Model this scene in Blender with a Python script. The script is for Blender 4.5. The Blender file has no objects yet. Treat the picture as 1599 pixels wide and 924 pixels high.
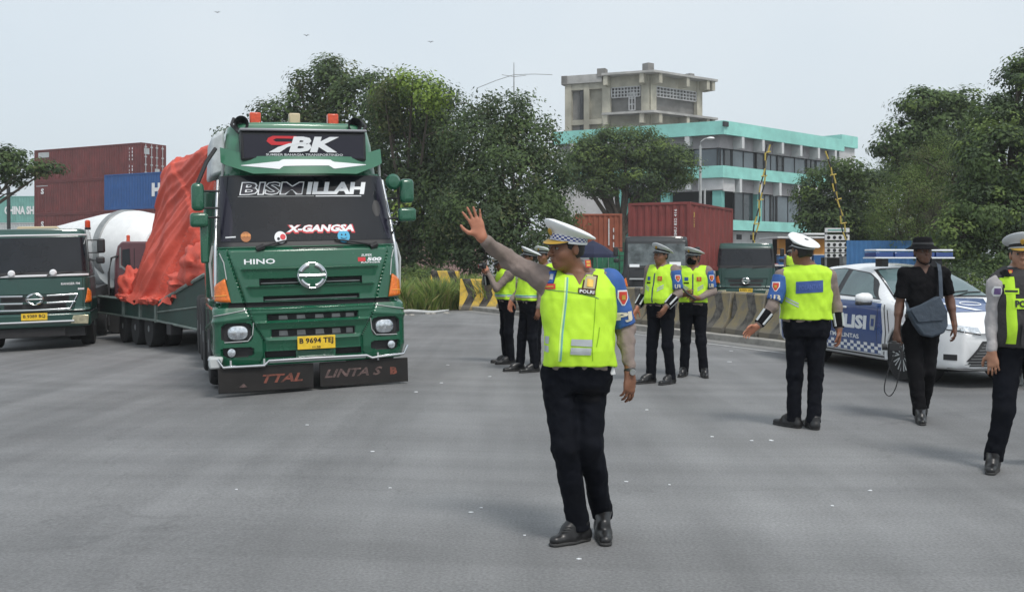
import bpy, math, random
import numpy as np
from mathutils import Vector, Matrix
from mathutils.bvhtree import BVHTree

R = math.radians
rng = np.random.default_rng(7)
random.seed(7)
SC = bpy.context.scene
COL = SC.collection

# ------------------------------------------------------------ camera
FOC = 1600.0
cam_d = bpy.data.cameras.new('camera')
cam = bpy.data.objects.new('camera', cam_d)
COL.objects.link(cam)
cam.location = (0, 0, 1.55)
cam.rotation_euler = (R(90), 0, 0)
cam_d.sensor_width = 36.0
cam_d.lens = 36.0 * FOC / 1599.0
cam_d.shift_y = -57.0 / 1599.0
cam_d.clip_start = 0.1
cam_d.clip_end = 4000
SC.camera = cam

# ------------------------------------------------------------ sky, sun, exposure
SUN_EL, SUN_AZ = R(58), R(150)          # azimuth of the sun measured clockwise from +Y
w = bpy.data.worlds.new('World'); SC.world = w; w.use_nodes = True
nt = w.node_tree; nt.nodes.clear()
sky = nt.nodes.new('ShaderNodeTexSky'); sky.sky_type = 'NISHITA'; sky.sun_disc = False
sky.sun_elevation = SUN_EL; sky.sun_rotation = SUN_AZ
sky.air_density = 1.0; sky.dust_density = 6.0; sky.ozone_density = 1.0
mx = nt.nodes.new('ShaderNodeMix'); mx.data_type = 'RGBA'; mx.inputs[0].default_value = 0.80
tc = nt.nodes.new('ShaderNodeTexCoord')
nz = nt.nodes.new('ShaderNodeTexNoise'); nz.inputs['Scale'].default_value = 1.6; nz.inputs['Detail'].default_value = 4
nt.links.new(tc.outputs['Generated'], nz.inputs['Vector'])
rp = nt.nodes.new('ShaderNodeValToRGB')
rp.color_ramp.elements[0].position = 0.3; rp.color_ramp.elements[0].color = (5.8, 6.7, 7.45, 1)
rp.color_ramp.elements[1].position = 0.7; rp.color_ramp.elements[1].color = (7.2, 7.7, 8.0, 1)
nt.links.new(nz.outputs['Fac'], rp.inputs['Fac'])
bg = nt.nodes.new('ShaderNodeBackground'); bg.inputs['Strength'].default_value = 0.095
out = nt.nodes.new('ShaderNodeOutputWorld')
nt.links.new(sky.outputs[0], mx.inputs[6]); nt.links.new(rp.outputs['Color'], mx.inputs[7])
nt.links.new(mx.outputs[2], bg.inputs['Color']); nt.links.new(bg.outputs[0], out.inputs['Surface'])

sd = bpy.data.lights.new('sun', 'SUN'); sd.energy = 1.5; sd.angle = R(14); sd.color = (1.0, 0.97, 0.92)
sun = bpy.data.objects.new('sun', sd); COL.objects.link(sun)
sdir = Vector((math.sin(SUN_AZ) * math.cos(SUN_EL), math.cos(SUN_AZ) * math.cos(SUN_EL), math.sin(SUN_EL)))
sun.rotation_euler = sdir.to_track_quat('Z', 'Y').to_euler()

SC.view_settings.view_transform = 'Standard'
SC.view_settings.look = 'None'
SC.view_settings.exposure = 0.44
SC.view_settings.gamma = 1.0
SC.view_settings.use_curve_mapping = False
SC.cycles.max_bounces = 6
SC.cycles.transparent_max_bounces = 8
SC.cycles.use_adaptive_sampling = True
SC.cycles.use_denoising = True

# ------------------------------------------------------------ texts (made first, while the scene is empty)
def text_mesh(body, bold=0.012):
    cu = bpy.data.curves.new('t', 'FONT'); cu.body = body; cu.offset = bold; cu.resolution_u = 2
    o = bpy.data.objects.new('t', cu); COL.objects.link(o)
    dg = bpy.context.evaluated_depsgraph_get()
    me = bpy.data.meshes.new_from_object(o.evaluated_get(dg))
    v = np.array([tuple(x.co)[:2] for x in me.vertices]); f = [tuple(p.vertices) for p in me.polygons]
    bpy.data.objects.remove(o); bpy.data.curves.remove(cu); bpy.data.meshes.remove(me)
    v -= v.min(0); v /= v.max(0); v -= 0.5
    return v, f
TX = {}
for k, b in [('HINO', .02), ('BISM', .012), ('BISM-', .055), ('ILLAH', .05), ('X-GANGSA', .05), ('X-GANGSA-', .09), ('SBK', .05), ('S', .05), ('BK', .05),
             ('B 9694 TEJ', .025), ('TTAL', .03), ('LINTA S', .03), ('POLISI', .05), ('TMC LINTAS', .03), ('PJR', .05), ('PJ', .05), ('UB', .05), ('UR', .05), ('POLRI', .02),
             ('SUMBER BAHAGIA TRANSPORTINDO', .01), ('B 9389 BQ', .02), ('CHINA SHIPPING', .05), ('H', .07), ('PO', .04), ('POLISI-v', .05),
             ('MERDEKA', .03), ('SUPER', .02), ('RANGER', .02), ('EURO', .03), ('500', .05), ('11.25', .03), ('40F', .03), ('TEMU 832 416', .02), ('3', .05), ('B', .05), ('RANGER FM', .02), ('B 9271 UC', .02),('LALIN', .04),('POLANTAS', .02)]:
    TX[k] = text_mesh({'POLISI-v': 'POLISI', 'BISM-': 'BISM', 'X-GANGSA-': 'X-GANGSA'}.get(k, k), b)

# ------------------------------------------------------------ helpers
def tag(o, label=None, cat=None, group=None, kind=None):
    if label: o['label'] = label
    if cat: o['category'] = cat
    if group: o['group'] = group
    if kind: o['kind'] = kind
    return o

def thing(name, label, cat, loc=(0, 0, 0), rz=0.0, group=None):
    o = bpy.data.objects.new(name, None); COL.objects.link(o)
    o.location = loc; o.rotation_euler = (0, 0, rz); o.empty_display_size = .2
    return tag(o, label, cat, group)

def copy_tree(o, parent=None):
    c = o.copy(); COL.objects.link(c)
    if parent is not None: c.parent = parent
    for ch in [x for x in SC.objects if x.parent == o]:
        copy_tree(ch, c)
    return c

def ob(name, verts, faces, mats, parent=None, midx=None, smooth=None, bevel=0, bseg=2, subsurf=0):
    me = bpy.data.meshes.new(name)
    me.from_pydata([tuple(v) for v in verts] if not isinstance(verts, np.ndarray) else verts.tolist(), [], faces if isinstance(faces, list) else faces.tolist())
    if not isinstance(mats, (list, tuple)): mats = [mats]
    for m in mats: me.materials.append(m)
    if midx is not None: me.polygons.foreach_set('material_index', np.asarray(midx, dtype=np.int32))
    me.validate(); me.update()
    if smooth is not None and len(me.polygons):
        me.polygons.foreach_set('use_smooth', [True] * len(me.polygons))
        if smooth < 180: me.set_sharp_from_angle(angle=R(smooth))
    o = bpy.data.objects.new(name, me); COL.objects.link(o)
    if parent is not None: o.parent = parent
    if bevel:
        b = o.modifiers.new('b', 'BEVEL'); b.width = bevel; b.segments = bseg; b.limit_method = 'ANGLE'; b.angle_limit = R(40)
    if subsurf:
        s = o.modifiers.new('s', 'SUBSURF'); s.levels = subsurf; s.render_levels = subsurf
    return o

class MB:
    """collects shapes; build() links them as one mesh object"""
    def __init__(s): s.v = []; s.f = []; s.m = []; s.cur = 0; s.T = None
    def add(s, verts, faces, m=None):
        n = len(s.v)
        if s.T is not None: verts = [s.T @ Vector(v) for v in verts]
        s.v += [tuple(v) for v in verts]; s.f += [tuple(i + n for i in f) for f in faces]
        s.m += [s.cur if m is None else m] * len(faces); return s
    def box(s, x0, x1, y0, y1, z0, z1, m=None):
        v = [(x, y, z) for x in (x0, x1) for y in (y0, y1) for z in (z0, z1)]
        return s.add(v, [(0, 1, 3, 2), (4, 6, 7, 5), (0, 4, 5, 1), (2, 3, 7, 6), (0, 2, 6, 4), (1, 5, 7, 3)], m)
    def cbox(s, c, size, m=None):
        return s.box(c[0] - size[0] / 2, c[0] + size[0] / 2, c[1] - size[1] / 2, c[1] + size[1] / 2, c[2] - size[2] / 2, c[2] + size[2] / 2, m)
    def tube(s, pts, r, n=8, m=None, caps=True):
        pts = [Vector(p) for p in pts]; rr = r if isinstance(r, (list, tuple)) else [r] * len(pts)
        vs = []; fs = []
        for i, p in enumerate(pts):
            d = (pts[min(i + 1, len(pts) - 1)] - pts[max(i - 1, 0)]).normalized()
            a = d.cross(Vector((0, 0, 1)) if abs(d.z) < .9 else Vector((1, 0, 0))).normalized(); b = d.cross(a)
            for k in range(n):
                t = 2 * math.pi * k / n
                vs.append(p + (a * math.cos(t) + b * math.sin(t)) * rr[i])
        for i in range(len(pts) - 1):
            for k in range(n):
                fs.append((i * n + k, i * n + (k + 1) % n, (i + 1) * n + (k + 1) % n, (i + 1) * n + k))
        if caps: fs += [tuple(range(n))[::-1], tuple(range((len(pts) - 1) * n, len(pts) * n))]
        return s.add(vs, fs, m)
    def lathe(s, prof, axis='z', c=(0, 0, 0), n=24, m=None):
        """prof: list of (radius, height)"""
        vs = []; fs = []
        for r, h in prof:
            for k in range(n):
                t = 2 * math.pi * k / n; a, b = r * math.cos(t), r * math.sin(t)
                p = {'z': (a, b, h), 'x': (h, a, b), 'y': (a, h, b)}[axis]
                vs.append((c[0] + p[0], c[1] + p[1], c[2] + p[2]))
        for i in range(len(prof) - 1):
            for k in range(n):
                fs.append((i * n + k, i * n + (k + 1) % n, (i + 1) * n + (k + 1) % n, (i + 1) * n + k))
        fs += [tuple(range(n))[::-1], tuple(range((len(prof) - 1) * n, len(prof) * n))]
        return s.add(vs, fs, m)
    def prism(s, poly, a0, a1, plane='xz', m=None):
        """poly 2D points in the plane, extruded along the third axis"""
        n = len(poly); vs = []
        for a in (a0, a1):
            for p, q in poly:
                vs.append({'xz': (p, a, q), 'yz': (a, p, q), 'xy': (p, q, a)}[plane])
        fs = [tuple(range(n)), tuple(range(n, 2 * n))[::-1]] + [(i, (i + 1) % n, n + (i + 1) % n, n + i) for i in range(n)]
        return s.add(vs, fs, m)
    def build(s, name, mats, parent=None, smooth=35, bevel=0, bseg=2, subsurf=0):
        o = ob(name, s.v, s.f, mats, parent, s.m, smooth, bevel, bseg, subsurf)
        # consistent outward normals
        import bmesh
        bm = bmesh.new(); bm.from_mesh(o.data); bmesh.ops.recalc_face_normals(bm, faces=bm.faces); bm.to_mesh(o.data); bm.free()
        if smooth is not None:
            o.data.polygons.foreach_set('use_smooth', [True] * len(o.data.polygons)); o.data.set_sharp_from_angle(angle=R(smooth))
        return o

MATS = {}
def mat(name, col, rough=.6, metal=0.0, var=0.0, scale=5.0, bump=0.0, bscale=None, col2=None, coat=0.0, spec=.5, stretch=None, trans=0.0, var2=0.0, v2s=1.0, emit=0.0):
    if name in MATS: return MATS[name]
    m = bpy.data.materials.new(name); m.use_nodes = True; n = m.node_tree.nodes; L = m.node_tree.links
    p = n['Principled BSDF']
    col = tuple(col) + (1,)
    p.inputs['Base Color'].default_value = col; p.inputs['Roughness'].default_value = rough; p.inputs['Metallic'].default_value = metal
    p.inputs['Specular IOR Level'].default_value = spec
    if coat: p.inputs['Coat Weight'].default_value = coat; p.inputs['Coat Roughness'].default_value = .06
    if emit: p.inputs['Emission Color'].default_value = col; p.inputs['Emission Strength'].default_value = emit
    if var or bump or col2:
        t = n.new('ShaderNodeTexCoord'); src = t.outputs['Object']
        if stretch:
            mp = n.new('ShaderNodeMapping'); mp.inputs['Scale'].default_value = stretch
            L.new(src, mp.inputs['Vector']); src = mp.outputs['Vector']
    if var or col2:
        nz = n.new('ShaderNodeTexNoise'); nz.inputs['Scale'].default_value = scale; nz.inputs['Detail'].default_value = 6; nz.inputs['Roughness'].default_value = .65
        L.new(src, nz.inputs['Vector'])
        r = n.new('ShaderNodeValToRGB'); e = r.color_ramp.elements
        e[0].position = .32; e[1].position = .68
        if col2: e[0].color = tuple(col2) + (1,); e[1].color = col
        else:
            e[0].color = tuple(c * (1 - var) for c in col[:3]) + (1,); e[1].color = tuple(min(1, c * (1 + var)) for c in col[:3]) + (1,)
        L.new(nz.outputs['Fac'], r.inputs['Fac']); cs = r.outputs['Color']
        if var2:
            n2 = n.new('ShaderNodeTexNoise'); n2.inputs['Scale'].default_value = v2s; n2.inputs['Detail'].default_value = 3
            L.new(t.outputs['Object'], n2.inputs['Vector'])
            mr = n.new('ShaderNodeMapRange'); mr.inputs[1].default_value = .3; mr.inputs[2].default_value = .7
            mr.inputs[3].default_value = 1 - var2; mr.inputs[4].default_value = 1 + var2
            L.new(n2.outputs['Fac'], mr.inputs[0])
            vm = n.new('ShaderNodeVectorMath'); vm.operation = 'SCALE'; L.new(cs, vm.inputs[0]); L.new(mr.outputs[0], vm.inputs['Scale']); cs = vm.outputs[0]
        L.new(cs, p.inputs['Base Color'])
        rr = n.new('ShaderNodeMapRange'); rr.inputs[3].default_value = max(0, rough - .08); rr.inputs[4].default_value = min(1, rough + .1)
        L.new(nz.outputs['Fac'], rr.inputs[0]); L.new(rr.outputs[0], p.inputs['Roughness'])
    if bump:
        nb = n.new('ShaderNodeTexNoise'); nb.inputs['Scale'].default_value = bscale or scale * 4; nb.inputs['Detail'].default_value = 5
        L.new(src, nb.inputs['Vector'])
        b = n.new('ShaderNodeBump'); b.inputs['Strength'].default_value = bump; b.inputs['Distance'].default_value = .02
        L.new(nb.outputs['Fac'], b.inputs['Height']); L.new(b.outputs[0], p.inputs['Normal'])
    if trans:
        o_ = n['Material Output']; tr = n.new('ShaderNodeBsdfTranslucent'); tr.inputs['Color'].default_value = tuple(min(1, c * 1.4) for c in col[:3]) + (1,)
        ms = n.new('ShaderNodeMixShader'); ms.inputs[0].default_value = trans
        L.new(p.outputs[0], ms.inputs[1]); L.new(tr.outputs[0], ms.inputs[2]); L.new(ms.outputs[0], o_.inputs['Surface'])
    MATS[name] = m
    return m

def at(px, py, Y):
    """world point seen at photo pixel (1599 wide) at depth Y"""
    return Vector(((px - 800) / FOC * Y, Y, 1.55 - (py - 405) / FOC * Y))

def sstep(a, b, x):
    t = np.clip((x - a) / (b - a), 0, 1); return t * t * (3 - 2 * t)

# median line runs from (4.85,18.3) to (-1,31.4)
MA = np.array((4.85, 18.3)); MD = np.array((-5.85, 13.1)); MD = MD / np.linalg.norm(MD)
MN = np.array((-MD[1], MD[0]))            # towards the left/near side
def med(s, off=0.0):
    p = MA + MD * s - MN * off            # off>0: far side
    return p
def ground(x, y):
    x = np.asarray(x, float); y = np.asarray(y, float)
    t = np.clip(-(x + 1.2), 0, 24)
    z = -0.049 * (np.sqrt(t * t + .16) - .4) * (t > 0) * (1 - .9 * sstep(30, 62, y))
    side = -((x - MA[0]) * MN[0] + (y - MA[1]) * MN[1])   # >0 beyond the median
    z = z - .42 * sstep(.4, 7, side) * sstep(-8, -1, x)
    return z
def gz(x, y): return float(ground(x, y))

def put_text(key, name, parent, mt, fn, w, h, shear=0.0, tri=True):
    """fn(a,b) -> 3D point; a,b in metres about the text centre"""
    v, f = TX[key]; vs = []
    for a, b in v:
        vs.append(fn(a * w + shear * b * h, b * h))
    return ob(name, vs, f, mt, parent)
# ============================================================ SETTING
def asphalt():
    m = bpy.data.materials.new('asphalt'); m.use_nodes = True; n = m.node_tree.nodes; L = m.node_tree.links; p = n['Principled BSDF']
    t = n.new('ShaderNodeTexCoord')
    def noise(scale, det, stretch=None, rough=.6, off=0):
        src = t.outputs['Object']
        mp = n.new('ShaderNodeMapping'); mp.inputs['Scale'].default_value = stretch or (1, 1, 1); mp.inputs['Location'].default_value = (off, off * .7, 0)
        L.new(src, mp.inputs['Vector'])
        z = n.new('ShaderNodeTexNoise'); z.inputs['Scale'].default_value = scale; z.inputs['Detail'].default_value = det; z.inputs['Roughness'].default_value = rough
        L.new(mp.outputs[0], z.inputs['Vector']); return z.outputs['Fac']
    def rng_(f, a, b, c, d):
        r = n.new('ShaderNodeMapRange'); r.inputs[1].default_value = a; r.inputs[2].default_value = b; r.inputs[3].default_value = c; r.inputs[4].default_value = d
        L.new(f, r.inputs[0]); return r.outputs[0]
    def mul(a, b):
        q = n.new('ShaderNodeMath'); q.operation = 'MULTIPLY'; L.new(a, q.inputs[0]); L.new(b, q.inputs[1]); return q.outputs[0]
    big = rng_(noise(.22, 4, (1, .6, 1)), .35, .65, .82, 1.12)
    mid = rng_(noise(1.1, 6, (1, .45, 1), off=3), .3, .7, .88, 1.08)
    tracks = rng_(noise(.9, 3, (1.6, .10, 1), off=9), .36, .64, .84, 1.08)
    blot = rng_(noise(.55, 8, (1, .8, 1), .7, 17), .60, .72, 1.0, .84)
    grain = rng_(noise(55, 3), .3, .7, .74, 1.26)
    spk = rng_(noise(34, 3, off=5), .66, .78, 1.0, 1.25)
    # arcs worn by turning lorries, and thin sealed cracks
    vd = n.new('ShaderNodeVectorMath'); vd.operation = 'DISTANCE'; L.new(t.outputs['Object'], vd.inputs[0]); vd.inputs[1].default_value = (3, 31, 0)
    cb = n.new('ShaderNodeCombineXYZ'); L.new(vd.outputs['Value'], cb.inputs[0])
    na = n.new('ShaderNodeTexNoise'); na.inputs['Scale'].default_value = .75; na.inputs['Detail'].default_value = 5; na.inputs['Roughness'].default_value = .7; L.new(cb.outputs[0], na.inputs['Vector'])
    arcs = rng_(na.outputs['Fac'], .36, .64, .80, 1.12)
    vo = n.new('ShaderNodeTexVoronoi'); vo.feature = 'DISTANCE_TO_EDGE'; vo.inputs['Scale'].default_value = .23
    wn = n.new('ShaderNodeTexNoise'); wn.inputs['Scale'].default_value = 1.4; wn.inputs['Detail'].default_value = 5; L.new(t.outputs['Object'], wn.inputs['Vector'])
    wm = n.new('ShaderNodeVectorMath'); wm.operation = 'MULTIPLY_ADD'; L.new(wn.outputs['Color'], wm.inputs[0]); wm.inputs[1].default_value = (1.3, 1.3, 0); L.new(t.outputs['Object'], wm.inputs[2]); L.new(wm.outputs[0], vo.inputs['Vector'])
    crack = rng_(vo.outputs['Distance'], .0, .0032, .84, 1.0)
    oil = rng_(noise(.38, 2, off=31), .70, .78, 1.0, .84)
    v = mul(mul(mul(mul(big, mid), mul(tracks, blot)), mul(grain, spk)), mul(arcs, mul(crack, oil)))
    base = n.new('ShaderNodeRGB'); base.outputs[0].default_value = (.198, .199, .201, 1)
    sc = n.new('ShaderNodeVectorMath'); sc.operation = 'SCALE'; L.new(base.outputs[0], sc.inputs[0]); L.new(v, sc.inputs['Scale'])
    L.new(sc.outputs[0], p.inputs['Base Color'])
    L.new(rng_(noise(.8, 4, off=2), .3, .7, .62, .82), p.inputs['Roughness'])
    b = n.new('ShaderNodeBump'); b.inputs['Strength'].default_value = .35; b.inputs['Distance'].default_value = .006
    L.new(noise(120, 3), b.inputs['Height']); L.new(b.outputs[0], p.inputs['Normal'])
    return m
M_ASPH = asphalt()

xs = np.unique(np.concatenate([np.linspace(-400, -40, 12), np.linspace(-40, -14, 14), np.linspace(-14, 16, 76), np.linspace(16, 60, 14), np.linspace(60, 500, 10)]))
ys = np.unique(np.concatenate([np.linspace(-30, 2, 6), np.linspace(2, 60, 110), np.linspace(60, 140, 12), np.linspace(140, 1500, 8)]))
GX, GY = np.meshgrid(xs, ys, indexing='ij'); GZ = ground(GX, GY)
nx_, ny_ = GX.shape
idx = np.arange(nx_ * ny_).reshape(nx_, ny_)
F_ = np.stack([idx[:-1, :-1], idx[1:, :-1], idx[1:, 1:], idx[:-1, 1:]], -1).reshape(-1, 4)
road = ob('road', np.stack([GX, GY, GZ], -1).reshape(-1, 3), F_, M_ASPH, smooth=180)
tag(road, kind='structure')

def sheet(name, poly_fn, nu, nv, mt, lift=.004, parent=None):
    vs = []; fs = []
    for i in range(nu + 1):
        for j in range(nv + 1):
            x, y = poly_fn(i / nu, j / nv); vs.append((x, y, gz(x, y) + lift))
    for i in range(nu):
        for j in range(nv):
            a = i * (nv + 1) + j; fs.append((a, a + nv + 1, a + nv + 2, a + 1))
    return ob(name, vs, fs, mt, parent, smooth=180)

M_SOIL = mat('soil', (.14, .125, .085), .95, var=.35, scale=1.5, bump=.6)
M_PAINT = mat('worn_paint', (.50, .50, .49), .75, col2=(.20, .205, .21), scale=7)
# verge of soil and grass to the left of the median end
def verge_fn(u, v):
    # near edge of the verge seen from (600,492) to (745,483) and back
    x0, y0 = -7.5 + u * 6.9, 30.4 + u * .9
    return x0 + v * (6 + 0 * u), y0 + v * 22 + (1 - v) * .35 * math.sin(u * 17)
verge = sheet('verge', verge_fn, 24, 10, M_SOIL, .02); tag(verge, kind='structure')
# dusty shoulder strip along the foot of the median and pale worn line
ln = sheet('road_line', lambda u, v: tuple(med(-1.5 + 8.5 * u, -.85 - .11 * v)), 40, 1, M_PAINT, .005); tag(ln, kind='structure')
M_DUST = mat('dusty_edge', (.24, .235, .22), .9, col2=(.18, .182, .185), scale=3)
du = sheet('gutter', lambda u, v: tuple(med(-4 + 20 * u, -.28 - .42 * v)), 60, 2, M_DUST, .004); tag(du, kind='structure')
# low concrete kerb the barriers stand on
M_CONC = mat('concrete', (.30, .29, .265), .9, var=.3, scale=3, bump=.5, var2=.25, v2s=.9)
def strip_box(name, s0, s1, o0, o1, h, mt, n=40):
    vs = []; fs = []
    for i in range(n + 1):
        s = s0 + (s1 - s0) * i / n
        for off, up in ((o0, 0), (o0, 1), (o1, 1), (o1, 0)):
            x, y = med(s, off); vs.append((x, y, gz(*med(s, 0)) + (h if up else -.3)))
    for i in range(n):
        for k in range(3):
            a = i * 4 + k; fs.append((a, a + 4, a + 5, a + 1))
    fs += [(0, 1, 2, 3), (n * 4 + 3, n * 4 + 2, n * 4 + 1, n * 4)]
    return ob(name, vs, fs, mt, bevel=.015)
kb = strip_box('kerb', -2.7, 15.2, -.30, .75, .12, M_CONC); tag(kb, kind='structure')

# ------------------------------------------------------------ median barriers
def barrier_mat(name, dark, light, ang, g0=.38, g1=.62):
    m = bpy.data.materials.new(name); m.use_nodes = True; n = m.node_tree.nodes; L = m.node_tree.links; p = n['Principled BSDF']
    p.inputs['Roughness'].default_value = .85
    t = n.new('ShaderNodeTexCoord'); sp = n.new('ShaderNodeSeparateXYZ'); L.new(t.outputs['Object'], sp.inputs[0])
    def M2(op, a, b):
        q = n.new('ShaderNodeMath'); q.operation = op
        for i, k in enumerate((a, b)):
            if isinstance(k, (int, float)): q.inputs[i].default_value = k
            elif k is not None: L.new(k, q.inputs[i])
        return q.outputs[0]
    # chevron: x + |z - mid| * slope
    az = M2('ABSOLUTE', M2('SUBTRACT', sp.outputs['Z'], .48), None)
    s = M2('ADD', M2('MULTIPLY', sp.outputs['X'], 1.0), M2('MULTIPLY', az, ang))
    fr = M2('FRACT', M2('MULTIPLY', M2('ADD', s, .05), 1 / .62), None)
    st = M2('GREATER_THAN', fr, .58)
    nz = n.new('ShaderNodeTexNoise'); nz.inputs['Scale'].default_value = 6; nz.inputs['Detail'].default_value = 8; nz.inputs['Roughness'].default_value = .7; L.new(t.outputs['Object'], nz.inputs['Vector'])
    mx = n.new('ShaderNodeMix'); mx.data_type = 'RGBA'; L.new(st, mx.inputs[0]); mx.inputs[6].default_value = light + (1,); mx.inputs[7].default_value = dark + (1,)
    gr = n.new('ShaderNodeMix'); gr.data_type = 'RGBA'; gr.inputs[7].default_value = (.16, .15, .13, 1)
    r = n.new('ShaderNodeMapRange'); r.inputs[1].default_value = g0; r.inputs[2].default_value = g1; r.inputs[3].default_value = 0; r.inputs[4].default_value = .85
    L.new(nz.outputs['Fac'], r.inputs[0])
    ft = n.new('ShaderNodeMapRange'); ft.inputs[1].default_value = .22; ft.inputs[2].default_value = .10; ft.inputs[3].default_value = 0; ft.inputs[4].default_value = .8
    L.new(sp.outputs['Z'], ft.inputs[0])
    mxx = M2('MAXIMUM', r.outputs[0], ft.outputs[0])
    L.new(mxx, gr.inputs[0]); L.new(mx.outputs[2], gr.inputs[6]); L.new(gr.outputs[2], p.inputs['Base Color'])
    b = n.new('ShaderNodeBump'); b.inputs['Strength'].default_value = .5; b.inputs['Distance'].default_value = .01; L.new(nz.outputs['Fac'], b.inputs['Height']); L.new(b.outputs[0], p.inputs['Normal'])
    return m
M_BAR1 = barrier_mat('faded_stripes', (.035, .033, .03), (.25, .205, .11), -.5)
M_BAR2 = barrier_mat('bright_chevrons', (.03, .027, .025), (.62, .42, .06), .45, .46, .75)
def barrier_mesh(L_, h, mt):
    prof = [(-.30, 0), (-.30, .10), (-.17, .30), (-.10, h - .03), (-.07, h), (.07, h), (.10, h - .03), (.17, .30), (.30, .10), (.30, 0)]
    b = MB(); b.prism([(p, q) for p, q in prof], -L_ / 2, L_ / 2, 'yz')
    # lifting notch at the foot
    return b.build('concrete_barrier', mt, None, smooth=30, bevel=.012)
bp = barrier_mesh(.98, .80, M_BAR1); bang = math.atan2(MD[1], MD[0])
first = True
NB = 15
WORDS = ['first', 'second', 'third', 'fourth', 'fifth', 'sixth', 'seventh', 'eighth', 'ninth', 'tenth', 'eleventh', 'twelfth', 'thirteenth', 'fourteenth', 'fifteenth']
for i in range(NB):
    o = bp if first else bp.copy()
    if not first: COL.objects.link(o)
    first = False
    s = -1.9 + i * 1.02; x, y = med(s, .22)
    o.location = (x, y, gz(*med(s, 0)) + .115); o.rotation_euler = (R(random.uniform(-1, 1)), R(random.uniform(-1.2, 1.2)), bang + R(random.uniform(-2.5, 2.5)))
    tag(o, f'weathered black and faded yellow barrier, {WORDS[i]} of the median row from the police car', 'road barrier', 'concrete barriers along the median')
# the brighter chevron barriers at the far left end
for i, (px, py, d, ang, w, lab) in enumerate([(748, 484, 31.4, R(-6), 1.15, 'bright yellow barrier with bold black chevrons standing at the edge of the grass'),
                                           (695, 462, 34.5, R(-14), .95, 'bright yellow barrier half sunk in tall grass, leftmost of all'),
                                           (775, 484, 31.2, R(-20), .9, 'yellow chevron barrier behind the officer raising a camera')]):
    o = barrier_mesh(w, .95, M_BAR2); o.name = 'chevron_barrier'
    p = at(px, py, d); o.location = (p.x, p.y, gz(p.x, p.y) - (.0 if i != 1 else -.25)); o.rotation_euler = (0, R(1), ang)
    tag(o, lab, 'road barrier', 'bright chevron barriers by the grass')

# ------------------------------------------------------------ grass
def leaves_mesh(name, pts, nrm, size, aspect, mats, midx, parent=None, fold=.10, droop=None):
    """many small leaf quads (two triangles folded along the rib)"""
    n = len(pts); r = rng.normal(size=(n, 3)); t = np.cross(nrm, r); t /= np.linalg.norm(t, axis=1, keepdims=True) + 1e-9
    if droop is not None:
        t = t + droop; t /= np.linalg.norm(t, axis=1, keepdims=True)
    b = np.cross(nrm, t); b /= np.linalg.norm(b, axis=1, keepdims=True) + 1e-9
    s = size * rng.uniform(.6, 1.35, (n, 1)); L_ = t * s; W_ = b * s * aspect * .5; up = nrm * s * fold * aspect
    v = np.stack([pts - L_ * .5, pts + W_ + up * .5, pts + L_ * .5, pts - W_ + up * .5], 1).reshape(-1, 3)
    f = np.arange(n * 4).reshape(n, 4)
    return ob(name, v, f, mats, parent, midx)
M_G1 = mat('grass_blade', (.21, .28, .07), .7, var=.25, scale=.6, trans=.3)
M_G2 = mat('grass_blade_dry', (.33, .31, .13), .8, var=.2, scale=.8, trans=.3)
M_G3 = mat('grass_blade_dark', (.11, .18, .05), .7, var=.25, scale=.9, trans=.2)
def grass_patch(name, n, fn, hgt, mats=(M_G1, M_G2, M_G3), wts=(.55, .2, .25)):
    uv = rng.random((n, 2)); P_ = np.array([fn(u, v) for u, v in uv]); z = ground(P_[:, 0], P_[:, 1])
    a = rng.uniform(0, 2 * math.pi, n); h = hgt * rng.uniform(.35, 1.25, n) * (0.6 + .6 * np.sin(P_[:, 0] * 2.1 + P_[:, 1]) ** 2)
    wd = .022 + .02 * rng.random(n); lean = rng.normal(0, .35, (n, 2)) * h[:, None]
    dx, dy = np.cos(a) * wd, np.sin(a) * wd
    b0 = np.stack([P_[:, 0] - dx, P_[:, 1] - dy, z - .02], 1); b1 = np.stack([P_[:, 0] + dx, P_[:, 1] + dy, z - .02], 1)
    m1 = np.stack([P_[:, 0] + dx * .8 + lean[:, 0] * .4, P_[:, 1] + dy * .8 + lean[:, 1] * .4, z + h * .6], 1)
    m0 = np.stack([P_[:, 0] - dx * .8 + lean[:, 0] * .4, P_[:, 1] - dy * .8 + lean[:, 1] * .4, z + h * .6], 1)
    tp = np.stack([P_[:, 0] + lean[:, 0], P_[:, 1] + lean[:, 1], z + h], 1)
    v = np.stack([b0, b1, m1, m0, tp], 1).reshape(-1, 3); k = np.arange(n)[:, None] * 5
    f = [tuple(x) for x in (k + [0, 1, 2, 3])] + [tuple(x) for x in (k + [3, 2, 4])]
    mi = rng.choice(len(mats), n, p=wts)
    o = ob(name, v, f, list(mats), None, list(mi) + list(mi)); tag(o, 'tall untidy green and straw coloured grass beside the road', 'grass', kind='stuff'); return o
grass_patch('tall_grass', 34000, lambda u, v: verge_fn(u * .98 + .01, v * v * .5 + .012), .78)
# weeds behind the median and around kiosk
o = grass_patch('median_weeds', 4500, lambda u, v: tuple(med(4 + 12 * u, .7 + 1.3 * v)), .45)
o['label'] = 'weeds growing on the far side of the concrete median'

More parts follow.
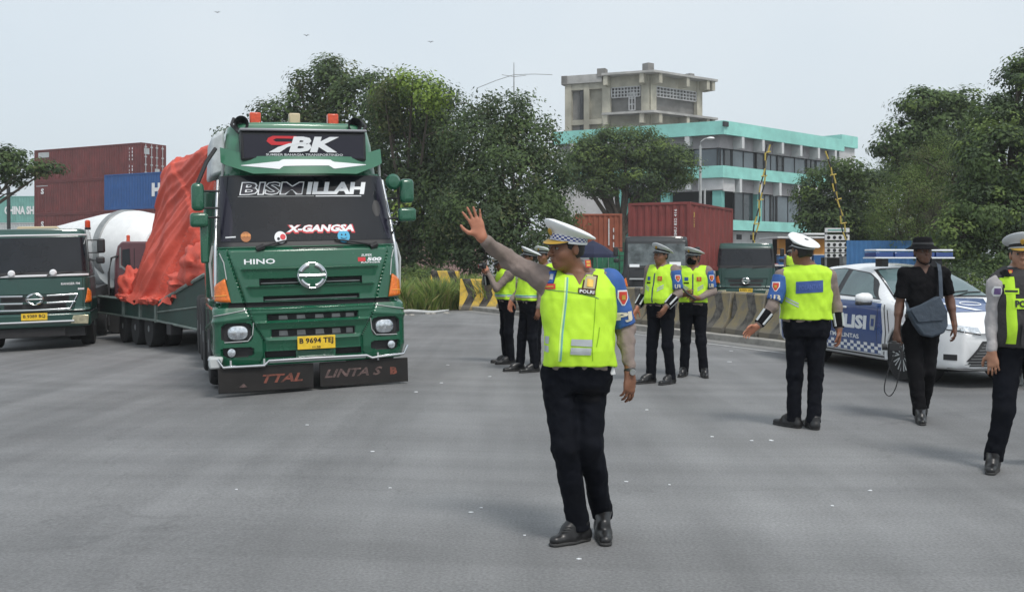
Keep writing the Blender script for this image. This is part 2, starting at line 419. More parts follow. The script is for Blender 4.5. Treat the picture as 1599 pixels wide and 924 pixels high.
# ------------------------------------------------------------ trees
M_BARK = mat('bark', (.085, .07, .055), .95, var=.3, scale=6, bump=.8)
def leafmat(name, c, **k): return mat(name, c, .62, var=.3, scale=.5, trans=.32, spec=.2, **k)
LM = {'dark': leafmat('leaf_dark', (.058, .088, .042)), 'mid': leafmat('leaf_mid', (.092, .140, .050)),
      'light': leafmat('leaf_light', (.15, .21, .06)), 'yellow': leafmat('leaf_yellow_green', (.22, .31, .06)),
      'olive': leafmat('leaf_olive', (.11, .125, .055))}
def crown(name, parent, blobs, leaf=.16, dens=55, mats=('dark', 'mid', 'light'), wts=(.45, .4, .15), clump=.55, droop=0.0, flat=.75, aspect=.55):
    """blobs: (x,y,z, rx,ry,rz) ; clumps of leaves fill each blob's outer volume"""
    P_, N_, I_ = [], [], []
    for bl in blobs:
        c = np.array(bl[:3]); r = np.array(bl[3:6]); mw = bl[6] if len(bl) > 6 else None
        area = (r[0] * r[1] + r[1] * r[2] + r[0] * r[2]) * 4
        nc = max(6, int(area / (clump * clump) * 1.1))
        d = rng.normal(size=(nc, 3)); d /= np.linalg.norm(d, axis=1, keepdims=True)
        rad = rng.uniform(.5, 1.06, nc) ** .6
        cc = c + d * r * rad[:, None]
        cc[:, 2] += rng.normal(0, .05, nc) * r[2]
        sz = clump * rng.uniform(.55, 1.35, nc)
        for k in range(nc):
            n = int(dens * (sz[k] / clump) ** 2)
            e = rng.normal(size=(n, 3)); e /= np.linalg.norm(e, axis=1, keepdims=True)
            q = cc[k] + e * sz[k] * np.array((1, 1, flat)) * (rng.random((n, 1)) ** .45)
            if droop: q[:, 2] -= droop * rng.random(n) ** 2 * sz[k] * 2
            nn = e * .8 + d[k] * .8 + np.array((0, 0, .6)) + rng.normal(0, .16, (n, 3)); nn /= np.linalg.norm(nn, axis=1, keepdims=True)
            P_.append(q); N_.append(nn)
            if mw is not None and rng.random() < .8: I_.append(np.full(n, mw))
            else: I_.append(np.full(n, rng.choice(len(mats), p=wts)))
    P_ = np.concatenate(P_); N_ = np.concatenate(N_); I_ = np.concatenate(I_)
    fl = rng.random(len(I_)) < .05; I_[fl] = rng.integers(0, len(mats), fl.sum())
    dr = np.tile(np.array((0, 0, -1.0)) * droop, (len(P_), 1)) if droop else None
    return leaves_mesh(name, P_, N_, leaf, aspect, [LM[m] for m in mats], I_, parent, droop=dr)
def trunk_limbs(parent, base, blobs, r0, fork=.35, lean=(0, 0)):
    b = MB(); base = Vector(base)
    tops = [Vector(bl[:3]) for bl in blobs]
    cen = sum(tops, Vector()) / len(tops)
    f = Vector((base.x + (cen.x - base.x) * .4 + lean[0], base.y + (cen.y - base.y) * .4, base.z + (cen.z - base.z) * fork + .3))
    mid = base.lerp(f, .5) + Vector((r0 * .4, 0, 0))
    b.tube([base - Vector((0, 0, .4)), base + Vector((0, 0, .15)), mid, f], [r0 * 1.5, r0 * 1.15, r0 * .9, r0 * .8], 10)
    for t in tops:
        m1 = f.lerp(t, .5) + Vector((random.uniform(-.3, .3), random.uniform(-.3, .3), random.uniform(-.1, .4)))
        b.tube([f - Vector((0, 0, .2)), m1, t], [r0 * .55, r0 * .35, r0 * .12], 7)
        for _ in range(3):
            e = m1.lerp(t, random.uniform(.1, .8)); q = e + Vector((random.uniform(-1, 1), random.uniform(-1, 1), random.uniform(.1, .8))) * 1.1
            b.tube([e, e.lerp(q, .5) + Vector((0, 0, .1)), q], [r0 * .2, r0 * .12, r0 * .05], 5)
    return b.build('trunk', M_BARK, parent, smooth=60)
def tree(name, label, px, d, blobs_px, r0=.22, group=None, fork=.35, **k):
    """blobs_px: (px, py, half width px, half height px, depth offset, [material])"""
    bx = (px - 800) / FOC * d; bz = gz(bx, d)
    t = thing(name, label, 'tree', (bx, d, bz), 0, group)
    bl = []
    for q in blobs_px:
        dd = d + q[4]; p = at(q[0], q[1], dd); rx = q[2] / FOC * dd; rz = q[3] / FOC * dd
        e = (p.x - bx, p.y - d, p.z - bz, rx, (rx + rz) * .5, rz)
        bl.append(e + ((q[5],) if len(q) > 5 else ()))
    crown('crown', t, bl, **k)
    trunk_limbs(t, (0, 0, 0), bl, r0, fork)
    return t
TG = 'trees beyond the road'
tree('leafy_tree', 'tall dark green tree with a narrow pointed top, behind the green truck roof', 500, 50,
     [(520, 135, 42, 45, 0), (470, 175, 50, 42, 1), (425, 178, 30, 22, 0), (560, 170, 45, 55, -1), (500, 230, 75, 60, 0), (560, 270, 70, 70, 0), (515, 110, 18, 22, 0), (468, 128, 16, 18, 0), (585, 130, 20, 20, 0), (352, 207, 14, 9, 0)],
     .28, TG, dens=46, clump=.62, leaf=.2, mats=('dark', 'mid', 'olive'), wts=(.4, .45, .15))
tree('vine_covered_tree', 'tree topped with a bright yellow-green mat of climbing vine, right of the truck roof', 640, 46,
     [(640, 165, 62, 45, 0), (618, 140, 34, 20, -2, 3), (672, 143, 32, 20, -3, 3), (645, 124, 32, 14, -3, 3), (600, 138, 20, 14, -3, 2), (600, 170, 22, 30, -2, 2), (640, 240, 75, 60, 0), (690, 190, 45, 50, 0), (650, 310, 80, 70, 0), (700, 290, 60, 80, -1), (660, 370, 70, 45, 0)],
     .19, TG, dens=62, clump=.6, leaf=.17, mats=('dark', 'mid', 'olive', 'yellow'), wts=(.5, .38, .09, .03), droop=.35)
tree('drooping_tree', 'broad dark tree with drooping branches hanging almost to the ground, behind the raised hand', 790, 42,
     [(790, 180, 55, 38, 0), (835, 215, 42, 45, 0), (740, 220, 55, 55, 0), (800, 265, 70, 60, -1), (855, 285, 35, 55, 0), (745, 320, 62, 60, -2), (820, 345, 70, 60, -2), (700, 350, 40, 50, -1), (770, 390, 75, 35, -2), (872, 345, 28, 30, -1, 1), (760, 160, 22, 14, 0)],
     .3, TG, dens=56, clump=.55, leaf=.15, mats=('dark', 'mid', 'olive'), wts=(.52, .36, .12), droop=.55)
tree('umbrella_tree', 'wide flat topped shade tree in front of the teal and grey buildings', 968, 60,
     [(975, 235, 75, 30, 0), (925, 250, 42, 32, 0), (1030, 245, 45, 30, 0), (980, 212, 50, 14, 0), (1062, 258, 30, 28, 0), (950, 262, 60, 34, 1), (1030, 275, 50, 26, 1), (940, 290, 45, 22, 0), (1000, 280, 50, 24, 0), (915, 222, 26, 14, 0), (890, 262, 22, 26, 0), (1010, 305, 25, 14, 0), (945, 213, 16, 8, 0)],
     .34, TG, fork=.42, dens=46, clump=.62, leaf=.17, mats=('dark', 'mid', 'light'), wts=(.3, .5, .2), flat=.5)
tree('leafy_tree', 'dense dark tree left of the right hand group, in front of the teal building end', 1325, 52,
     [(1300, 290, 48, 38, 0), (1275, 330, 30, 35, 0), (1340, 310, 50, 50, 0), (1320, 262, 35, 16, -1, 1), (1300, 355, 50, 40, 0), (1360, 360, 50, 40, 0), (1380, 280, 34, 30, 1), (1262, 296, 18, 16, 0)],
     .28, TG, dens=50, clump=.6, leaf=.19, mats=('dark', 'mid', 'light'), wts=(.5, .4, .1), flat=.55)
tree('leafy_tree', 'tall layered tree behind the police car roof with tiered branches', 1470, 46,
     [(1455, 165, 52, 24, 0), (1440, 148, 22, 10, 0), (1420, 205, 45, 25, 0), (1390, 225, 28, 16, 0), (1490, 205, 55, 45, 0), (1510, 155, 30, 16, 0), (1430, 255, 45, 25, 0), (1500, 280, 60, 60, 0), (1470, 180, 40, 30, 1)],
     .3, TG, dens=50, clump=.55, leaf=.18, mats=('dark', 'mid', 'light'), wts=(.42, .45, .13), flat=.5)
tree('leafy_tree', 'dark background tree filling the gap between the tiered tree and the biggest tree', 1500, 58,
     [(1480, 300, 80, 70, 0), (1400, 340, 70, 60, 0), (1560, 260, 80, 80, 0), (1440, 240, 60, 50, 0), (1330, 370, 60, 45, 0), (1520, 370, 90, 60, 0), (1600, 330, 70, 90, 0)],
     .3, TG, dens=34, clump=.8, leaf=.24, mats=('dark', 'mid'), wts=(.6, .4))
tree('feathery_tree', 'pale green feathery tree between the darker trees, above the blue fence', 1420, 40,
     [(1420, 300, 42, 40, 0), (1450, 260, 40, 38, 0), (1400, 350, 42, 45, 0), (1460, 330, 50, 50, 0), (1380, 320, 25, 30, 0), (1475, 235, 26, 26, 0), (1440, 385, 60, 30, 0)],
     .16, TG, dens=75, clump=.45, leaf=.085, mats=('olive', 'mid', 'light'), wts=(.35, .3, .35), aspect=.35)
tree('leafy_tree', 'biggest tree at the right edge of the picture, rising above the others', 1590, 34,
     [(1600, 150, 45, 55, 0), (1555, 185, 40, 35, 0), (1570, 250, 70, 60, -1), (1620, 110, 40, 30, 0), (1530, 235, 35, 32, 0), (1540, 320, 60, 55, -1, 1), (1600, 330, 70, 60, -1), (1500, 370, 50, 40, -1, 2), (1560, 400, 75, 30, -1), (1595, 100, 15, 14, 0), (1650, 220, 70, 90, 0)],
     .32, TG, dens=56, clump=.45, leaf=.14, mats=('dark', 'mid', 'light'), wts=(.42, .40, .18), flat=.6)
tree('overhanging_tree', 'tree mostly outside the frame whose branch hangs over the container stack', -170, 40,
     [(-20, 250, 60, 16, 0), (35, 262, 38, 14, 0), (75, 265, 24, 11, 0), (10, 240, 30, 10, 0), (25, 283, 16, 7, 0), (-70, 235, 60, 30, 0), (8, 272, 16, 9, 0)],
     .2, TG, dens=34, clump=.42, leaf=.16, mats=('dark', 'mid', 'olive'), wts=(.5, .4, .1), flat=.45)
# shrubs
def shrub(label, px, py, d, w, h, **k):
    x = (px - 800) / FOC * d; t = thing('shrub', label, 'shrub', (x, d, gz(x, d)), 0, 'shrubs by the grass')
    hh = h / FOC * d; ww = w / FOC * d
    c = crown('foliage', t, [(0, 0, hh * .5, ww * .5, ww * .4, hh * .5), (ww * .25, 0, hh * .35, ww * .35, ww * .3, hh * .35), (-ww * .25, 0, hh * .35, ww * .3, ww * .3, hh * .35)], **k)
    b = MB()
    for i in range(4): b.tube([(0, 0, -.1), (random.uniform(-.4, .4) * ww, random.uniform(-.2, .2) * ww, hh * .6)], [.03, .01], 5)
    b.build('stem', M_BARK, t)
shrub('rounded green bush at the back of the grass beside the truck', 655, 430, 36, 110, 62, dens=60, clump=.3, leaf=.1, mats=('dark', 'mid', 'light'), wts=(.3, .45, .25))
shrub('low bush left of the tilted yellow barrier, behind the truck door', 610, 430, 38, 60, 70, dens=60, clump=.3, leaf=.1, mats=('dark', 'mid', 'light'), wts=(.35, .45, .2))
shrub('dark bush under the drooping tree', 730, 430, 35.5, 60, 45, dens=60, clump=.3, leaf=.1, mats=('dark', 'mid', 'light'), wts=(.5, .4, .1))
shrub('leafy bush beside the price board and the kiosk', 1300, 430, 42, 40, 30, dens=60, clump=.3, leaf=.1, mats=('dark', 'mid', 'light'), wts=(.3, .45, .25))
shrub('long dark hedge bush behind the police car', 1530, 430, 31, 150, 90, dens=60, clump=.35, leaf=.11, mats=('dark', 'mid', 'light'), wts=(.4, .42, .18))
# ============================================================ CONTAINERS
M_RED = mat('container_maroon', (.135, .030, .028), .55, var=.22, scale=1.2, var2=.18, v2s=.3)
M_RED2 = mat('container_red', (.21, .045, .04), .5, var=.2, scale=1.5, var2=.15, v2s=.5)
M_ORG = mat('container_orange', (.30, .085, .045), .6, var=.2, scale=1.5)
M_BLU = mat('container_blue', (.018, .085, .26), .5, var=.12, scale=1.5)
M_TEAL = mat('container_teal', (.16, .36, .32), .6, var=.15, scale=1.5)
M_WHT = mat('white_paint', (.74, .75, .75), .5, var=.08, scale=4)
M_LGR = mat('light_grey_panel', (.45, .47, .47), .6, var=.15, scale=2)
M_BLK = mat('black_plastic', (.02, .02, .022), .45)
M_CHR = mat('chrome', (.62, .64, .66), .18, 1.0)
M_STEEL = mat('steel_grey', (.28, .29, .29), .5, .4, var=.2, scale=5)
M_YEL = mat('yellow_paint', (.52, .40, .08), .6, var=.15, scale=6)
def container(label, corner, ang, Lx, mt, H=2.59, group=None, end_doors=True, marks=None, loc_z=None, W=2.44):
    """corner = world xyz of the bottom corner where long face and end face meet nearest the camera; ang = heading of the long face
       (unit vector (cos,sin) pointing away from that corner along the long face); the box lies behind."""
    x, y, z = corner
    t = thing('shipping_container', label, 'container', (x, y, z), ang, group)
    # local: long face on y=0 for x in 0..L ; body extends to y = W (behind)
    b = MB(); p = .04
    nc = int(Lx / .28); d = .036
    prof = []
    for i in range(nc):
        x0 = .12 + (Lx - .24) * i / nc; s = (Lx - .24) / nc
        prof += [(x0, 0), (x0 + s * .38, 0), (x0 + s * .5, d), (x0 + s * .88, d)]
    prof.append((Lx - .12, 0))
    def wall(pr, f):
        v = []; q = []
        for i, (a, o) in enumerate(pr):
            v += [f(a, o, .15), f(a, o, H - .10)]
            if i: q.append((2 * i - 2, 2 * i, 2 * i + 1, 2 * i - 1))
        b.add(v, q)
    wall(prof, lambda a, o, zz: (a, .02 + o, zz)); wall(prof, lambda a, o, zz: (a, W - .02 - o, zz))
    ne = 9; pe = []
    for i in range(ne):
        y0 = .12 + (W - .24) * i / ne; s = (W - .24) / ne
        pe += [(y0, 0), (y0 + s * .4, 0), (y0 + s * .5, d), (y0 + s * .9, d)]
    pe.append((W - .12, 0))
    wall(pe, lambda a, o, zz: (Lx - .02 - o, a, zz))
    if not end_doors: wall(pe, lambda a, o, zz: (.02 + o, a, zz))
    b.box(.03, Lx - .03, .03, W - .03, H - .11, H - .03); b.box(.03, Lx - .03, .03, W - .03, .1, .16)
    b.build('shell', mt, t, smooth=None)
    f = MB()
    for xx in (0, Lx - .13):
        for yy in (0, W - .13): f.box(xx, xx + .13, yy, yy + .13, 0, H)
    for zz, hh in ((0, .15), (H - .10, .10)):
        for yy in (0, W - .08): f.box(.13, Lx - .13, yy + .002, yy + .078, zz + .002, zz + hh)
        for xx in (0, Lx - .08): f.box(xx + .002, xx + .078, .13, W - .13, zz + .002, zz + hh)
    f.build('frame', mt, t, smooth=None, bevel=.008)
    if end_doors:
        for k in (0, 1):
            dd = MB(); y0 = .14 + k * (W / 2 - .14); y1 = y0 + W / 2 - .15
            dd.box(.02, .06, y0, y1, .16, H - .11)
            for zz in np.linspace(.5, H - .5, 5): dd.box(.0, .02, y0 + .06, y1 - .06, zz - .12, zz + .12)
            dr = dd.build('door', mt, t, smooth=None)
            rb = MB()
            for yy in (y0 + .22, y1 - .22): rb.tube([(-.03, yy, .12), (-.03, yy, H - .08)], .022, 6)
            rb.build('locking_bar', M_LGR, dr)
            for yy in (y0 + .22, y1 - .22):
                rr = MB()
                for zz in (.35, .9, 1.5, H - .3): rr.cbox((-.03, yy, zz), (.05, .12, .07))
                rr.build('hinge', M_LGR, dr)
    if marks:
        for kind, a, zz, w_, h_ in marks:
            if kind == 'plate': MB().box(a, a + w_, -.008, -.003, zz, zz + h_).build('marking_plate', M_LGR, t, smooth=None)
            elif kind == 'code':
                c = MB()
                for i in range(9):
                    if i in (4,): continue
                    c.box(a, a + w_, -.008, -.003, zz - i * h_ * 1.35, zz - i * h_ * 1.35 + h_ * random.uniform(.5, 1))
                c.build('marking', M_WHT, t, smooth=None)
            elif kind == 'endplate': MB().box(-.045, -.035, a, a + w_, zz, zz + h_).build('marking_plate', M_LGR, t, smooth=None)
            elif kind.startswith('T:'):
                put_text(kind[2:], 'lettering', t, M_WHT, lambda u, v, a=a, zz=zz: (a + u, -.008, zz + v), w_, h_)
    return t
# stack at the left: end (door) face towards the right, long face along to the left-far
cx, cy = -27.9, 77.1; gzb = gz(cx, cy)
A0 = math.atan2(82.9 - 77.1, -38.7 + 27.9)     # direction to the far left along the face
# local x axis runs from the near right corner to the left: mirror so that body lies behind -> rotate and use origin at the left corner
def stack_box(label, level, s_shift, off, mt, **k):
    """level 0.. ; s_shift moves along the row towards the right/near; off >0 nearer rows"""
    ux, uy = math.cos(A0), math.sin(A0)                       # to the left/far
    nx, ny = -uy, ux
    if ny < 0: nx, ny = -nx, -ny                              # to the back
    L_ = 12.19
    # origin at the left far end of the long face, x axis to the right/near
    ox = cx + ux * (L_ - s_shift) - nx * off; oy = cy + uy * (L_ - s_shift) - ny * off
    t = container(label, (ox, oy, BASE + level * 2.6), A0 + math.pi, L_, mt, group='containers stacked beyond the mixer truck', end_doors=False, **k)
    return t
BASE = gz(cx, cy) + 1.0
BASE = 10.36 - 4 * 2.6
def doors_right(t):
    L_ = 12.19; W = 2.44; H = 2.59
    for k in (0, 1):
        y0 = .14 + k * (W / 2 - .14); y1 = y0 + W / 2 - .15
        dr = MB().box(L_ - .02, L_ + .02, y0, y1, .16, H - .11).build('door', M_RED, t, smooth=None)
        rb = MB()
        for yy in (y0 + .25, y1 - .25): rb.tube([(L_ + .05, yy, .12), (L_ + .05, yy, H - .08)], .03, 6)
        rb.build('locking_bar', M_LGR, dr)
        rr = MB()
        for yy in (y0 + .25, y1 - .25):
            for zz in (.35, .95, 1.55, H - .3): rr.cbox((L_ + .05, yy, zz), (.06, .2, .1))
        rr.build('hinge', M_LGR, dr)
    MB().box(L_ + .025, L_ + .035, .25, .75, 1.75, 2.2).build('marking_plate', M_LGR, t, smooth=None)
    MB().box(L_ + .025, L_ + .035, 1.3, 1.75, .3, .7).build('marking_plate', M_LGR, t, smooth=None)
t = stack_box('dark red container at the very top of the stack, with doors on its right end', 3, 0, 0, M_RED, marks=[('plate', .5, 1.95, 1.3, .42), ('code', 11.2, 2.1, .09, .2), ('code', 10.9, 2.1, .05, .2)]); doors_right(t)
t = stack_box('dark red container directly under the topmost one, left of the blue container', 2, 0, 0, M_RED, marks=[('plate', .25, 2.25, 1.4, .06), ('T:S', 1.0, 1.85, .4, .45)]); doors_right(t)
t = stack_box('dark red container third from the top, only its upper left showing above the mixer drum', 1, 0, 0, M_RED, marks=[('T:S', 1.0, 1.8, .35, .5)])
t = stack_box('lowest dark red container of the stack behind the left truck roof', 0, 0, 0, M_RED)
t = stack_box('blue container with a white letter, jutting out in front of the dark red stack', 2, 11.2, 2.55, M_BLU)
put_text('H', 'lettering', t, M_WHT, lambda u, v: (5.35 + u, -.01, 1.35 + v), .9, .95)
stack_box('dark red container directly under the blue one, half hidden by the white mixer drum', 1, 10.2, 2.55, M_RED)
stack_box('dark red container at the bottom under the blue one, behind the mixer drum', 0, 10.4, 2.55, M_RED)
# teal shipping container at far left, over a grey one
for lv, mt_, lab in ((2, M_TEAL, 'pale teal container with white lettering at the far left edge'), (1, M_LGR, 'pale grey container under the teal one at the far left edge'), (0, M_TEAL, 'teal container at the bottom of the far left stack')):
    t = container(lab, (-56.0, 101.0, BASE + lv * 2.6), R(-4), 12.19, mt_, end_doors=False, group='containers at the far left edge')
    if lv == 2: put_text('CHINA SHIPPING', 'lettering', t, M_WHT, lambda u, v: (8.7 + u, -.01, 1.2 + v), 5.0, .82)
# red container on the trailer of the dark truck, right of centre (built later with its truck)
t = container('bright maroon corrugated container with white and yellow numbers, loaded behind the dark cab', (4.43, 39.1, 1.10), R(-27), 2.44, M_RED2, end_doors=False, group=None, W=6.1)
put_text('TEMU 832 416', 'lettering', t, M_WHT, lambda u, v: (1.88 - v, -.012, 1.75 + u), 1.15, .11)
put_text('3', 'lettering', t, M_YEL, lambda u, v: (2.46, .45 + u, 2.12 + v), .16, .2)
put_text('11.25', 'lettering', t, M_YEL, lambda u, v: (2.46, .45 - v * .6, 1.8 - u * .6), .5, .2)
# orange-red container further back left of it
x0 = at(906, 0, 50).x
t = container('weathered orange-red container half hidden by the white cap, further back', (at(900, 0, 50).x, 50.5, at(0, 378, 50).z - .45), R(-2), 2.3, M_ORG, end_doors=False, W=6.1, H=1.85)
MB().box(1.62, 1.67, -.01, -.003, .3, 1.6).box(1.85, 1.9, -.01, -.003, .2, .45).box(1.85, 1.9, -.01, -.003, .6, .8).box(1.85, 1.9, -.01, -.003, .95, 1.15).build('marking', M_WHT, t, smooth=None)
# things under it: flatbed, blue awning and green netting on a parked truck
t = thing('parked_flatbed', 'blue and green flatbed truck under the orange-red container', 'truck', (at(935, 0, 50).x, 50.2, gz(4.2, 50)), R(-2))
b = MB(); b.box(-2.2, 1.3, .1, 6, .95, 1.25); b.box(-2.0, 1.1, .3, 5.8, .7, .95); b.build('bed', M_STEEL, t)
MB().box(-2.3, 1.35, .0, .1, .55, 1.35).build('tail_board', mat('tent_blue', (.02, .035, .10), .8), t)
for sx in (-1.6, .8):
    for yy in (.9, 2.0, 5.0): MB().lathe([(.3, 0), (.48, .04), (.48, .3), (.3, .34)], 'x', (sx, yy, .48), 16).build('wheel', M_BLK, t)
M_NAVY = mat('navy_canvas', (.016, .022, .06), .85, var=.2, scale=3)
M_NETG = mat('green_net', (.03, .16, .09), .85, var=.35, scale=5)
tt = thing('market_umbrella', 'dark navy canvas umbrella beside the orange-red container', 'umbrella', (at(926, 0, 44).x, 44, gz(3.5, 44)))
b = MB(); b.lathe([(.02, 2.78), (.5, 2.55), (1.0, 2.2), (1.05, 2.05), (.95, 2.08), (.02, 2.5)], n=8); b.build('canopy', M_NAVY, tt, smooth=None)
MB().tube([(0, 0, 0), (0, 0, 2.6)], .03, 8).build('pole', M_STEEL, tt)
tt = thing('green_netting', 'bundle of green netting hung between posts beside the dark truck', 'netting', (at(955, 0, 47).x, 47, gz(4.5, 47)))
b = MB()
for i in range(8): 
    x = -.9 + i * .26; b.add([(x, 0, 1.2), (x + .26, .12 * (-1) ** i, 1.2), (x + .24, .08, 2.35 + .12 * math.sin(i * 2)), (x, .05, 2.3 + .12 * math.cos(i))], [(0, 1, 2, 3)])
b.build('net', M_NETG, tt, smooth=None)
for x in (-1, .55, .95): MB().box(x, x + .12, .1, .22, 0, 2.75).build('post', mat('post_green', (.02, .07, .05), .7), tt)

# ============================================================ BUILDINGS
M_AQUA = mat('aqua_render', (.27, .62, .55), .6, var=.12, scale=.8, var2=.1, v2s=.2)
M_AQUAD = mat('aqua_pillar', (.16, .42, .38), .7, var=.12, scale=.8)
M_WALLW = mat('pale_wall', (.50, .50, .50), .8, var=.15, scale=.7)
M_BEIGE = mat('stained_concrete', (.40, .38, .31), .9, var=.22, scale=.5, var2=.18, v2s=.25, bump=.2)
M_BEIGE2 = mat('grey_concrete', (.36, .355, .34), .9, var=.25, scale=.7, var2=.2, v2s=.3)
M_INFILL = mat('rendered_infill', (.20, .195, .185), .9, var=.2, scale=.6, var2=.2, v2s=.3)
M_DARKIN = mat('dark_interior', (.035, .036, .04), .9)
def glassmat(name, c, rough=.12, var=.25):
    return mat(name, c, rough, 0, var=var, scale=.4, spec=.8)
M_BGLASS = glassmat('window_glass_grey', (.10, .13, .15), .15)
M_BGLASS2 = glassmat('window_glass_dark', (.035, .048, .055), .1)
tb = thing('teal_office_building', 'two storey office building with broad aqua parapet bands and dark glass', 'building', (17.5, 85.7, gz(17.5, 85.7)))
OX, OY, OZ = 17.5, 85.7, gz(17.5, 85.7)
Cn = Vector((0, 0)); Rt = Vector((31.6 - 17.5, 99.1 - 85.7)); Lf = Vector((4.0 - 17.5, 93.3 - 85.7))
Rd = Rt.normalized(); Ld = Lf.normalized(); RL = Rt.length; LL = Lf.length
Rn = Vector((Rd.y, -Rd.x)); Ln = Vector((-Ld.y, Ld.x))
if Rn.y > 0: Rn = -Rn
if Ln.y > 0: Ln = -Ln
def zz_(py, d=85.7): return at(0, py, d).z - OZ
def seg_box(b, base, d, n, s0, s1, o0, o1, z0, z1, m=None):
    """oriented box along wall: s along d, o outward along n"""
    vs = []
    for s in (s0, s1):
        for o in (o0, o1):
            for z in (z0, z1):
                p = base + d * s + n * o; vs.append((p.x, p.y, z))
    b.add(vs, [(0, 1, 3, 2), (4, 6, 7, 5), (0, 4, 5, 1), (2, 3, 7, 6), (0, 2, 6, 4), (1, 5, 7, 3)], m)
def band(name, z0, z1, out, mt, th=.25, left=True, r0=0., r1=None, l1=None):
    r1 = RL if r1 is None else r1; l1 = LL if l1 is None else l1
    # mitred polygon band around the corner
    def miter(o):
        # intersection of the two offset lines
        a = Cn + Rn * o; b_ = Cn + Ln * o
        den = Rd.x * Ld.y - Rd.y * Ld.x; dx = b_ - a; k = (dx.x * Ld.y - dx.y * Ld.x) / den
        return a + Rd * k
    oi, oo = miter(out - th), miter(out)
    R_i, R_o = Cn + Rd * r1 + Rn * (out - th), Cn + Rd * r1 + Rn * out
    L_i, L_o = Cn + Ld * l1 + Ln * (out - th), Cn + Ld * l1 + Ln * out
    b = MB()
    def quadprism(p):
        b.add([(q.x, q.y, z0) for q in p] + [(q.x, q.y, z1) for q in p], [(0, 1, 2, 3), (7, 6, 5, 4), (0, 4, 5, 1), (1, 5, 6, 2), (2, 6, 7, 3), (3, 7, 4, 0)])
    quadprism([oo, R_o, R_i, oi]); quadprism([oi, L_i, L_o, oo])
    return b.build(name, mt, tb, smooth=None)
BACK = 11
Zr1, Zr0 = zz_(190), zz_(211)
Zb1, Zb0 = zz_(259), zz_(277.5)
Zc1, Zc0 = zz_(343), zz_(359)
def slabpoly(name, z0, z1, o, mt, ins=0):
    def miter(o):
        a = Cn + Rn * o; b_ = Cn + Ln * o
        den = Rd.x * Ld.y - Rd.y * Ld.x; dx = b_ - a; k = (dx.x * Ld.y - dx.y * Ld.x) / den
        return a + Rd * k
    p = [miter(o), Cn + Rd * RL + Rn * o, Cn + Rd * RL - Rn * BACK, Cn + Ld * LL - Ln * BACK, Cn + Ld * LL + Ln * o]
    return MB().prism([(q.x, q.y) for q in p], z0, z1, 'xy').build(name, mt, tb, smooth=None)
slabpoly('wall', 0, Zc0 - .05, -.6, M_WALLW)
band('parapet', Zr0, Zr1, 0.6, M_AQUA, .3)
slabpoly('roof_slab', Zr0 + .3, Zr0 + .55, .28, M_BEIGE2)
band('parapet', Zb0, Zb1, .35, M_AQUA, .25)
slabpoly('floor_slab', Zb0 + .1, Zb0 + .4, .08, M_BEIGE2)
band('parapet', Zc0, Zc1, .35, M_AQUA, .25, l1=LL * .55)
slabpoly('floor_slab', Zc0 + .1, Zc0 + .4, .08, M_BEIGE2)
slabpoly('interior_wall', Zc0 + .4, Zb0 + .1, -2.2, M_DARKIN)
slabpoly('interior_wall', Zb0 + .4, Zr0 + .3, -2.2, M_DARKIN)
# lintel bands under the parapets
band('lintel', Zr0 - 1.0, Zr0 + .28, -.35, mat('grey_lintel', (.36, .34, .35), .8, var=.15, scale=1), .25)
band('lintel', Zb0 - 1.05, Zb0 + .08, -.35, mat('grey_lintel', (.36, .34, .35)), .25)
# brackets under the parapets
M_BRK = mat('bracket_grey', (.55, .56, .56), .8)
def brk(*a): b = MB(); seg_box(b, *a); b.build('bracket', M_BRK, tb, smooth=None)
for zt, h in ((Zr0, 1.0), (Zb0, 1.15)):
    for i in range(6): brk( Cn, Rd, Rn, 2.2 + i * 3.1, 2.55 + i * 3.1, -.34, .58 if zt == Zr0 else .34, zt - h, zt - .002)
    for i in range(4): brk(Cn, Ld, Ln, 2.6 + i * 3.6, 3.0 + i * 3.6, -.34, .58 if zt == Zr0 else .34, zt - h * .8, zt - .002)
# windows: right wall
def window(base, d, n, s0, s1, z0, z1, gm, mull=2, off=-.52, bars=0):
    f = MB(); e = .09
    for a, b2 in ((s0, s0 + e), (s1 - e, s1)): seg_box(f, base, d, n, a, b2, off - .05, off + .05, z0, z1)
    seg_box(f, base, d, n, s0 + e, s1 - e, off - .05, off + .05, z1 - e, z1); seg_box(f, base, d, n, s0 + e, s1 - e, off - .05, off + .05, z0, z0 + e)
    for i in range(1, mull):
        s = s0 + (s1 - s0) * i / mull; seg_box(f, base, d, n, s - e / 2, s + e / 2, off - .05, off + .05, z0 + e, z1 - e)
    fr = f.build('window', M_DARKIN, tb, smooth=None)
    g = MB(); seg_box(g, base, d, n, s0 + e / 2, s1 - e / 2, off - .02, off, z0 + e / 2, z1 - e / 2); g.build('pane', gm, fr, smooth=None)
Zw1a, Zw1b = Zb1 - .55, Zr0 - 1.0
Zw0a, Zw0b = Zc1 - .1, Zb0 - 1.05
for s0, s1, g in ((.15, 1.1, M_BGLASS), (1.15, 2.2, M_BGLASS2), (2.3, 5.7, M_BGLASS), (6.0, 7.2, M_BGLASS2), (7.3, 9.3, M_BGLASS), (9.4, 10.3, M_BGLASS2), (10.4, 14.2, M_BGLASS), (14.4, 16, M_BGLASS2), (16.1, 19.2, M_BGLASS)):
    window(Cn, Rd, Rn, s0, s1, Zw1a, Zw1b, g, 1 if s1 - s0 < 1.5 else 2)
for s0, s1, g in ((2.6, 5.4, M_BGLASS2), (6.4, 8.2, M_BGLASS), (8.3, 9.2, M_BGLASS2), (9.3, 13, M_BGLASS), (13.2, 16, M_BGLASS2), (16.2, 19, M_BGLASS)):
    window(Cn, Rd, Rn, s0, s1, Zw0a, Zw0b, g, 2)
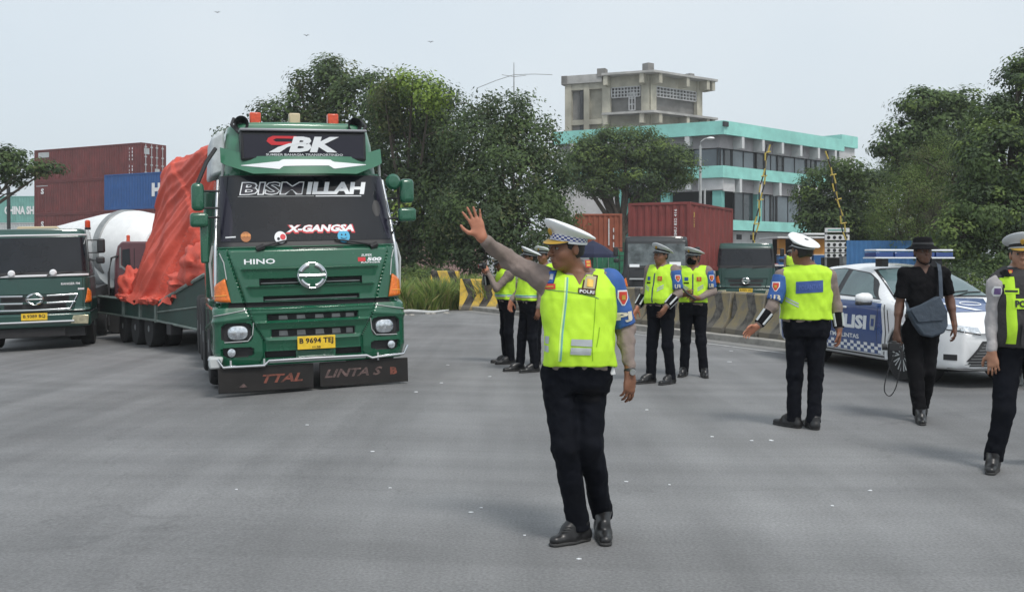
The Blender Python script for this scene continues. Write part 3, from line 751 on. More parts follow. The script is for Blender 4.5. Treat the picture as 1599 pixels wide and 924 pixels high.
for s0, s1, g in ((.2, 2.6, M_BGLASS), (3.2, 5.4, M_BGLASS), (6, 9, M_BGLASS2), (9.5, 13, M_BGLASS)):
    window(Cn, Ld, Ln, s0, s1, Zw1a, Zw1b, g, 1)
# lower left: open dark bay between pillars, white wall with shutters at the far left
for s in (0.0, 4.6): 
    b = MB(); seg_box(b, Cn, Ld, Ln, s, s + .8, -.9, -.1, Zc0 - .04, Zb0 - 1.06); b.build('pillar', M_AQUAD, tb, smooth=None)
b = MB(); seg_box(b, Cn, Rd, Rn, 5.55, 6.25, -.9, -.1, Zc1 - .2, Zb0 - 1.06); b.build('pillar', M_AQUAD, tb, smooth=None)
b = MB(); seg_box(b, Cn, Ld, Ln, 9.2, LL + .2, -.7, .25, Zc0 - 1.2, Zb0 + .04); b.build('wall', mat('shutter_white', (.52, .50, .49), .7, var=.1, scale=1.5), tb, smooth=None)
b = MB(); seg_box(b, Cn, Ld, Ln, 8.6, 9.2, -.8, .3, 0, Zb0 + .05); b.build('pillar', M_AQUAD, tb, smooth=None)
# ragged hoarding below the middle band, small ground floor windows and vents
b = MB(); seg_box(b, Cn, Ld, Ln, -.2, 2.0, .0, .06, Zb0 - 1.0, Zb0); seg_box(b, Cn, Rd, Rn, .2, 1.9, .0, .06, Zb0 - 1.1, Zb0); b.build('hoarding', M_WALLW, tb, smooth=None)
for s in (3.1, 5.2):
    b = MB(); seg_box(b, Cn, Rd, Rn, s, s + .75, -.6, -.56, zz_(373), zz_(365)); b.build('vent', M_DARKIN, tb, smooth=None)
b = MB(); seg_box(b, Cn, Rd, Rn, -.6, -.0, .55, .75, Zr1 - .5, Zr1 - .1); b.build('vent', M_DARKIN, tb, smooth=None)
# lower wing past the right end
q0 = Cn + Rd * RL
b = MB(); seg_box(b, Cn, Rd, Rn, RL + .05, RL + 3.2, -6, .3, zz_(232, 101), zz_(214, 101)); b.build('parapet', M_AQUA, tb, smooth=None)
b = MB(); seg_box(b, Cn, Rd, Rn, RL + .05, RL + 3.1, -5.8, 0, 0, zz_(232, 101)); b.build('wall', M_WALLW, tb, smooth=None)

# unfinished concrete tower behind
tw = thing('concrete_tower', 'unfinished beige and grey concrete tower block rising behind the aqua building', 'building', (14.5, 108, gz(14.5, 108)))
TZ = gz(14.5, 108); TO = Vector((14.5, 108))
def tz(py, d=108): return at(0, py, d).z - TZ
tC = Vector((0, 0)); tR = Vector((.80, .60)); tL = Vector((-.93, .37)); tRn = Vector((.60, -.80)); tLn = Vector((-.37, -.93))
# lengths chosen so the right wall ends at px 1100 and the left wall at px 944
def sp(px, d, base=TO):      # distance along direction d where the picture column is px
    k = (px - 800) / FOC; return (k * base.y - base.x) / (d.x - k * d.y)
RLt = sp(1094, tR); LLt = sp(946, tL)
def tbx(name, d, n, s0, s1, o0, o1, z0, z1, mt, parent=None):
    b = MB(); seg_box(b, tC, d, n, s0, s1, o0, o1, z0, z1); return b.build(name, mt, parent or tw, smooth=None)
Z_top, Z_s1, Z_s2 = tz(115), tz(176), tz(180)
dk = lambda py: tz(py)
pts = [tC, tC + tR * RLt, tC + tR * RLt - tRn * 9, tC + tL * LLt - tLn * 9, tC + tL * LLt]
MB().prism([((p).x, (p).y) for p in [q - (tRn + tLn) * .25 for q in pts]], 0, tz(120), 'xy').build('wall', M_INFILL, tw, smooth=None)
def tslab(name, z0, z1, o, mt):
    def mit(o):
        a = tC + tRn * o; b_ = tC + tLn * o; den = tR.x * tL.y - tR.y * tL.x; dx = b_ - a; k = (dx.x * tL.y - dx.y * tL.x) / den
        return a + tR * k
    p = [mit(o), tC + tR * (RLt + o * .8) + tRn * o, tC + tR * (RLt + o * .8) - tRn * 9, tC + tL * LLt - tLn * 9, tC + tL * LLt + tLn * o]
    MB().prism([(q.x, q.y) for q in p], z0, z1, 'xy').build(name, mt, tw, smooth=None)
tslab('roof_slab', tz(117), tz(113.5), 1.5, M_BEIGE2)
tslab('floor_slab', tz(179), tz(175.5), 1.5, M_BEIGE2)
for zt in (tz(117), tz(179)):
    for d, n, ss in ((tR, tRn, (0.1, 4.2, 8.2, RLt - .4)), (tL, tLn, (.3, LLt - .6))):
        for s in ss:
            tbx('bracket', d, n, s, s + .45, -.2, 1.35, zt - 1.0, zt - .003, M_BEIGE)
    tbx('edge_beam', tR, tRn, .6, RLt, -.22, .1, zt - 1.1, zt - .004, M_BEIGE); tbx('edge_beam', tL, tLn, .6, LLt, -.22, .1, zt - 1.1, zt - .004, M_BEIGE)
for d, n, s in ((tR, tRn, 0.0), (tR, tRn, RLt - .7)):
    tbx('pillar', d, n, s - .02, s + .8, -.3, .22, 0, tz(114) - .01, M_BEIGE)
tbx('pillar', tL, tLn, -.02, .85, -.3, .225, 0, tz(114) - .012, M_BEIGE)
tbx('pillar', tL, tLn, LLt - .6, LLt + .3, -.3, .215, 0, tz(114) - .014, M_BEIGE)
def louvre(d, n, s0, s1, z0, z1, cells):
    b = MB(); sw = (s1 - s0) / cells
    for i in range(cells + 1): seg_box(b, tC, d, n, s0 + i * sw - .05, s0 + i * sw + .05, -.02, .14, z0, z1)
    for j in range(4):
        z = z0 + (z1 - z0) * j / 3; seg_box(b, tC, d, n, s0 + .05, s1 - .05, .0, .12, z - .05, z + .05)
    return b.build('louvre', M_WALLW, tw, smooth=None)
for zt in (tz(117) - 1.15, tz(179) - 1.15):
    louvre(tR, tRn, .95, RLt - .8, zt - 1.05, zt, 12); louvre(tL, tLn, 1.0, LLt - .7, zt - 1.05, zt, 9)
b = MB(); b2 = None
louvre(tL, tLn, 1.55, 2.2, tz(171), tz(143), 2)
# stains / broken render patch
tbx('chimney_stub', tR, tRn, .1, .95, -1.2, -.3, tz(113), tz(97), M_INFILL)
tbx('chimney_stub', tR, tRn, RLt - 1.2, RLt - .5, -1.2, -.4, tz(113), tz(103), M_INFILL)
# stair block at the left
s0 = LLt + .3; s1 = sp(884, tL)
tbx('stair_block', tL, tLn, s0, s1, -6, -.35, 0, tz(112), M_BEIGE)
ow = s1 - s0
tbx('frame_column', tL, tLn, s1 - .7, s1 + .02, -.349, .25, 0, tz(112), M_BEIGE)
tbx('frame_column', tL, tLn, s1 - 2.7 - .0, s1 - 2.1, -.349, .2, 0, tz(122), M_BEIGE)
tbx('frame_beam', tL, tLn, s0, s1 - .7, -.349, .15, tz(134), tz(124), M_BEIGE)
tbx('frame_beam', tL, tLn, s0, s1 - .7, -.349, .15, tz(190), tz(182), M_BEIGE)
tbx('parapet', tL, tLn, s0, s1 + .3, -.35, .4, tz(124), tz(111), M_BEIGE2)
tbx('chimney_stub', tL, tLn, s0 - .4, s0 + .5, -.5, .5, tz(116), tz(103), M_INFILL)
tbx('chimney_stub', tL, tLn, s1 - .3, s1 + .35, -.5, .5, tz(125), tz(111), M_INFILL)
for za, zb_ in ((tz(181), tz(135)), (tz(212), tz(191))):
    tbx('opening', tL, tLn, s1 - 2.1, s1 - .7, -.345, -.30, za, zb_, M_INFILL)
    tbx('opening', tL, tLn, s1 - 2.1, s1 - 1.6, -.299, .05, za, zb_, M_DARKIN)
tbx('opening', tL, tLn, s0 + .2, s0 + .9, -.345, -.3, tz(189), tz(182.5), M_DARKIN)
MB().box(5.6 - 14.5, 14 - 14.5, 2, 6, 0, zz_(205, 108)).build('wall', M_WALLW, tw, smooth=None)

# pink house glimpsed behind the bushes, left of centre
t = thing('low_house', 'faded pink low house glimpsed through the foliage right of the truck', 'building', (at(655, 0, 62).x, 62, gz(-5, 62)))
MB().box(-4, 4, 0, 5, 0, 3.0).build('wall', mat('faded_pink', (.36, .24, .22), .85, var=.2, scale=1), t, smooth=None)
MB().prism([(-4.3, 3.0), (4.3, 3.0), (3.6, 3.7), (-3.6, 3.7)], -.3, 5.3).build('roof', mat('rusty_roof', (.22, .13, .10), .85, var=.3, scale=2), t, smooth=None)

# ============================================================ KIOSK, BOARD, FENCE, POLES
kz = gz(12, 46)
kd = 46
t = thing('kiosk', 'small open kiosk with orange and blue pillars and a white flat roof', 'kiosk', (at(1250, 0, kd).x, kd, kz))
KX = at(1250, 0, kd).x
def kx(px): return (px - 1250) / FOC * kd
def kzz(py): return at(0, py, kd).z - kz
M_OR = mat('orange_pillar', (.62, .28, .06), .7); M_KB = mat('blue_pillar', (.03, .13, .34), .7)
for a, b_ in ((1217, 1227), (1272, 1288)):
    pl = MB().box(kx(a), kx(b_), 0, .35, kzz(397), kzz(373)).build('pillar', M_OR, t, smooth=None)
    MB().box(kx(a) - .02, kx(b_) + .02, -.02, .37, 0, kzz(398.5)).build('pillar_base', M_KB, t, smooth=None)
    MB().box(kx(a) - .03, kx(b_) + .03, -.03, .38, kzz(398.4), kzz(397)).build('pillar_band', M_WHT, t, smooth=None)
MB().box(kx(1211), kx(1292), -.4, 3, kzz(372), kzz(369.5)).box(kx(1255), kx(1290), -.2, 2.6, kzz(366.5), kzz(364)).box(kx(1262), kx(1266), .4, .5, kzz(369.5), kzz(366.5)).build('roof', M_WHT, t, smooth=None)
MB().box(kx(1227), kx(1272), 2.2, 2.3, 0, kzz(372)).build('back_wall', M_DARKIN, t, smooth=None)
# board with rows of round marks
t = thing('price_board', 'white board with rows of small dark emblems on posts, right of the kiosk', 'sign', (at(1308, 0, 44).x, 44, gz(14, 44)))
bz = gz(14, 44); q = lambda px: (px - 1308) / FOC * 44; qz = lambda py: at(0, py, 44).z - bz
for i, (y0, y1) in enumerate(((356, 362.5), (366.5, 375), (378, 386), (387.5, 394), (395.5, 402))):
    pnl = MB().box(q(1289), q(1327), 0, .06, qz(y1), qz(y0)).build('panel', M_WHT, t, smooth=None)
    if i:
        for k in range(4):
            x = q(1294.5 + 9 * k); z = (qz(y0) + qz(y1)) / 2; MB().lathe([(.02, -.014), (.07, -.014), (.075, -.003)], 'y', (x, 0, z), 12).build('emblem', M_BLK, pnl)
    else: MB().box(q(1293), q(1322), -.01, -.002, qz(y1) + .06, qz(y0) - .06).build('emblem', M_AQUAD, pnl, smooth=None)
for px in (1291, 1324): MB().box(q(px) - .04, q(px) + .04, .06, .14, 0, qz(356)).build('post', M_STEEL, t, smooth=None)
MB().box(q(1289), q(1327), .3, .6, 0, qz(402)).build('base', mat('dark_timber', (.05, .045, .04), .9, var=.3, scale=5), t, smooth=None)
# blue corrugated fence
t = thing('corrugated_fence', 'bright blue corrugated metal fence under the trees behind the police car', 'fence', (at(1370, 0, 39).x, 39.5, gz(14, 39)))
fz = gz(14, 39); b = MB(); pr = []
for i in range(34): pr.append((-1.0 + i * .09, .03 if i % 2 else 0))
vs = [(a, o, z) for a, o in pr for z in (0, at(0, 375.5, 39.5).z - fz)]
b.add(vs, [(2 * i, 2 * i + 2, 2 * i + 3, 2 * i + 1) for i in range(33)]); b.build('sheet', mat('fence_blue', (.045, .16, .36), .6, var=.12, scale=3), t, smooth=None)
for x in (-.9, .5, 1.9): MB().box(x, x + .08, .06, .14, 0, at(0, 376.5, 39.5).z - fz).build('post', M_STEEL, t)
# striped lifting poles
def striped(name, label, p0, p1, d0, w, n, lat=.16, kind='pole barrier'):
    a = at(*p0, d0); bz = gz(a.x, a.y)
    t = thing(name, label, kind, (a.x, a.y, bz))
    top = at(*p1, d0) - Vector((a.x, a.y, bz)); bot = Vector((0, 0, max(0, a.z - bz)))
    for k in (0, 1):
        b = MB(); o = Vector((lat * k, .1 * k, 0))
        for i in range(n):
            q0 = bot.lerp(top, i / n); q1 = bot.lerp(top, (i + 1) / n)
            wob = Vector((math.sin(i * 1.3 + k * 2) * .05, 0, 0)); wob2 = Vector((math.sin((i + 1) * 1.3 + k * 2) * .05, 0, 0))
            b.tube([q0 + o * (1 - i / n * .5) + wob, q1 + o * (1 - (i + 1) / n * .5) + wob2], w, 6, m=(i + k) % 2)
        b.build('pole', [M_YEL, M_DARKIN], t)
    b = MB()
    for i in range(1, n, 3):
        q0 = bot.lerp(top, i / n); b.tube([q0 - Vector((.06, 0, 0)), q0 + Vector((.22, .08, .05))], .03, 5)
    b.build('tie', M_YEL, t)
    MB().box(-.3, .4, -.2, .3, 0, max(.5, bot.z)).build('base', M_STEEL, t, smooth=None)
    return t
striped('crossing_pole', 'pair of black and yellow striped poles leaning right, in front of the aqua building', (1172, 400), (1199, 226), 47, .036, 14)
striped('crossing_pole', 'black and yellow striped poles leaning left over the price board', (1326, 400), (1291, 236), 43, .032, 13, .12)
# curved street lamp
t = thing('street_lamp', 'grey street lamp with a curved arm in front of the aqua building corner', 'street lamp', (at(1094, 0, 62).x, 62, gz(11.4, 62)))
lz = gz(11.4, 62); top = at(1094, 228, 62).z - lz
MB().tube([(0, 0, 0), (0, 0, top)], [.12, .07], 8).build('pole', M_LGR, t)
MB().tube([(0, 0, top), (.03, -.05, top + .25), (.25, -.1, top + .42), (.5, -.15, top + .45)], .035, 6).build('arm', M_LGR, t)
MB().lathe([(.01, .12), (.2, .08), (.26, 0), (.1, -.06), (.01, -.07)], 'z', (.6, -.15, top + .42), 12).build('lamp_head', M_WHT, t)
t = thing('utility_pole', 'short thin grey pole in front of the dark bay of the aqua building', 'pole', (at(1101, 0, 58).x, 58, gz(11, 58)))
MB().tube([(0, 0, 0), (0, 0, at(0, 295, 58).z - gz(11, 58))], .06, 6).build('pole', M_LGR, t)
# slim pole at the far left
t = thing('utility_pole', 'slim dark pole in front of the far left teal container', 'pole', (at(15, 0, 60).x, 60, gz(-30, 60)))
MB().tube([(0, 0, 0), (-.05, 0, at(0, 292, 60).z - gz(-30, 60))], .1, 6).build('pole', M_BLK, t)
# antenna mast above the trees
t = thing('antenna_mast', 'thin mast with long drooping cross arms above the tree tops', 'antenna', (at(803, 0, 70).x, 70, gz(0, 70)))
az = gz(0, 70); q = lambda px, py: (at(px, py, 70).x - at(803, 0, 70).x, 0, at(px, py, 70).z - az)
MB().tube([(0, 0, 0), q(803, 160), q(803, 98)], [.1, .06, .025], 6).build('mast', M_STEEL, t)
MB().tube([q(745, 138), q(775, 126), q(803, 117), q(835, 116), q(863, 117)], .022, 5).build('arm', M_STEEL, t)
MB().tube([q(784, 117), q(803, 120), q(822, 118)], .02, 5).build('arm', M_STEEL, t)
# maroon car glimpsed behind the median
t = thing('parked_minibus', 'maroon parked minibus partly hidden right of the dark green cab', 'minibus', (at(1219, 0, 46).x, 46, gz(12, 46)))
M_MRN = mat('maroon_paint', (.16, .03, .035), .3, coat=.5); mz = gz(12, 46)
hh = at(0, 411, 46).z - mz
b = MB(); b.prism([(-.85, .3), (.85, .3), (.85, .9), (.72, hh - .12), (.6, hh), (-.6, hh), (-.72, hh - .12), (-.85, .9)], 0, 4); b.build('body', M_MRN, t, bevel=.06)
MB().box(-.66, .66, -.02, .0, hh * .55, hh - .16).build('rear_window', M_BGLASS2, t, bevel=.01)
MB().box(-.7, .7, -.04, .0, hh - .13, hh - .06).build('roof_trim', M_WHT, t)
b = MB()
for i in range(4): b.box(-.35 + i * .2, -.25 + i * .2, -.03, -.021, hh * .62, hh * .78)
b.build('seat', M_RED2, t)
MB().box(-.8, .8, -.1, 0, .35, .6).build('bumper', M_LGR, t, bevel=.02)
for sx in (-.86, .62): MB().lathe([(.2, 0), (.33, .03), (.33, .2), (.2, .24)], 'x', (sx, .8, .33), 14).build('wheel', M_BLK, t)

# ------------------------------------------------------------ thin humid haze over the whole place
hz = MB().box(-410, 510, -34, 1510, -4, 26).build('haze', (lambda m: m)(bpy.data.materials.new('haze_air')), None, smooth=None); tag(hz, kind='stuff')
hm = hz.data.materials[0]; hm.use_nodes = True; hn = hm.node_tree.nodes; hn.clear()
hv = hn.new('ShaderNodeVolumePrincipled'); hv.inputs['Color'].default_value = (.97, .99, 1, 1); hv.inputs['Density'].default_value = .0007; hv.inputs['Anisotropy'].default_value = .2
ho = hn.new('ShaderNodeOutputMaterial'); hm.node_tree.links.new(hv.outputs[0], ho.inputs['Volume'])
# ============================================================ PEOPLE (signed distance volumes turned into smooth surfaces)
def smin(a, b, k):
    h = np.maximum(k - np.abs(a - b), 0) / k
    return np.minimum(a, b) - h * h * k * .25
class Vol:
    def __init__(s, lo, hi, h):
        s.lo = np.array(lo, float); s.h = h; s.n = np.ceil((np.array(hi) - s.lo) / h).astype(int) + 1
        s.F = np.full(s.n, 1.0, np.float32)
        s.ax = [np.float32(s.lo[i]) + np.arange(s.n[i], dtype=np.float32) * np.float32(h) for i in range(3)]
    def region(s, lo, hi):
        i0 = np.maximum(np.floor((np.array(lo) - s.lo) / s.h).astype(int), 0); i1 = np.minimum(np.ceil((np.array(hi) - s.lo) / s.h).astype(int) + 1, s.n)
        if np.any(i1 <= i0): return None
        sl = tuple(slice(a, b) for a, b in zip(i0, i1))
        return sl, s.ax[0][sl[0]][:, None, None], s.ax[1][sl[1]][None, :, None], s.ax[2][sl[2]][None, None, :]
    def add(s, fn, lo, hi, k=.02):
        m = k + 3 * s.h; g = s.region(np.array(lo) - m, np.array(hi) + m)
        if g is None: return
        sl, X, Y, Z = g; s.F[sl] = smin(s.F[sl], fn(X, Y, Z).astype(np.float32), k)
    def sub(s, fn, lo, hi, k=.008):
        g = s.region(lo, hi)
        if g is None: return
        sl, X, Y, Z = g; s.F[sl] = -smin(-s.F[sl], fn(X, Y, Z).astype(np.float32), k)
    def clip(s, fn):          # keep where fn<0
        X, Y, Z = s.ax[0][:, None, None], s.ax[1][None, :, None], s.ax[2][None, None, :]
        s.F = np.maximum(s.F, fn(X, Y, Z).astype(np.float32))
    def noise(s, amp, fr, seed=0, st=(1, 1, 1)):
        r = np.random.default_rng(seed); X, Y, Z = s.ax[0][:, None, None], s.ax[1][None, :, None], s.ax[2][None, None, :]
        a = 0
        for i in range(5):
            d = r.normal(size=3); d /= np.linalg.norm(d); f = fr * (1 + .5 * i)
            a = a + np.sin((X * d[0] * st[0] + Y * d[1] * st[1] + Z * d[2] * st[2]) * f + r.uniform(0, 6) + 1.3 * np.sin(f * .6 * (X * d[1] - Z * d[0] * .7 + Y * d[2]))) / (1 + .5 * i)
        s.F = s.F + (a * amp * .5).astype(np.float32)
    def cone(s, a, b, ra, rb, k=.02, fl=None):
        """round cone; fl=(axis, ratio) flattens it along a unit axis"""
        a = np.array(a, float); b = np.array(b, float); ba = b - a; L2 = max(ba @ ba, 1e-9); m = max(ra, rb)
        if fl is None:
            def fn(X, Y, Z):
                px, py, pz = X - a[0], Y - a[1], Z - a[2]
                t = np.clip((px * ba[0] + py * ba[1] + pz * ba[2]) / L2, 0, 1)
                return np.sqrt((px - t * ba[0]) ** 2 + (py - t * ba[1]) ** 2 + (pz - t * ba[2]) ** 2) - (ra + (rb - ra) * t)
        else:
            ax, q = np.array(fl[0], float), fl[1]; ax /= np.linalg.norm(ax)
            def fn(X, Y, Z):
                px, py, pz = X - a[0], Y - a[1], Z - a[2]
                t = np.clip((px * ba[0] + py * ba[1] + pz * ba[2]) / L2, 0, 1)
                dx, dy, dz = px - t * ba[0], py - t * ba[1], pz - t * ba[2]
                u = dx * ax[0] + dy * ax[1] + dz * ax[2]; rr = ra + (rb - ra) * t
                n2 = np.maximum(dx * dx + dy * dy + dz * dz - u * u, 0)
                k0 = np.sqrt(n2 + (u / q) ** 2 + 1e-12); return (k0 - rr) * (q + (1 - q) * np.sqrt(n2) / k0)
        s.add(fn, np.minimum(a, b) - m, np.maximum(a, b) + m, k)
    def ell(s, c, r, k=.02, Rm=None, sub=False):
        c = np.array(c, float); r = np.array(r, float); Q = np.eye(3) if Rm is None else np.array(Rm)
        def fn(X, Y, Z):
            px, py, pz = X - c[0], Y - c[1], Z - c[2]
            q = [(Q[0][i] * px + Q[1][i] * py + Q[2][i] * pz) for i in range(3)]
            k0 = np.sqrt(sum((q[i] / r[i]) ** 2 for i in range(3)) + 1e-12); k1 = np.sqrt(sum((q[i] / r[i] ** 2) ** 2 for i in range(3)) + 1e-12)
            return k0 * (k0 - 1) / k1
        m = r.max(); (s.sub if sub else s.add)(fn, c - m, c + m, k)
    def loft(s, tab, off=0.0, k=.02, yaw=0.0, p=2.4, z0=None, z1=None):
        """tab rows: z, cx, cy, rx, ry"""
        tab = np.array(tab, float); zz = tab[:, 0]; a, b = (z0 if z0 is not None else zz[0]), (z1 if z1 is not None else zz[-1])
        c_, s_ = math.cos(yaw), math.sin(yaw)
        def fn(X, Y, Z):
            cx, cy, rx, ry = [np.interp(Z, zz, tab[:, i]) for i in (1, 2, 3, 4)]; rx = rx + off; ry = ry + off
            x, y = X - cx, Y - cy; x, y = x * c_ + y * s_, -x * s_ + y * c_
            d = ((np.abs(x / rx) ** p + np.abs(y / ry) ** p) ** (1 / p) - 1) * np.minimum(rx, ry)
            return np.maximum(d, np.maximum(a - Z, Z - b))
        m = tab[:, 3:5].max() + off; s.add(fn, (tab[:, 1].min() - m, tab[:, 2].min() - m, a), (tab[:, 1].max() + m, tab[:, 2].max() + m, b), k)
    def mesh(s):
        F = s.F; h = s.h; ins = F < 0
        c = [ins[i:i + F.shape[0] - 1, j:j + F.shape[1] - 1, k:k + F.shape[2] - 1] for i in (0, 1) for j in (0, 1) for k in (0, 1)]
        anyi = np.logical_or.reduce(c); alli = np.logical_and.reduce(c); act = anyi & ~alli
        ii = np.argwhere(act); num = np.full(act.shape, -1, np.int64); num[act] = np.arange(len(ii))
        V = np.zeros((len(ii), 3)); cnt = np.zeros(len(ii))
        cr = [(i, j, k) for i in (0, 1) for j in (0, 1) for k in (0, 1)]
        vals = {q: F[ii[:, 0] + q[0], ii[:, 1] + q[1], ii[:, 2] + q[2]] for q in cr}
        for q in cr:
            for a in range(3):
                if q[a] == 0:
                    r = tuple(q[t] + (1 if t == a else 0) for t in range(3)); f0, f1 = vals[q], vals[r]; m = (f0 < 0) != (f1 < 0)
                    t = f0[m] / (f0[m] - f1[m]); p = np.tile(np.array(q, float), (m.sum(), 1)); p[:, a] += t; V[m] += p; cnt[m] += 1
        V = (V / cnt[:, None] + ii) * h + s.lo
        quads = []
        for a in range(3):
            b_, c_ = (a + 1) % 3, (a + 2) % 3
            s0 = [slice(None)] * 3; s1 = [slice(None)] * 3; s0[a] = slice(0, -1); s1[a] = slice(1, None)
            e = ins[tuple(s0)] != ins[tuple(s1)]; pos = np.argwhere(e)
            ok = (pos[:, b_] > 0) & (pos[:, c_] > 0) & (pos[:, b_] < F.shape[b_] - 1) & (pos[:, c_] < F.shape[c_] - 1); pos = pos[ok]
            def cell(db, dc):
                q = pos.copy(); q[:, b_] += db; q[:, c_] += dc; return num[q[:, 0], q[:, 1], q[:, 2]]
            Q = np.stack([cell(-1, -1), cell(0, -1), cell(0, 0), cell(-1, 0)], 1)
            fl = ~ins[pos[:, 0], pos[:, 1], pos[:, 2]]; Q[fl] = Q[fl][:, ::-1]; quads.append(Q)
        return V, np.concatenate(quads)
def sdf_ob(name, vol, mt, parent, smooth_it=1):
    V, Q = vol.mesh()
    if len(Q) == 0: return None
    for _ in range(smooth_it):       # light Laplacian smoothing
        acc = np.zeros_like(V); cn = np.zeros(len(V))
        for i in range(4):
            a, b = Q[:, i], Q[:, (i + 1) % 4]
            for d in range(3): acc[:, d] += np.bincount(a, V[b, d], len(V))
            cn += np.bincount(a, minlength=len(V))
        cn = np.maximum(cn, 1); V = V * .45 + acc / cn[:, None] * .55
    Q = Q[(Q >= 0).all(1)]
    return ob(name, V, Q, mt, parent, smooth=180)

M_SKIN = [mat('skin_brown', (.20, .088, .048), .5, var=.12, scale=9, bump=.08, bscale=120), mat('skin_dark', (.13, .062, .040), .5, var=.12, scale=9),
          mat('skin_tan', (.34, .17, .105), .5, var=.1, scale=9)]
M_PALM = mat('skin_palm', (.42, .17, .10), .5, var=.12, scale=14)
M_HAIR = mat('hair_black', (.012, .011, .011), .6, var=.3, scale=60, bump=.4)
M_NEON = mat('neon_vest', (.50, .81, .035), .72, var=.07, scale=7, bump=.25, bscale=9)
M_NEON2 = mat('neon_vest_piping', (.70, .95, .25), .7)
M_SILV = mat('reflective_silver', (.46, .49, .50), .35, .2)
M_SHIRT = mat('shirt_taupe', (.215, .170, .150), .85, var=.12, scale=9, bump=.25, bscale=30)
M_SHIRT2 = mat('shirt_grey', (.38, .36, .36), .85, var=.1, scale=9, bump=.25, bscale=30)
M_TROU = mat('trouser_black', (.0052, .0062, .0098), .85, var=.3, scale=5, bump=.6, bscale=9, spec=.12)
M_BLACKC = mat('black_cotton', (.007, .007, .0085), .9, var=.25, scale=6, bump=.5, bscale=10, spec=.12)
M_SHOE = mat('shoe_leather', (.013, .013, .014), .35, var=.3, scale=10)
M_SOLE = mat('shoe_sole', (.03, .03, .03), .8)
M_BRASS = mat('armband_blue', (.03, .10, .32), .7, var=.15, scale=12)
M_NAVYV = mat('vest_edge_navy', (.02, .035, .12), .8)
M_CAPW = mat('cap_white', (.78, .80, .80), .6)
M_CAPG = mat('cap_grey', (.56, .58, .59), .6)
M_GOLD = mat('gold_braid', (.50, .31, .05), .5, .3)
M_REDB = mat('badge_red', (.55, .05, .03), .6)
M_BLUB = mat('badge_blue', (.03, .10, .35), .6)
M_GLS = mat('sunglass_lens', (.01, .01, .012), .1)
M_BROWN = mat('name_tape_brown', (.06, .025, .015), .8)
M_EYEW = mat('eye_white', (.22, .20, .18), .4); M_LIP = mat('lip', (.17, .06, .045), .5)
def chk():
    m = bpy.data.materials.new('checker_band'); m.use_nodes = True; n = m.node_tree.nodes; L = m.node_tree.links
    c = n.new('ShaderNodeTexChecker'); c.inputs['Scale'].default_value = 1; c.inputs['Color1'].default_value = (.02, .04, .25, 1); c.inputs['Color2'].default_value = (.8, .8, .8, 1)
    u = n.new('ShaderNodeUVMap'); L.new(u.outputs[0], c.inputs['Vector']); L.new(c.outputs[0], n['Principled BSDF'].inputs['Base Color']); n['Principled BSDF'].inputs['Roughness'].default_value = .7
    return m
M_CHK = chk()

def v3(*a): return np.array(a, float)
def unit(v): v = np.array(v, float); return v / (np.linalg.norm(v) + 1e-9)

def default_pose():
    P = {}
    for s, g in (('R', -1), ('L', 1)):
        P['sh' + s] = v3(g * .185, .01, 1.415); P['el' + s] = v3(g * .235, .03, 1.125); P['wr' + s] = v3(g * .245, -.05, .885)
        P['hip' + s] = v3(g * .088, 0, .90); P['kn' + s] = v3(g * .10, -.015, .485); P['an' + s] = v3(g * .105, .02, .09)
        P['toe' + s] = v3(g * .12, -.17, .03)
        P['hand' + s] = dict(dir=(0, -.15, -1), palm=(-g, 0, 0), curl=.45, spread=.15)
    P['head'] = v3(0, -.01, 1.60); P['hyaw'] = 0.0; P['hpitch'] = 0.0; P['belly'] = .02; P['torso_yaw'] = 0.0; P['wide'] = 1.0; P['sway'] = 0.0
    return P

def hand(vol, wr, spec, side, sc):
    """side: -1 right hand, +1 left hand. palm normal points out of the palm; thumb leaves on the side given by the geometry"""
    d = unit(spec['dir']); pn = np.array(spec['palm'], float); pn = unit(pn - d * (pn @ d)); la = np.cross(d, pn) * side  # towards the thumb
    if spec.get('flip'): la = -la
    c = spec.get('curl', .4); sp = spec.get('spread', .15); z = .97 * sc
    wr = np.array(wr)
    base = wr + d * .012 * z
    knk = []
    for i, (lo, fw) in enumerate(((.030, .092), (.010, .096), (-.011, .092), (-.030, .084))):
        k = base + d * fw * z + la * lo * z; knk.append(k)
        vol.cone(base + la * lo * .45 * z, k, .0155 * z, .0125 * z, .018, (pn, .82))
    vol.cone(base + d * .04 * z + la * .016 * z, base + d * .06 * z - la * .016 * z, .021 * z, .020 * z, .02, (pn, .6))
    for i, (Lf, sx, cc) in enumerate(((.072, 1.1, .92), (.080, .25, 1.0), (.074, -.45, 1.08), (.058, -1.35, 1.15))):
        q = knk[i]; a = 0.0; fd = unit(d + la * sx * sp)
        r = .0095 * z if i < 3 else .0083 * z
        for sgi, fr in enumerate((.45, .31, .24)):
            a += c * cc * (.75 if sgi == 0 else .95)
            dd = unit(fd * math.cos(a) + pn * math.sin(a)); e = q + dd * Lf * fr * z
            vol.cone(q, e, r * (1 - .08 * sgi), r * (.93 - .08 * sgi), .004); q = e
    # thumb
    tb = base + d * .022 * z + la * .024 * z + pn * .006 * z
    t1 = tb + unit(d * .55 + la * (.75 + sp) + pn * (.25 + .4 * c)) * .040 * z
    t2 = t1 + unit(d * .85 + la * (.35 + sp * .8 - c * .4) + pn * (.1 + .6 * c)) * .034 * z
    t3 = t2 + unit(d * .95 + la * (.15 + sp * .5 - c * .5) + pn * (.1 + .7 * c)) * .026 * z
    vol.cone(tb, t1, .0165 * z, .0125 * z, .015); vol.cone(t1, t2, .0118 * z, .0105 * z, .005); vol.cone(t2, t3, .0105 * z, .0088 * z, .004)

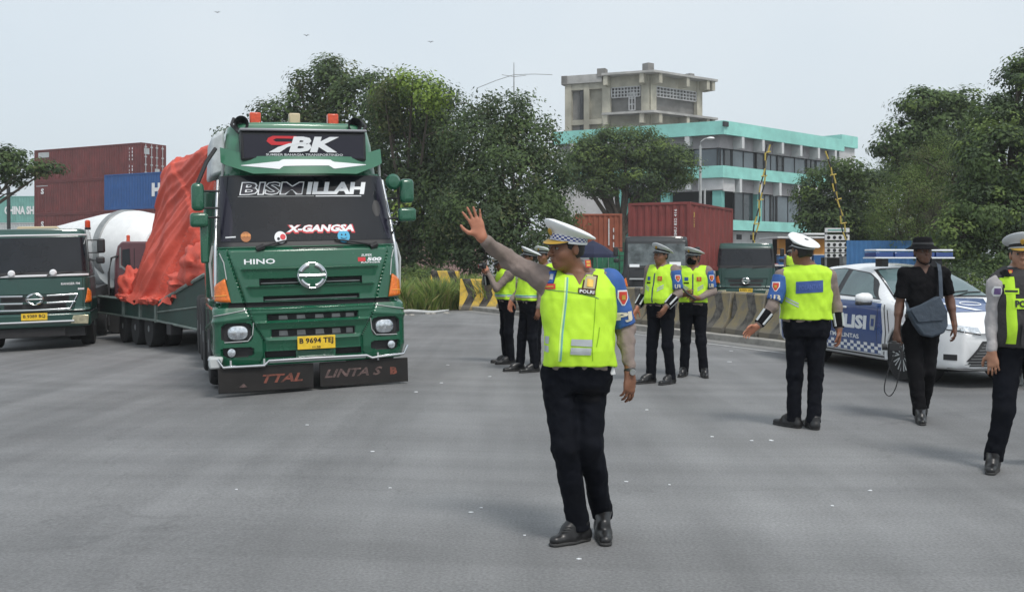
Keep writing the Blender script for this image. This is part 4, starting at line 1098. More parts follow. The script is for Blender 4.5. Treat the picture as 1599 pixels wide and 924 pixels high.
class Proj:
    """drop flat shapes onto a mesh: rays run along direction d through the point built from (a,b)"""
    def __init__(s, obj, org, ua, ub, d, dist=1.0):
        me = obj.data; s.b = BVHTree.FromPolygons([tuple(v.co) for v in me.vertices], [tuple(p.vertices) for p in me.polygons])
        s.o = Vector(org); s.ua = Vector(ua).normalized(); s.ub = Vector(ub).normalized(); s.d = Vector(d).normalized(); s.dist = dist
    def __call__(s, a, b, off=.003, loose=True):
        p = s.o + s.ua * a + s.ub * b - s.d * s.dist
        h, n, i, t = s.b.ray_cast(p, s.d, s.dist * 2)
        if h is None: return None
        return h - s.d * off
def patch(name, parent, mt, pr, a0, a1, b0, b1, off=.003, na=10, nb=10, fn=None, uv=None):
    """conformal patch; fn(u,v)->(a,b) overrides the rectangle"""
    vs = {}; V = []; F = []
    for i in range(na + 1):
        for j in range(nb + 1):
            a, b = (a0 + (a1 - a0) * i / na, b0 + (b1 - b0) * j / nb) if fn is None else fn(i / na, j / nb)
            p = pr(a, b, off)
            if p is not None: vs[i, j] = len(V); V.append(tuple(p))
    for i in range(na):
        for j in range(nb):
            q = [(i, j), (i + 1, j), (i + 1, j + 1), (i, j + 1)]
            if all(k in vs for k in q):
                pts = [Vector(V[vs[k]]) for k in q]
                if max((pts[t] - pts[(t + 1) % 4]).length for t in range(4)) < 4 * max(abs(a1 - a0) / na, abs(b1 - b0) / nb, .012): F.append(tuple(vs[k] for k in q))
    if not F: return None
    return ob(name, V, F, mt, parent, smooth=180)
def text_proj(key, name, parent, mt, pr, ca, cb, w_, h_, off=.006, rot=0.0):
    v, f = TX[key]; V = []; ok = []; c, s = math.cos(rot), math.sin(rot)
    for a, b in v:
        x, y = a * w_, b * h_; p = pr(ca + x * c - y * s, cb + x * s + y * c, off); ok.append(p is not None); V.append(tuple(p) if p is not None else (0, 0, 0))
    F = [t for t in f if all(ok[i] for i in t)]
    return ob(name, V, F, mt, parent) if F else None

TORSO = [(.80, .0, .00, .150, .100), (.90, 0, 0, .172, .125), (.98, 0, 0, .168, .122), (1.06, 0, 0, .158, .116), (1.16, 0, 0, .165, .118), (1.26, 0, 0, .178, .122),
         (1.34, 0, 0, .183, .118), (1.40, 0, .005, .168, .104), (1.44, 0, .01, .130, .085), (1.475, 0, .012, .075, .066)]
def person(label, X, Y, yaw=0.0, P=None, sc=1.0, skin=0, h=.008, top='shirt', shirt=None, vest=None, cap=None, trousers=None, sleeves='long', mask=False, glasses=False,
           armband=None, guards=(), z0=None, extras=None, cat='person'):
    Pd = default_pose(); Pd.update(P or {}); P = Pd; shirt = shirt or M_SHIRT; trousers = trousers or M_TROU
    t = thing('person', label, cat, (X, Y, gz(X, Y) if z0 is None else z0), yaw)
    J = {k: (np.array(v, float) * sc if isinstance(v, np.ndarray) else v) for k, v in P.items()}
    sk = M_SKIN[skin]; wd = P['wide']
    tab = []
    for z, cx, cy, rx, ry in TORSO:
        bl = P['belly'] * math.exp(-((z - 1.07) / .13) ** 2)
        lean = P.get('lean', (0, 0)); f = max(0, (z - .9) / .55)
        tab.append((z * sc, (cx + lean[0] * f + P['sway'] * (1 - f)) * sc, (cy + lean[1] * f - bl * .55) * sc, (rx * wd + bl * .35) * sc, (ry * (wd * .5 + .5) + bl * .6) * sc))
    ty = P['torso_yaw']
    allp = np.array([J[k] for k in J if isinstance(J[k], np.ndarray)]); lo = allp.min(0) - .17 * sc; hi = allp.max(0) + .17 * sc
    lo[2] = -.02; lo = np.minimum(lo, (-.26 * sc, -.24 * sc, -.02)); hi = np.maximum(hi, (.26 * sc, .2 * sc, 1.8 * sc))
    for s_ in 'RL':
        if 'hand' + s_ in J: e = J['wr' + s_] + unit(J['hand' + s_]['dir']) * .24; lo = np.minimum(lo, e - .03); hi = np.maximum(hi, e + .03)
    # ---- head frame
    hy, hp = P['hyaw'], P['hpitch']
    RH = Matrix.Rotation(hy, 3, 'Z') @ Matrix.Rotation(hp, 3, 'X') @ Matrix.Rotation(P.get('hroll', 0), 3, 'Y'); Rn_ = np.array(RH); H = J['head']
    def hh(x, y, z): return H + Rn_ @ (np.array((x, y, z)) * sc)
    # ---- body
    B = Vol(lo, hi, h)
    B.loft(tab, -.014, .03, ty, z0=.84 * sc, z1=1.475 * sc)
    B.cone(J['shR'], J['shL'], .055 * sc, .055 * sc, .04)
    nk = np.array((tab[-1][1], .012 * sc, 1.44 * sc))
    B.cone(nk, hh(0, .018, -.045), .056 * sc, .054 * sc, .03)
    B.cone(nk + v3(0, .01, 0), nk + v3(0, .02, -.06), .07 * sc, .1 * sc, .05)
    B.ell(hh(0, .016, .028), v3(.074, .094, .088) * sc, .02, Rn_)
    B.ell(hh(0, -.022, -.035), v3(.062, .068, .078) * sc, .03, Rn_)
    B.ell(hh(0, -.052, -.088), v3(.032, .030, .024) * sc, .03, Rn_)
    B.ell(hh(.036, -.045, -.030), v3(.026, .03, .03) * sc, .02, Rn_); B.ell(hh(-.036, -.045, -.030), v3(.026, .03, .03) * sc, .02, Rn_)
    B.cone(hh(-.030, -.078, .026), hh(.030, -.078, .026), .011 * sc, .011 * sc, .014)
    B.cone(hh(0, -.088, .012), hh(0, -.110, -.022), .0075 * sc, .0125 * sc, .010)
    for g in (-1, 1):
        B.ell(hh(g * .011, -.100, -.026), v3(.009, .010, .008) * sc, .006, Rn_)
        B.ell(hh(g * .031, -.094, .006), v3(.017, .012, .011) * sc, .012, Rn_, sub=True)
        B.ell(hh(g * .077, .012, -.008), v3(.010, .020, .032) * sc, .006, Rn_)
    B.ell(hh(0, -.090, -.054), v3(.022, .008, .0065) * sc, .006, Rn_); B.ell(hh(0, -.088, -.067), v3(.019, .008, .007) * sc, .006, Rn_)
    for s_, g in (('R', -1), ('L', 1)):
        B.cone(J['sh' + s_], J['el' + s_], .050 * sc, .040 * sc, .03); B.cone(J['el' + s_], J['wr' + s_], .040 * sc, .0265 * sc, .02)
        m = J['el' + s_] * .7 + J['wr' + s_] * .3; B.cone(J['el' + s_], m, .038 * sc, .041 * sc, .02)
        hs = J['hand' + s_]; e = J['wr' + s_]
        B.cone(e, e + unit(hs['dir']) * .03 * sc, .025 * sc, .026 * sc, .02, (hs['palm'], .75)); hand(B, e, hs, g, sc)
        B.cone(J['hip' + s_], J['kn' + s_], .082 * sc, .055 * sc, .03); B.cone(J['kn' + s_], J['an' + s_], .055 * sc, .040 * sc, .02)
        B.cone(J['an' + s_] - v3(0, 0, .03) * sc, J['an' + s_] * .5 + J['toe' + s_] * .5 + v3(0, 0, -.005), .028 * sc, .016 * sc, .01)
    bd = sdf_ob('body', B, [sk, M_PALM], t)
    # palms are lighter: faces whose normal agrees with the palm direction
    for s_ in 'RL':
        hs = J['hand' + s_]; pn = Vector(unit(hs['palm'])); c = Vector(J['wr' + s_] + unit(hs['dir']) * .09 * sc)
        for p in bd.data.polygons:
            if (p.center - c).length < .13 * sc and p.normal.dot(pn) > .35: p.material_index = 1
    # ---- eyes, brows, lips
    if not P.get('noface'):
        for g in (-1, 1):
            e = MB(); e.lathe([(.0005, -.0095), (.006, -.0075), (.0095, 0), (.006, .0075), (.0005, .0095)], 'y', (0, 0, 0), 10)
            eo = e.build('eye', M_EYEW, t, smooth=180); eo.matrix_local = Matrix.Translation(hh(g * .031, -.080, .006)) @ RH.to_4x4() @ Matrix.Scale(sc, 4)
            ir = MB().lathe([(.0048, -.0102), (.0044, -.006)], 'y', (0, 0, 0), 8).build('iris', M_HAIR, eo)
            bw = MB().box(-.016, .016, -.004, .004, -.0025, .0025).build('eyebrow', M_HAIR, t); bw.matrix_local = Matrix.Translation(hh(g * .032, -.0905, .029)) @ RH.to_4x4() @ Matrix.Rotation(g * .12, 4, 'Y') @ Matrix.Scale(sc, 4)
    # ---- hair
    Hh = Vol(H - .14 * sc, H + .16 * sc, min(h, .006))
    Hh.ell(hh(0, .018, .030), v3(.0795, .099, .094) * sc, .02, Rn_)
    Hh.ell(hh(0, .04, -.02), v3(.067, .064, .07) * sc, .02, Rn_)
    n1 = Rn_ @ unit((0, -.93, .10)); c1 = hh(0, -.035, 0)      # keep behind the face plane
    n2 = Rn_ @ unit((0, .35, -1)); c2 = hh(0, .05, -.052)
    nt_ = Rn_ @ v3(0, 0, 1)
    def hf(X, Y, Z):
        a = (X - c1[0]) * n1[0] + (Y - c1[1]) * n1[1] + (Z - c1[2]) * n1[2]
        up = (X - H[0]) * nt_[0] + (Y - H[1]) * nt_[1] + (Z - H[2]) * nt_[2]
        a = a - .05 * sstep(.02 * sc, .06 * sc, up) - .02 * sstep(.0, .02, -up) * -1
        b = (X - c2[0]) * n2[0] + (Y - c2[1]) * n2[1] + (Z - c2[2]) * n2[2]
        return np.maximum(a, b)
    Hh.clip(hf); Hh.noise(.0012, 160, 3)
    if P.get('hair', True): sdf_ob('hair', Hh, M_HAIR, t, 0)
    # ---- trousers
    T = Vol(np.minimum(lo, (-.24, -.2, 0)), (hi[0], hi[1], 1.1 * sc), h)
    T.loft(tab, .004, .03, ty, z0=.83 * sc, z1=1.03 * sc)
    for s_ in 'RL':
        a, k, n = J['hip' + s_], J['kn' + s_], J['an' + s_]
        T.cone(a + v3(0, 0, .02), k, .096 * sc * (wd * .4 + .6), .070 * sc, .035); T.cone(k, n + v3(0, 0, -.01), .070 * sc, .062 * sc, .03)
    T.noise(.0055, 26, 5, (1.3, 1.3, .45)); T.noise(.0035, 62, 8, (.45, .45, 1.35))
    an = min(J['anR'][2], J['anL'][2])
    def tf(X, Y, Z):
        hem = np.where(np.abs(X - J['anR'][0]) + np.abs(Y - J['anR'][1]) * .6 < np.abs(X - J['anL'][0]) + np.abs(Y - J['anL'][1]) * .6, J['anR'][2], J['anL'][2]) - .035 * sc
        return np.maximum(hem - Z + 0 * Y, Z - 1.03 * sc)
    T.clip(tf); tro = sdf_ob('trousers', T, trousers, t)
    # ---- shirt
    S = Vol(lo, (hi[0], hi[1], max(1.56 * sc, J['wrR'][2] + .08, J['elR'][2] + .1)), h)
    S.loft(tab, .003, .03, ty, z0=.96 * sc, z1=1.475 * sc)
    S.cone(J['shR'], J['shL'], .064 * sc, .064 * sc, .05)
    for s_ in 'RL':
        if sleeves == 'long':
            q_ = P.get('slv', .93); S.cone(J['sh' + s_], J['el' + s_], .066 * sc, .051 * sc, .04); S.cone(J['el' + s_], J['wr' + s_] * q_ + J['el' + s_] * (1 - q_), .051 * sc, .037 * sc, .03)
        else:
            m = J['sh' + s_] * .22 + J['el' + s_] * .78; S.cone(J['sh' + s_], m, .052 * sc, .064 * sc, .03)
    if sleeves != 'long':
        for s_ in 'RL':
            m = J['sh' + s_] * .25 + J['el' + s_] * .75; d = unit(J['el' + s_] - J['sh' + s_])
            lo_, hi_ = m - .11, m + .11
            if s_ == 'R': hi_[0] = min(hi_[0], -.168 * wd * sc)
            else: lo_[0] = max(lo_[0], .168 * wd * sc)
            S.sub(lambda X, Y, Z, m=m, d=d: -((X - m[0]) * d[0] + (Y - m[1]) * d[1] + (Z - m[2]) * d[2]), lo_, hi_, .004)
    # collar
    S.cone(nk + v3(0, .0, .0), nk + v3(0, .012, .045) * sc, .073 * sc, .066 * sc, .012)
    S.sub(lambda X, Y, Z: np.sqrt((X - nk[0]) ** 2 + (Y - nk[1] - .006) ** 2) - .060 * sc, nk - .08, nk + .09, .003)
    S.sub(lambda X, Y, Z: np.abs(X - nk[0]) - (Z - (1.41 * sc)) * .55, nk + v3(-.06, -.13, -.04), nk + v3(.06, -.03, .12), .004)
    S.noise(P.get('wr', .004), 34, 11, (1, 1, 1.2)); S.noise(P.get('wr', .004) * .7, 80, 12, (.6, .6, 1.3))
    so = sdf_ob('shirt', S, shirt, t)
    # ---- shoes
    for s_ in 'RL':
        a, o = J['an' + s_], J['toe' + s_]; d = unit((o - a) * v3(1, 1, 0)); low = P.get('heel' + s_, 0.0)
        W = Vol(np.minimum(a, o) - .13 * sc, np.maximum(a, o) + .12 * sc, min(h, .007))
        hl = a - d * .035 * sc; hl[2] = .032 * sc + low; tt = o + d * .035 * sc; tt[2] = .030 * sc
        W.cone(hl, tt * .45 + hl * .55, .040 * sc, .044 * sc, .03); W.cone(tt * .5 + hl * .5, tt, .044 * sc, .034 * sc, .03, ((0, 0, 1), .8))
        W.cone(hl + v3(0, 0, .01), a + v3(0, 0, .03) * sc, .042 * sc, .048 * sc, .03)
        W.cone(a * .5 + tt * .5 + v3(0, 0, .012), a + v3(0, 0, .02), .036 * sc, .047 * sc, .04)
        W.clip(lambda X, Y, Z: .002 - Z + 0 * X + 0 * Y if low == 0 else np.full((1, 1, 1), -1.0) + 0 * (X + Y + Z))
        W.clip(lambda X, Y, Z: Z - (a[2] + .035 * sc) + 0 * X + 0 * Y)
        sh = sdf_ob('shoe', W, M_SHOE, t)
        So = Vol(np.minimum(a, o) - .13 * sc, np.maximum(a, o) + .12 * sc, min(h, .007))
        q = v3(0, 0, -.02 * sc); So.cone(hl + q, tt * .5 + hl * .5 + q, .044 * sc, .047 * sc, .02, ((0, 0, 1), .45)); So.cone(tt * .5 + hl * .5 + q, tt + q + v3(0, 0, .0), .047 * sc, .038 * sc, .02, ((0, 0, 1), .45))
        if low == 0: So.clip(lambda X, Y, Z: .001 - Z + 0 * X + 0 * Y)
        sdf_ob('sole', So, M_SOLE, sh)
    # ---- belt
    BE = Vol((-.3, -.3, .95 * sc), (.3, .3, 1.06 * sc), min(h, .007)); BE.loft(tab, .012, .01, ty, z0=.985 * sc, z1=1.022 * sc); bl = sdf_ob('belt', BE, M_SHOE, t, 0)
    # ---- vest
    vo = None
    if vest:
        Vv = Vol((-.36 * sc, -.34 * sc, .8 * sc), (.36 * sc, .3 * sc, 1.56 * sc), h)
        zb = vest.get('hem', .985) * sc
        Vv.loft([(z, a, b, c, d) for z, a, b, c, d in tab], vest.get('off', .022) * sc, .03, ty, z0=zb, z1=1.47 * sc)
        mR, mL = J['shR'].copy(), J['shL'].copy(); cR = nk.copy()
        Vv.cone(mR * .78 + nk * .22 + v3(0, 0, .006), mL * .78 + nk * .22 + v3(0, 0, .006), .070 * sc, .070 * sc, .04)
        # armholes
        for s_ in 'RL':
            a = J['sh' + s_]; d = unit(v3(math.cos(ty), math.sin(ty), 0)) * (1 if s_ == 'L' else -1); c = a + d * vest.get('arm', .062) * sc + v3(0, 0, -.045) * sc
            Vv.ell(c, v3(.062, .30, .125) * sc, .012, np.array(Matrix.Rotation(ty, 3, 'Z')), sub=True)
        # neck opening, V in front
        Vv.sub(lambda X, Y, Z: np.sqrt((X - nk[0]) ** 2 + (Y - nk[1]) ** 2) - .082 * sc, nk + v3(-.1, -.1, -.06), nk + v3(.1, .1, .14), .008)
        f_ = v3(math.sin(ty), -math.cos(ty), 0)
        Vv.sub(lambda X, Y, Z: np.maximum(np.abs((X - nk[0]) * math.cos(ty) + (Y - nk[1]) * math.sin(ty)) - (Z - 1.415 * sc) * .6, -((X - nk[0]) * f_[0] + (Y - nk[1]) * f_[1])), nk + v3(-.14, -.24, -.08), nk + v3(.14, .24, .12), .008)
        Vv.noise(.0062, 19, 21, (1.0, 1, 1.1)); Vv.noise(.0032, 48, 22, (1.2, 1.2, .5))
        vo = sdf_ob('vest', Vv, vest.get('mat', M_NEON), t)
    # ---- armbands on the upper arm
    for s_, spec in (armband or {}).items():
        a, b = J['sh' + s_], J['el' + s_]; A = Vol(np.minimum(a, b) - .13, np.maximum(a, b) + .13, h); d = unit(b - a)
        A.cone(a, b, .083 * sc, .068 * sc, .01); L_ = np.linalg.norm(b - a)
        f0, f1 = spec.get('range', (.02, .82))
        A.clip(lambda X, Y, Z: np.maximum(f0 * L_ - ((X - a[0]) * d[0] + (Y - a[1]) * d[1] + (Z - a[2]) * d[2]), ((X - a[0]) * d[0] + (Y - a[1]) * d[1] + (Z - a[2]) * d[2]) - f1 * L_))
        A.noise(.002, 50, 4)
        ao = sdf_ob('armband', A, spec.get('mat', M_BRASS), t)
        if spec.get('text') and ao:
            vd = Vector(spec.get('view', (0, 1, 0))); ux = Vector((0, 0, 1)).cross(-vd).normalized() * (1)
            ux = vd.cross(Vector((0, 0, 1))).normalized()
            pr = Proj(ao, (a + b) / 2, ux, (0, 0, 1), vd)
            text_proj(spec['text'], 'lettering', ao, mat('armband_lettering', (.62, .58, .46), .6), pr, spec.get('tx', 0), spec.get('tz', -.055) * sc, spec.get('tw', .09) * sc, .055 * sc, rot=spec.get('rot', 0))
            sx = spec.get('tx', 0) * .6
            sh_ = lambda u, v, ww=.030, hh_=.036: (sx + (u - .5) * 2 * ww * (1 - .75 * max(0, .5 - v) * 2), .045 * sc + (v - .5) * 2 * hh_)
            patch('badge', ao, M_WHT, pr, -.03, .03, 0, .07, .003, 8, 8, fn=lambda u, v: sh_(u, v, .036 * sc, .042 * sc))
            patch('badge', ao, M_REDB, pr, -.03, .03, 0, .07, .006, 8, 8, fn=lambda u, v: sh_(u, v, .028 * sc, .034 * sc))
            patch('badge', ao, M_GOLD, pr, sx - .012, sx + .012, .035, .06, .010, 4, 4)
    for s_ in guards:
        a, b = J['el' + s_], J['wr' + s_]; A = Vol(np.minimum(a, b) - .1, np.maximum(a, b) + .1, min(h, .006)); d = unit(b - a); L_ = np.linalg.norm(b - a)
        A.cone(a, b, .060 * sc, .047 * sc, .01)
        A.clip(lambda X, Y, Z: np.maximum(.30 * L_ - ((X - a[0]) * d[0] + (Y - a[1]) * d[1] + (Z - a[2]) * d[2]), ((X - a[0]) * d[0] + (Y - a[1]) * d[1] + (Z - a[2]) * d[2]) - .93 * L_))
        ao = sdf_ob('arm_guard', A, M_BLACKC, t)
        sv = unit(np.cross(d, (0, 1, .3)))
        e2 = unit(np.cross(d, sv))
        for w_ in (.75, 2.25, 3.75, 5.25):
            b_ = MB(); an_ = w_ * math.pi / 3; nrm = sv * math.cos(an_) + e2 * math.sin(an_)
            p0 = a + d * .34 * L_ + nrm * .054 * sc; p1 = a + d * .90 * L_ + nrm * .0465 * sc
            b_.tube([p0, p1], .0125 * sc, 6); b_.build('silver_stripe', M_SILV, ao)
    # ---- cap
    if cap: make_cap(t, H, RH, sc, **cap)
    if glasses:
        for g in (-1, 1):
            l = MB().prism([(-.020, .012), (.019, .014), (.019, -.006), (.010, -.014), (-.012, -.013), (-.020, -.004)], -.003, .003).build('sunglass_lens', M_GLS, t, bevel=.002)
            l.matrix_local = Matrix.Translation(hh(g * .031, -.100, .004)) @ RH.to_4x4() @ Matrix.Rotation(g * .22, 4, 'Z') @ Matrix.Scale(sc, 4)
        b_ = MB()
        for g in (-1, 1): b_.tube([hh(g * .05, -.092, .012), hh(g * .074, -.05, .012), hh(g * .079, .01, .010)], .0028, 5)
        b_.tube([hh(-.014, -.104, .010), hh(.014, -.104, .010)], .0026, 5); b_.build('sunglass_frame', M_GLS, t)
    if mask:
        K = Vol(H - .15, H + .1, .006); K.ell(hh(0, -.03, -.048), v3(.071, .080, .062) * sc, .02, Rn_); K.cone(hh(0, -.09, .0), hh(0, -.112, -.03), .016, .018, .02)
        kk = Rn_ @ v3(0, -1, 0); kc = hh(0, -.028, 0); ku = Rn_ @ v3(0, 0, 1); kt = hh(0, -.1, .004)
        K.clip(lambda X, Y, Z: np.maximum(-((X - kc[0]) * kk[0] + (Y - kc[1]) * kk[1] + (Z - kc[2]) * kk[2]), (X - kt[0]) * ku[0] + (Y - kt[1]) * ku[1] + (Z - kt[2]) * ku[2]))
        sdf_ob('face_mask', K, M_BLACKC, t)
    D = dict(root=t, J=J, vest=vo, shirt=so, tab=tab, sc=sc, H=H, RH=RH, trousers=tro, hh=hh, body=bd, nk=nk)
    if extras: extras(D)
    return D

def make_cap(par, H, RH, sc, crown=None, band=None, visor='black', checker=False, badge=True, tall=1.0, pitch=-4, roll=0):
    """peaked service cap: lathe rings in head space, front is -y"""
    crown = crown or M_CAPW; n = 40
    root_m = Matrix.Translation(H) @ RH.to_4x4() @ Matrix.Rotation(R(pitch), 4, 'X') @ Matrix.Rotation(R(roll), 4, 'Y') @ Matrix.Scale(sc, 4)
    def ring(rx, ry, z, cy=.012, fz=0.0, fr=0.0):
        o = []
        for k in range(n):
            a = 2 * math.pi * k / n; x, y = rx * math.cos(a), ry * math.sin(a); f = -math.sin(a)   # f=1 at the front
            g = 1 + fr * f; o.append((x * g, cy + y * g, z + fz * f + .010 * abs(math.cos(a)) * min(1, max(0, rx - .088) / .04 if z < .11 else rx / .134) * -1))
        return o
    def lay(name, rings, mt, parent, closed_top=False, thick=0):
        v = []; f = []
        for r in rings: v += r
        for i in range(len(rings) - 1):
            for k in range(n): f.append((i * n + k, i * n + (k + 1) % n, (i + 1) * n + (k + 1) % n, (i + 1) * n + k))
        if closed_top: f.append(tuple(range((len(rings) - 1) * n, len(rings) * n)))
        o = ob(name, v, f, mt, parent, smooth=50); return o
    cp = lay('cap', [ring(.088, .106, .062, fz=.004), ring(.090, .108, .074, fz=.008), ring(.108, .126, .085 * tall, fz=.018), ring(.128, .146, .099 * tall, fz=.032), ring(.134, .152, .107 * tall, fz=.038), ring(.1345, .1525, .111 * tall, fz=.040),
                     ring(.130, .148, .116 * tall, fz=.039), ring(.10, .115, .124 * tall, fz=.030), ring(.05, .058, .128 * tall, fz=.014), ring(.02, .023, .129 * tall, fz=.006)], crown, par, True)
    cp.matrix_local = root_m
    bm_ = M_CHK if checker else (band or M_HAIR)
    rr = [ring(.0865, .1045, .040, fz=.0), ring(.0885, .1065, .040, fz=.0), ring(.0905, .1085, .055, fz=.002), ring(.0918, .1098, .070, fz=.005), ring(.0895, .1075, .072, fz=.006)]
    bo = lay('cap_band', rr, bm_, cp)
    if checker:
        uvl = bo.data.uv_layers.new(name='UVMap')
        for p in bo.data.polygons:
            for li in p.loop_indices:
                vi = bo.data.loops[li].vertex_index; k = vi % n; i = vi // n
                kk = k if not (k == 0 and any((bo.data.loops[l2].vertex_index % n) == n - 1 for l2 in p.loop_indices)) else n
                uvl.data[li].uv = (kk * 1.0, {0: 0, 1: 0, 2: 1.6, 3: 3.2, 4: 3.4}[i])
        lay('cap_braid', [ring(.0895, .1075, .036), ring(.0915, .1095, .036), ring(.0915, .1095, .046), ring(.089, .107, .047)], M_CAPW, cp)
    else:
        lay('cap_braid', [ring(.090, .108, .044), ring(.0925, .1105, .044), ring(.0925, .1105, .052), ring(.090, .108, .053)], M_SILV, cp)
    # visor
    v = []; f = []; m = 18
    for i in range(m + 1):
        a = R(-62) + R(124) * i / m; s_, c_ = math.sin(a), math.cos(a)
        inn = (.089 * s_, .012 - .107 * c_, .046); w_ = .050 * (max(0, math.cos(a * 1.38))) ** .7
        o = (inn[0] * (1 + w_ * 2.2), inn[1] - w_ * (.95), inn[2] - w_ * .62)
        v += [inn, o, (o[0], o[1], o[2] - .004), (inn[0], inn[1], inn[2] - .004)]
    for i in range(m):
        for k in range(4): f.append((i * 4 + k, (i + 1) * 4 + k, (i + 1) * 4 + (k + 1) % 4, i * 4 + (k + 1) % 4))
    vo = ob('visor', v, f, M_SHOE, cp, smooth=40)
    if visor == 'gold':
        v2 = []; f2 = []
        for i in range(m + 1):
            p, q = Vector(v[i * 4]), Vector(v[i * 4 + 1]); v2 += [tuple(p.lerp(q, .25) + Vector((0, 0, .003))), tuple(p.lerp(q, .97) + Vector((0, 0, .003)))]
        for i in range(m): f2.append((2 * i, 2 * i + 1, 2 * i + 3, 2 * i + 2))
        ob('visor_braid', v2, f2, M_GOLD, vo)
    if badge:
        MB().prism([(-.014, .0), (0, -.016), (.014, .0), (.016, .018), (0, .030), (-.016, .018)], -.004, .004).build('cap_badge', M_GOLD, cp, bevel=.002).matrix_local = Matrix.Translation((0, -.114, .078)) @ Matrix.Rotation(R(28), 4, 'X')
    return cp
# ============================================================ VEHICLES
def paint(name, c, rough=.28, coat=.7, var=.10, metal=.0): return mat(name, c, rough, metal, var=var, scale=2.5, coat=coat)
M_GRN = paint('truck_green', (.008, .094, .048), .25)
M_GRNL = paint('deflector_green', (.036, .16, .088), .36)
M_GRN2 = paint('dark_green_cab', (.007, .055, .043), .32)
M_GLASS = mat('windscreen_dark', (.010, .012, .016), .07, var=.25, scale=1.2, spec=.42)
M_RUB = mat('tyre_rubber', (.018, .018, .019), .85, var=.3, scale=9)
M_RIM = mat('rim_grey', (.22, .23, .235), .55, .3, var=.25, scale=8)
M_ORL = mat('orange_lens', (.75, .17, .015), .25, coat=.5, var=.25, scale=22)
M_REDL = mat('beacon_red_orange', (.62, .07, .02), .35, coat=.4, var=.2, scale=18)
M_CLR = mat('clear_lens', (.62, .66, .70), .1, .75, var=.35, scale=22)
M_YPL = mat('number_plate_yellow', (.78, .52, .03), .5, var=.12, scale=16)
M_CHAS = mat('chassis_black', (.022, .022, .024), .7, var=.3, scale=5)
M_CREAM = mat('beacon_cream', (.55, .46, .30), .4)
M_STKW = mat('sticker_white', (.78, .80, .82), .5); M_STKR = mat('sticker_red', (.60, .03, .04), .5); M_STKB = mat('sticker_blue', (.05, .38, .62), .5)
M_SCREEN = mat('sign_face_black', (.012, .011, .022), .25)

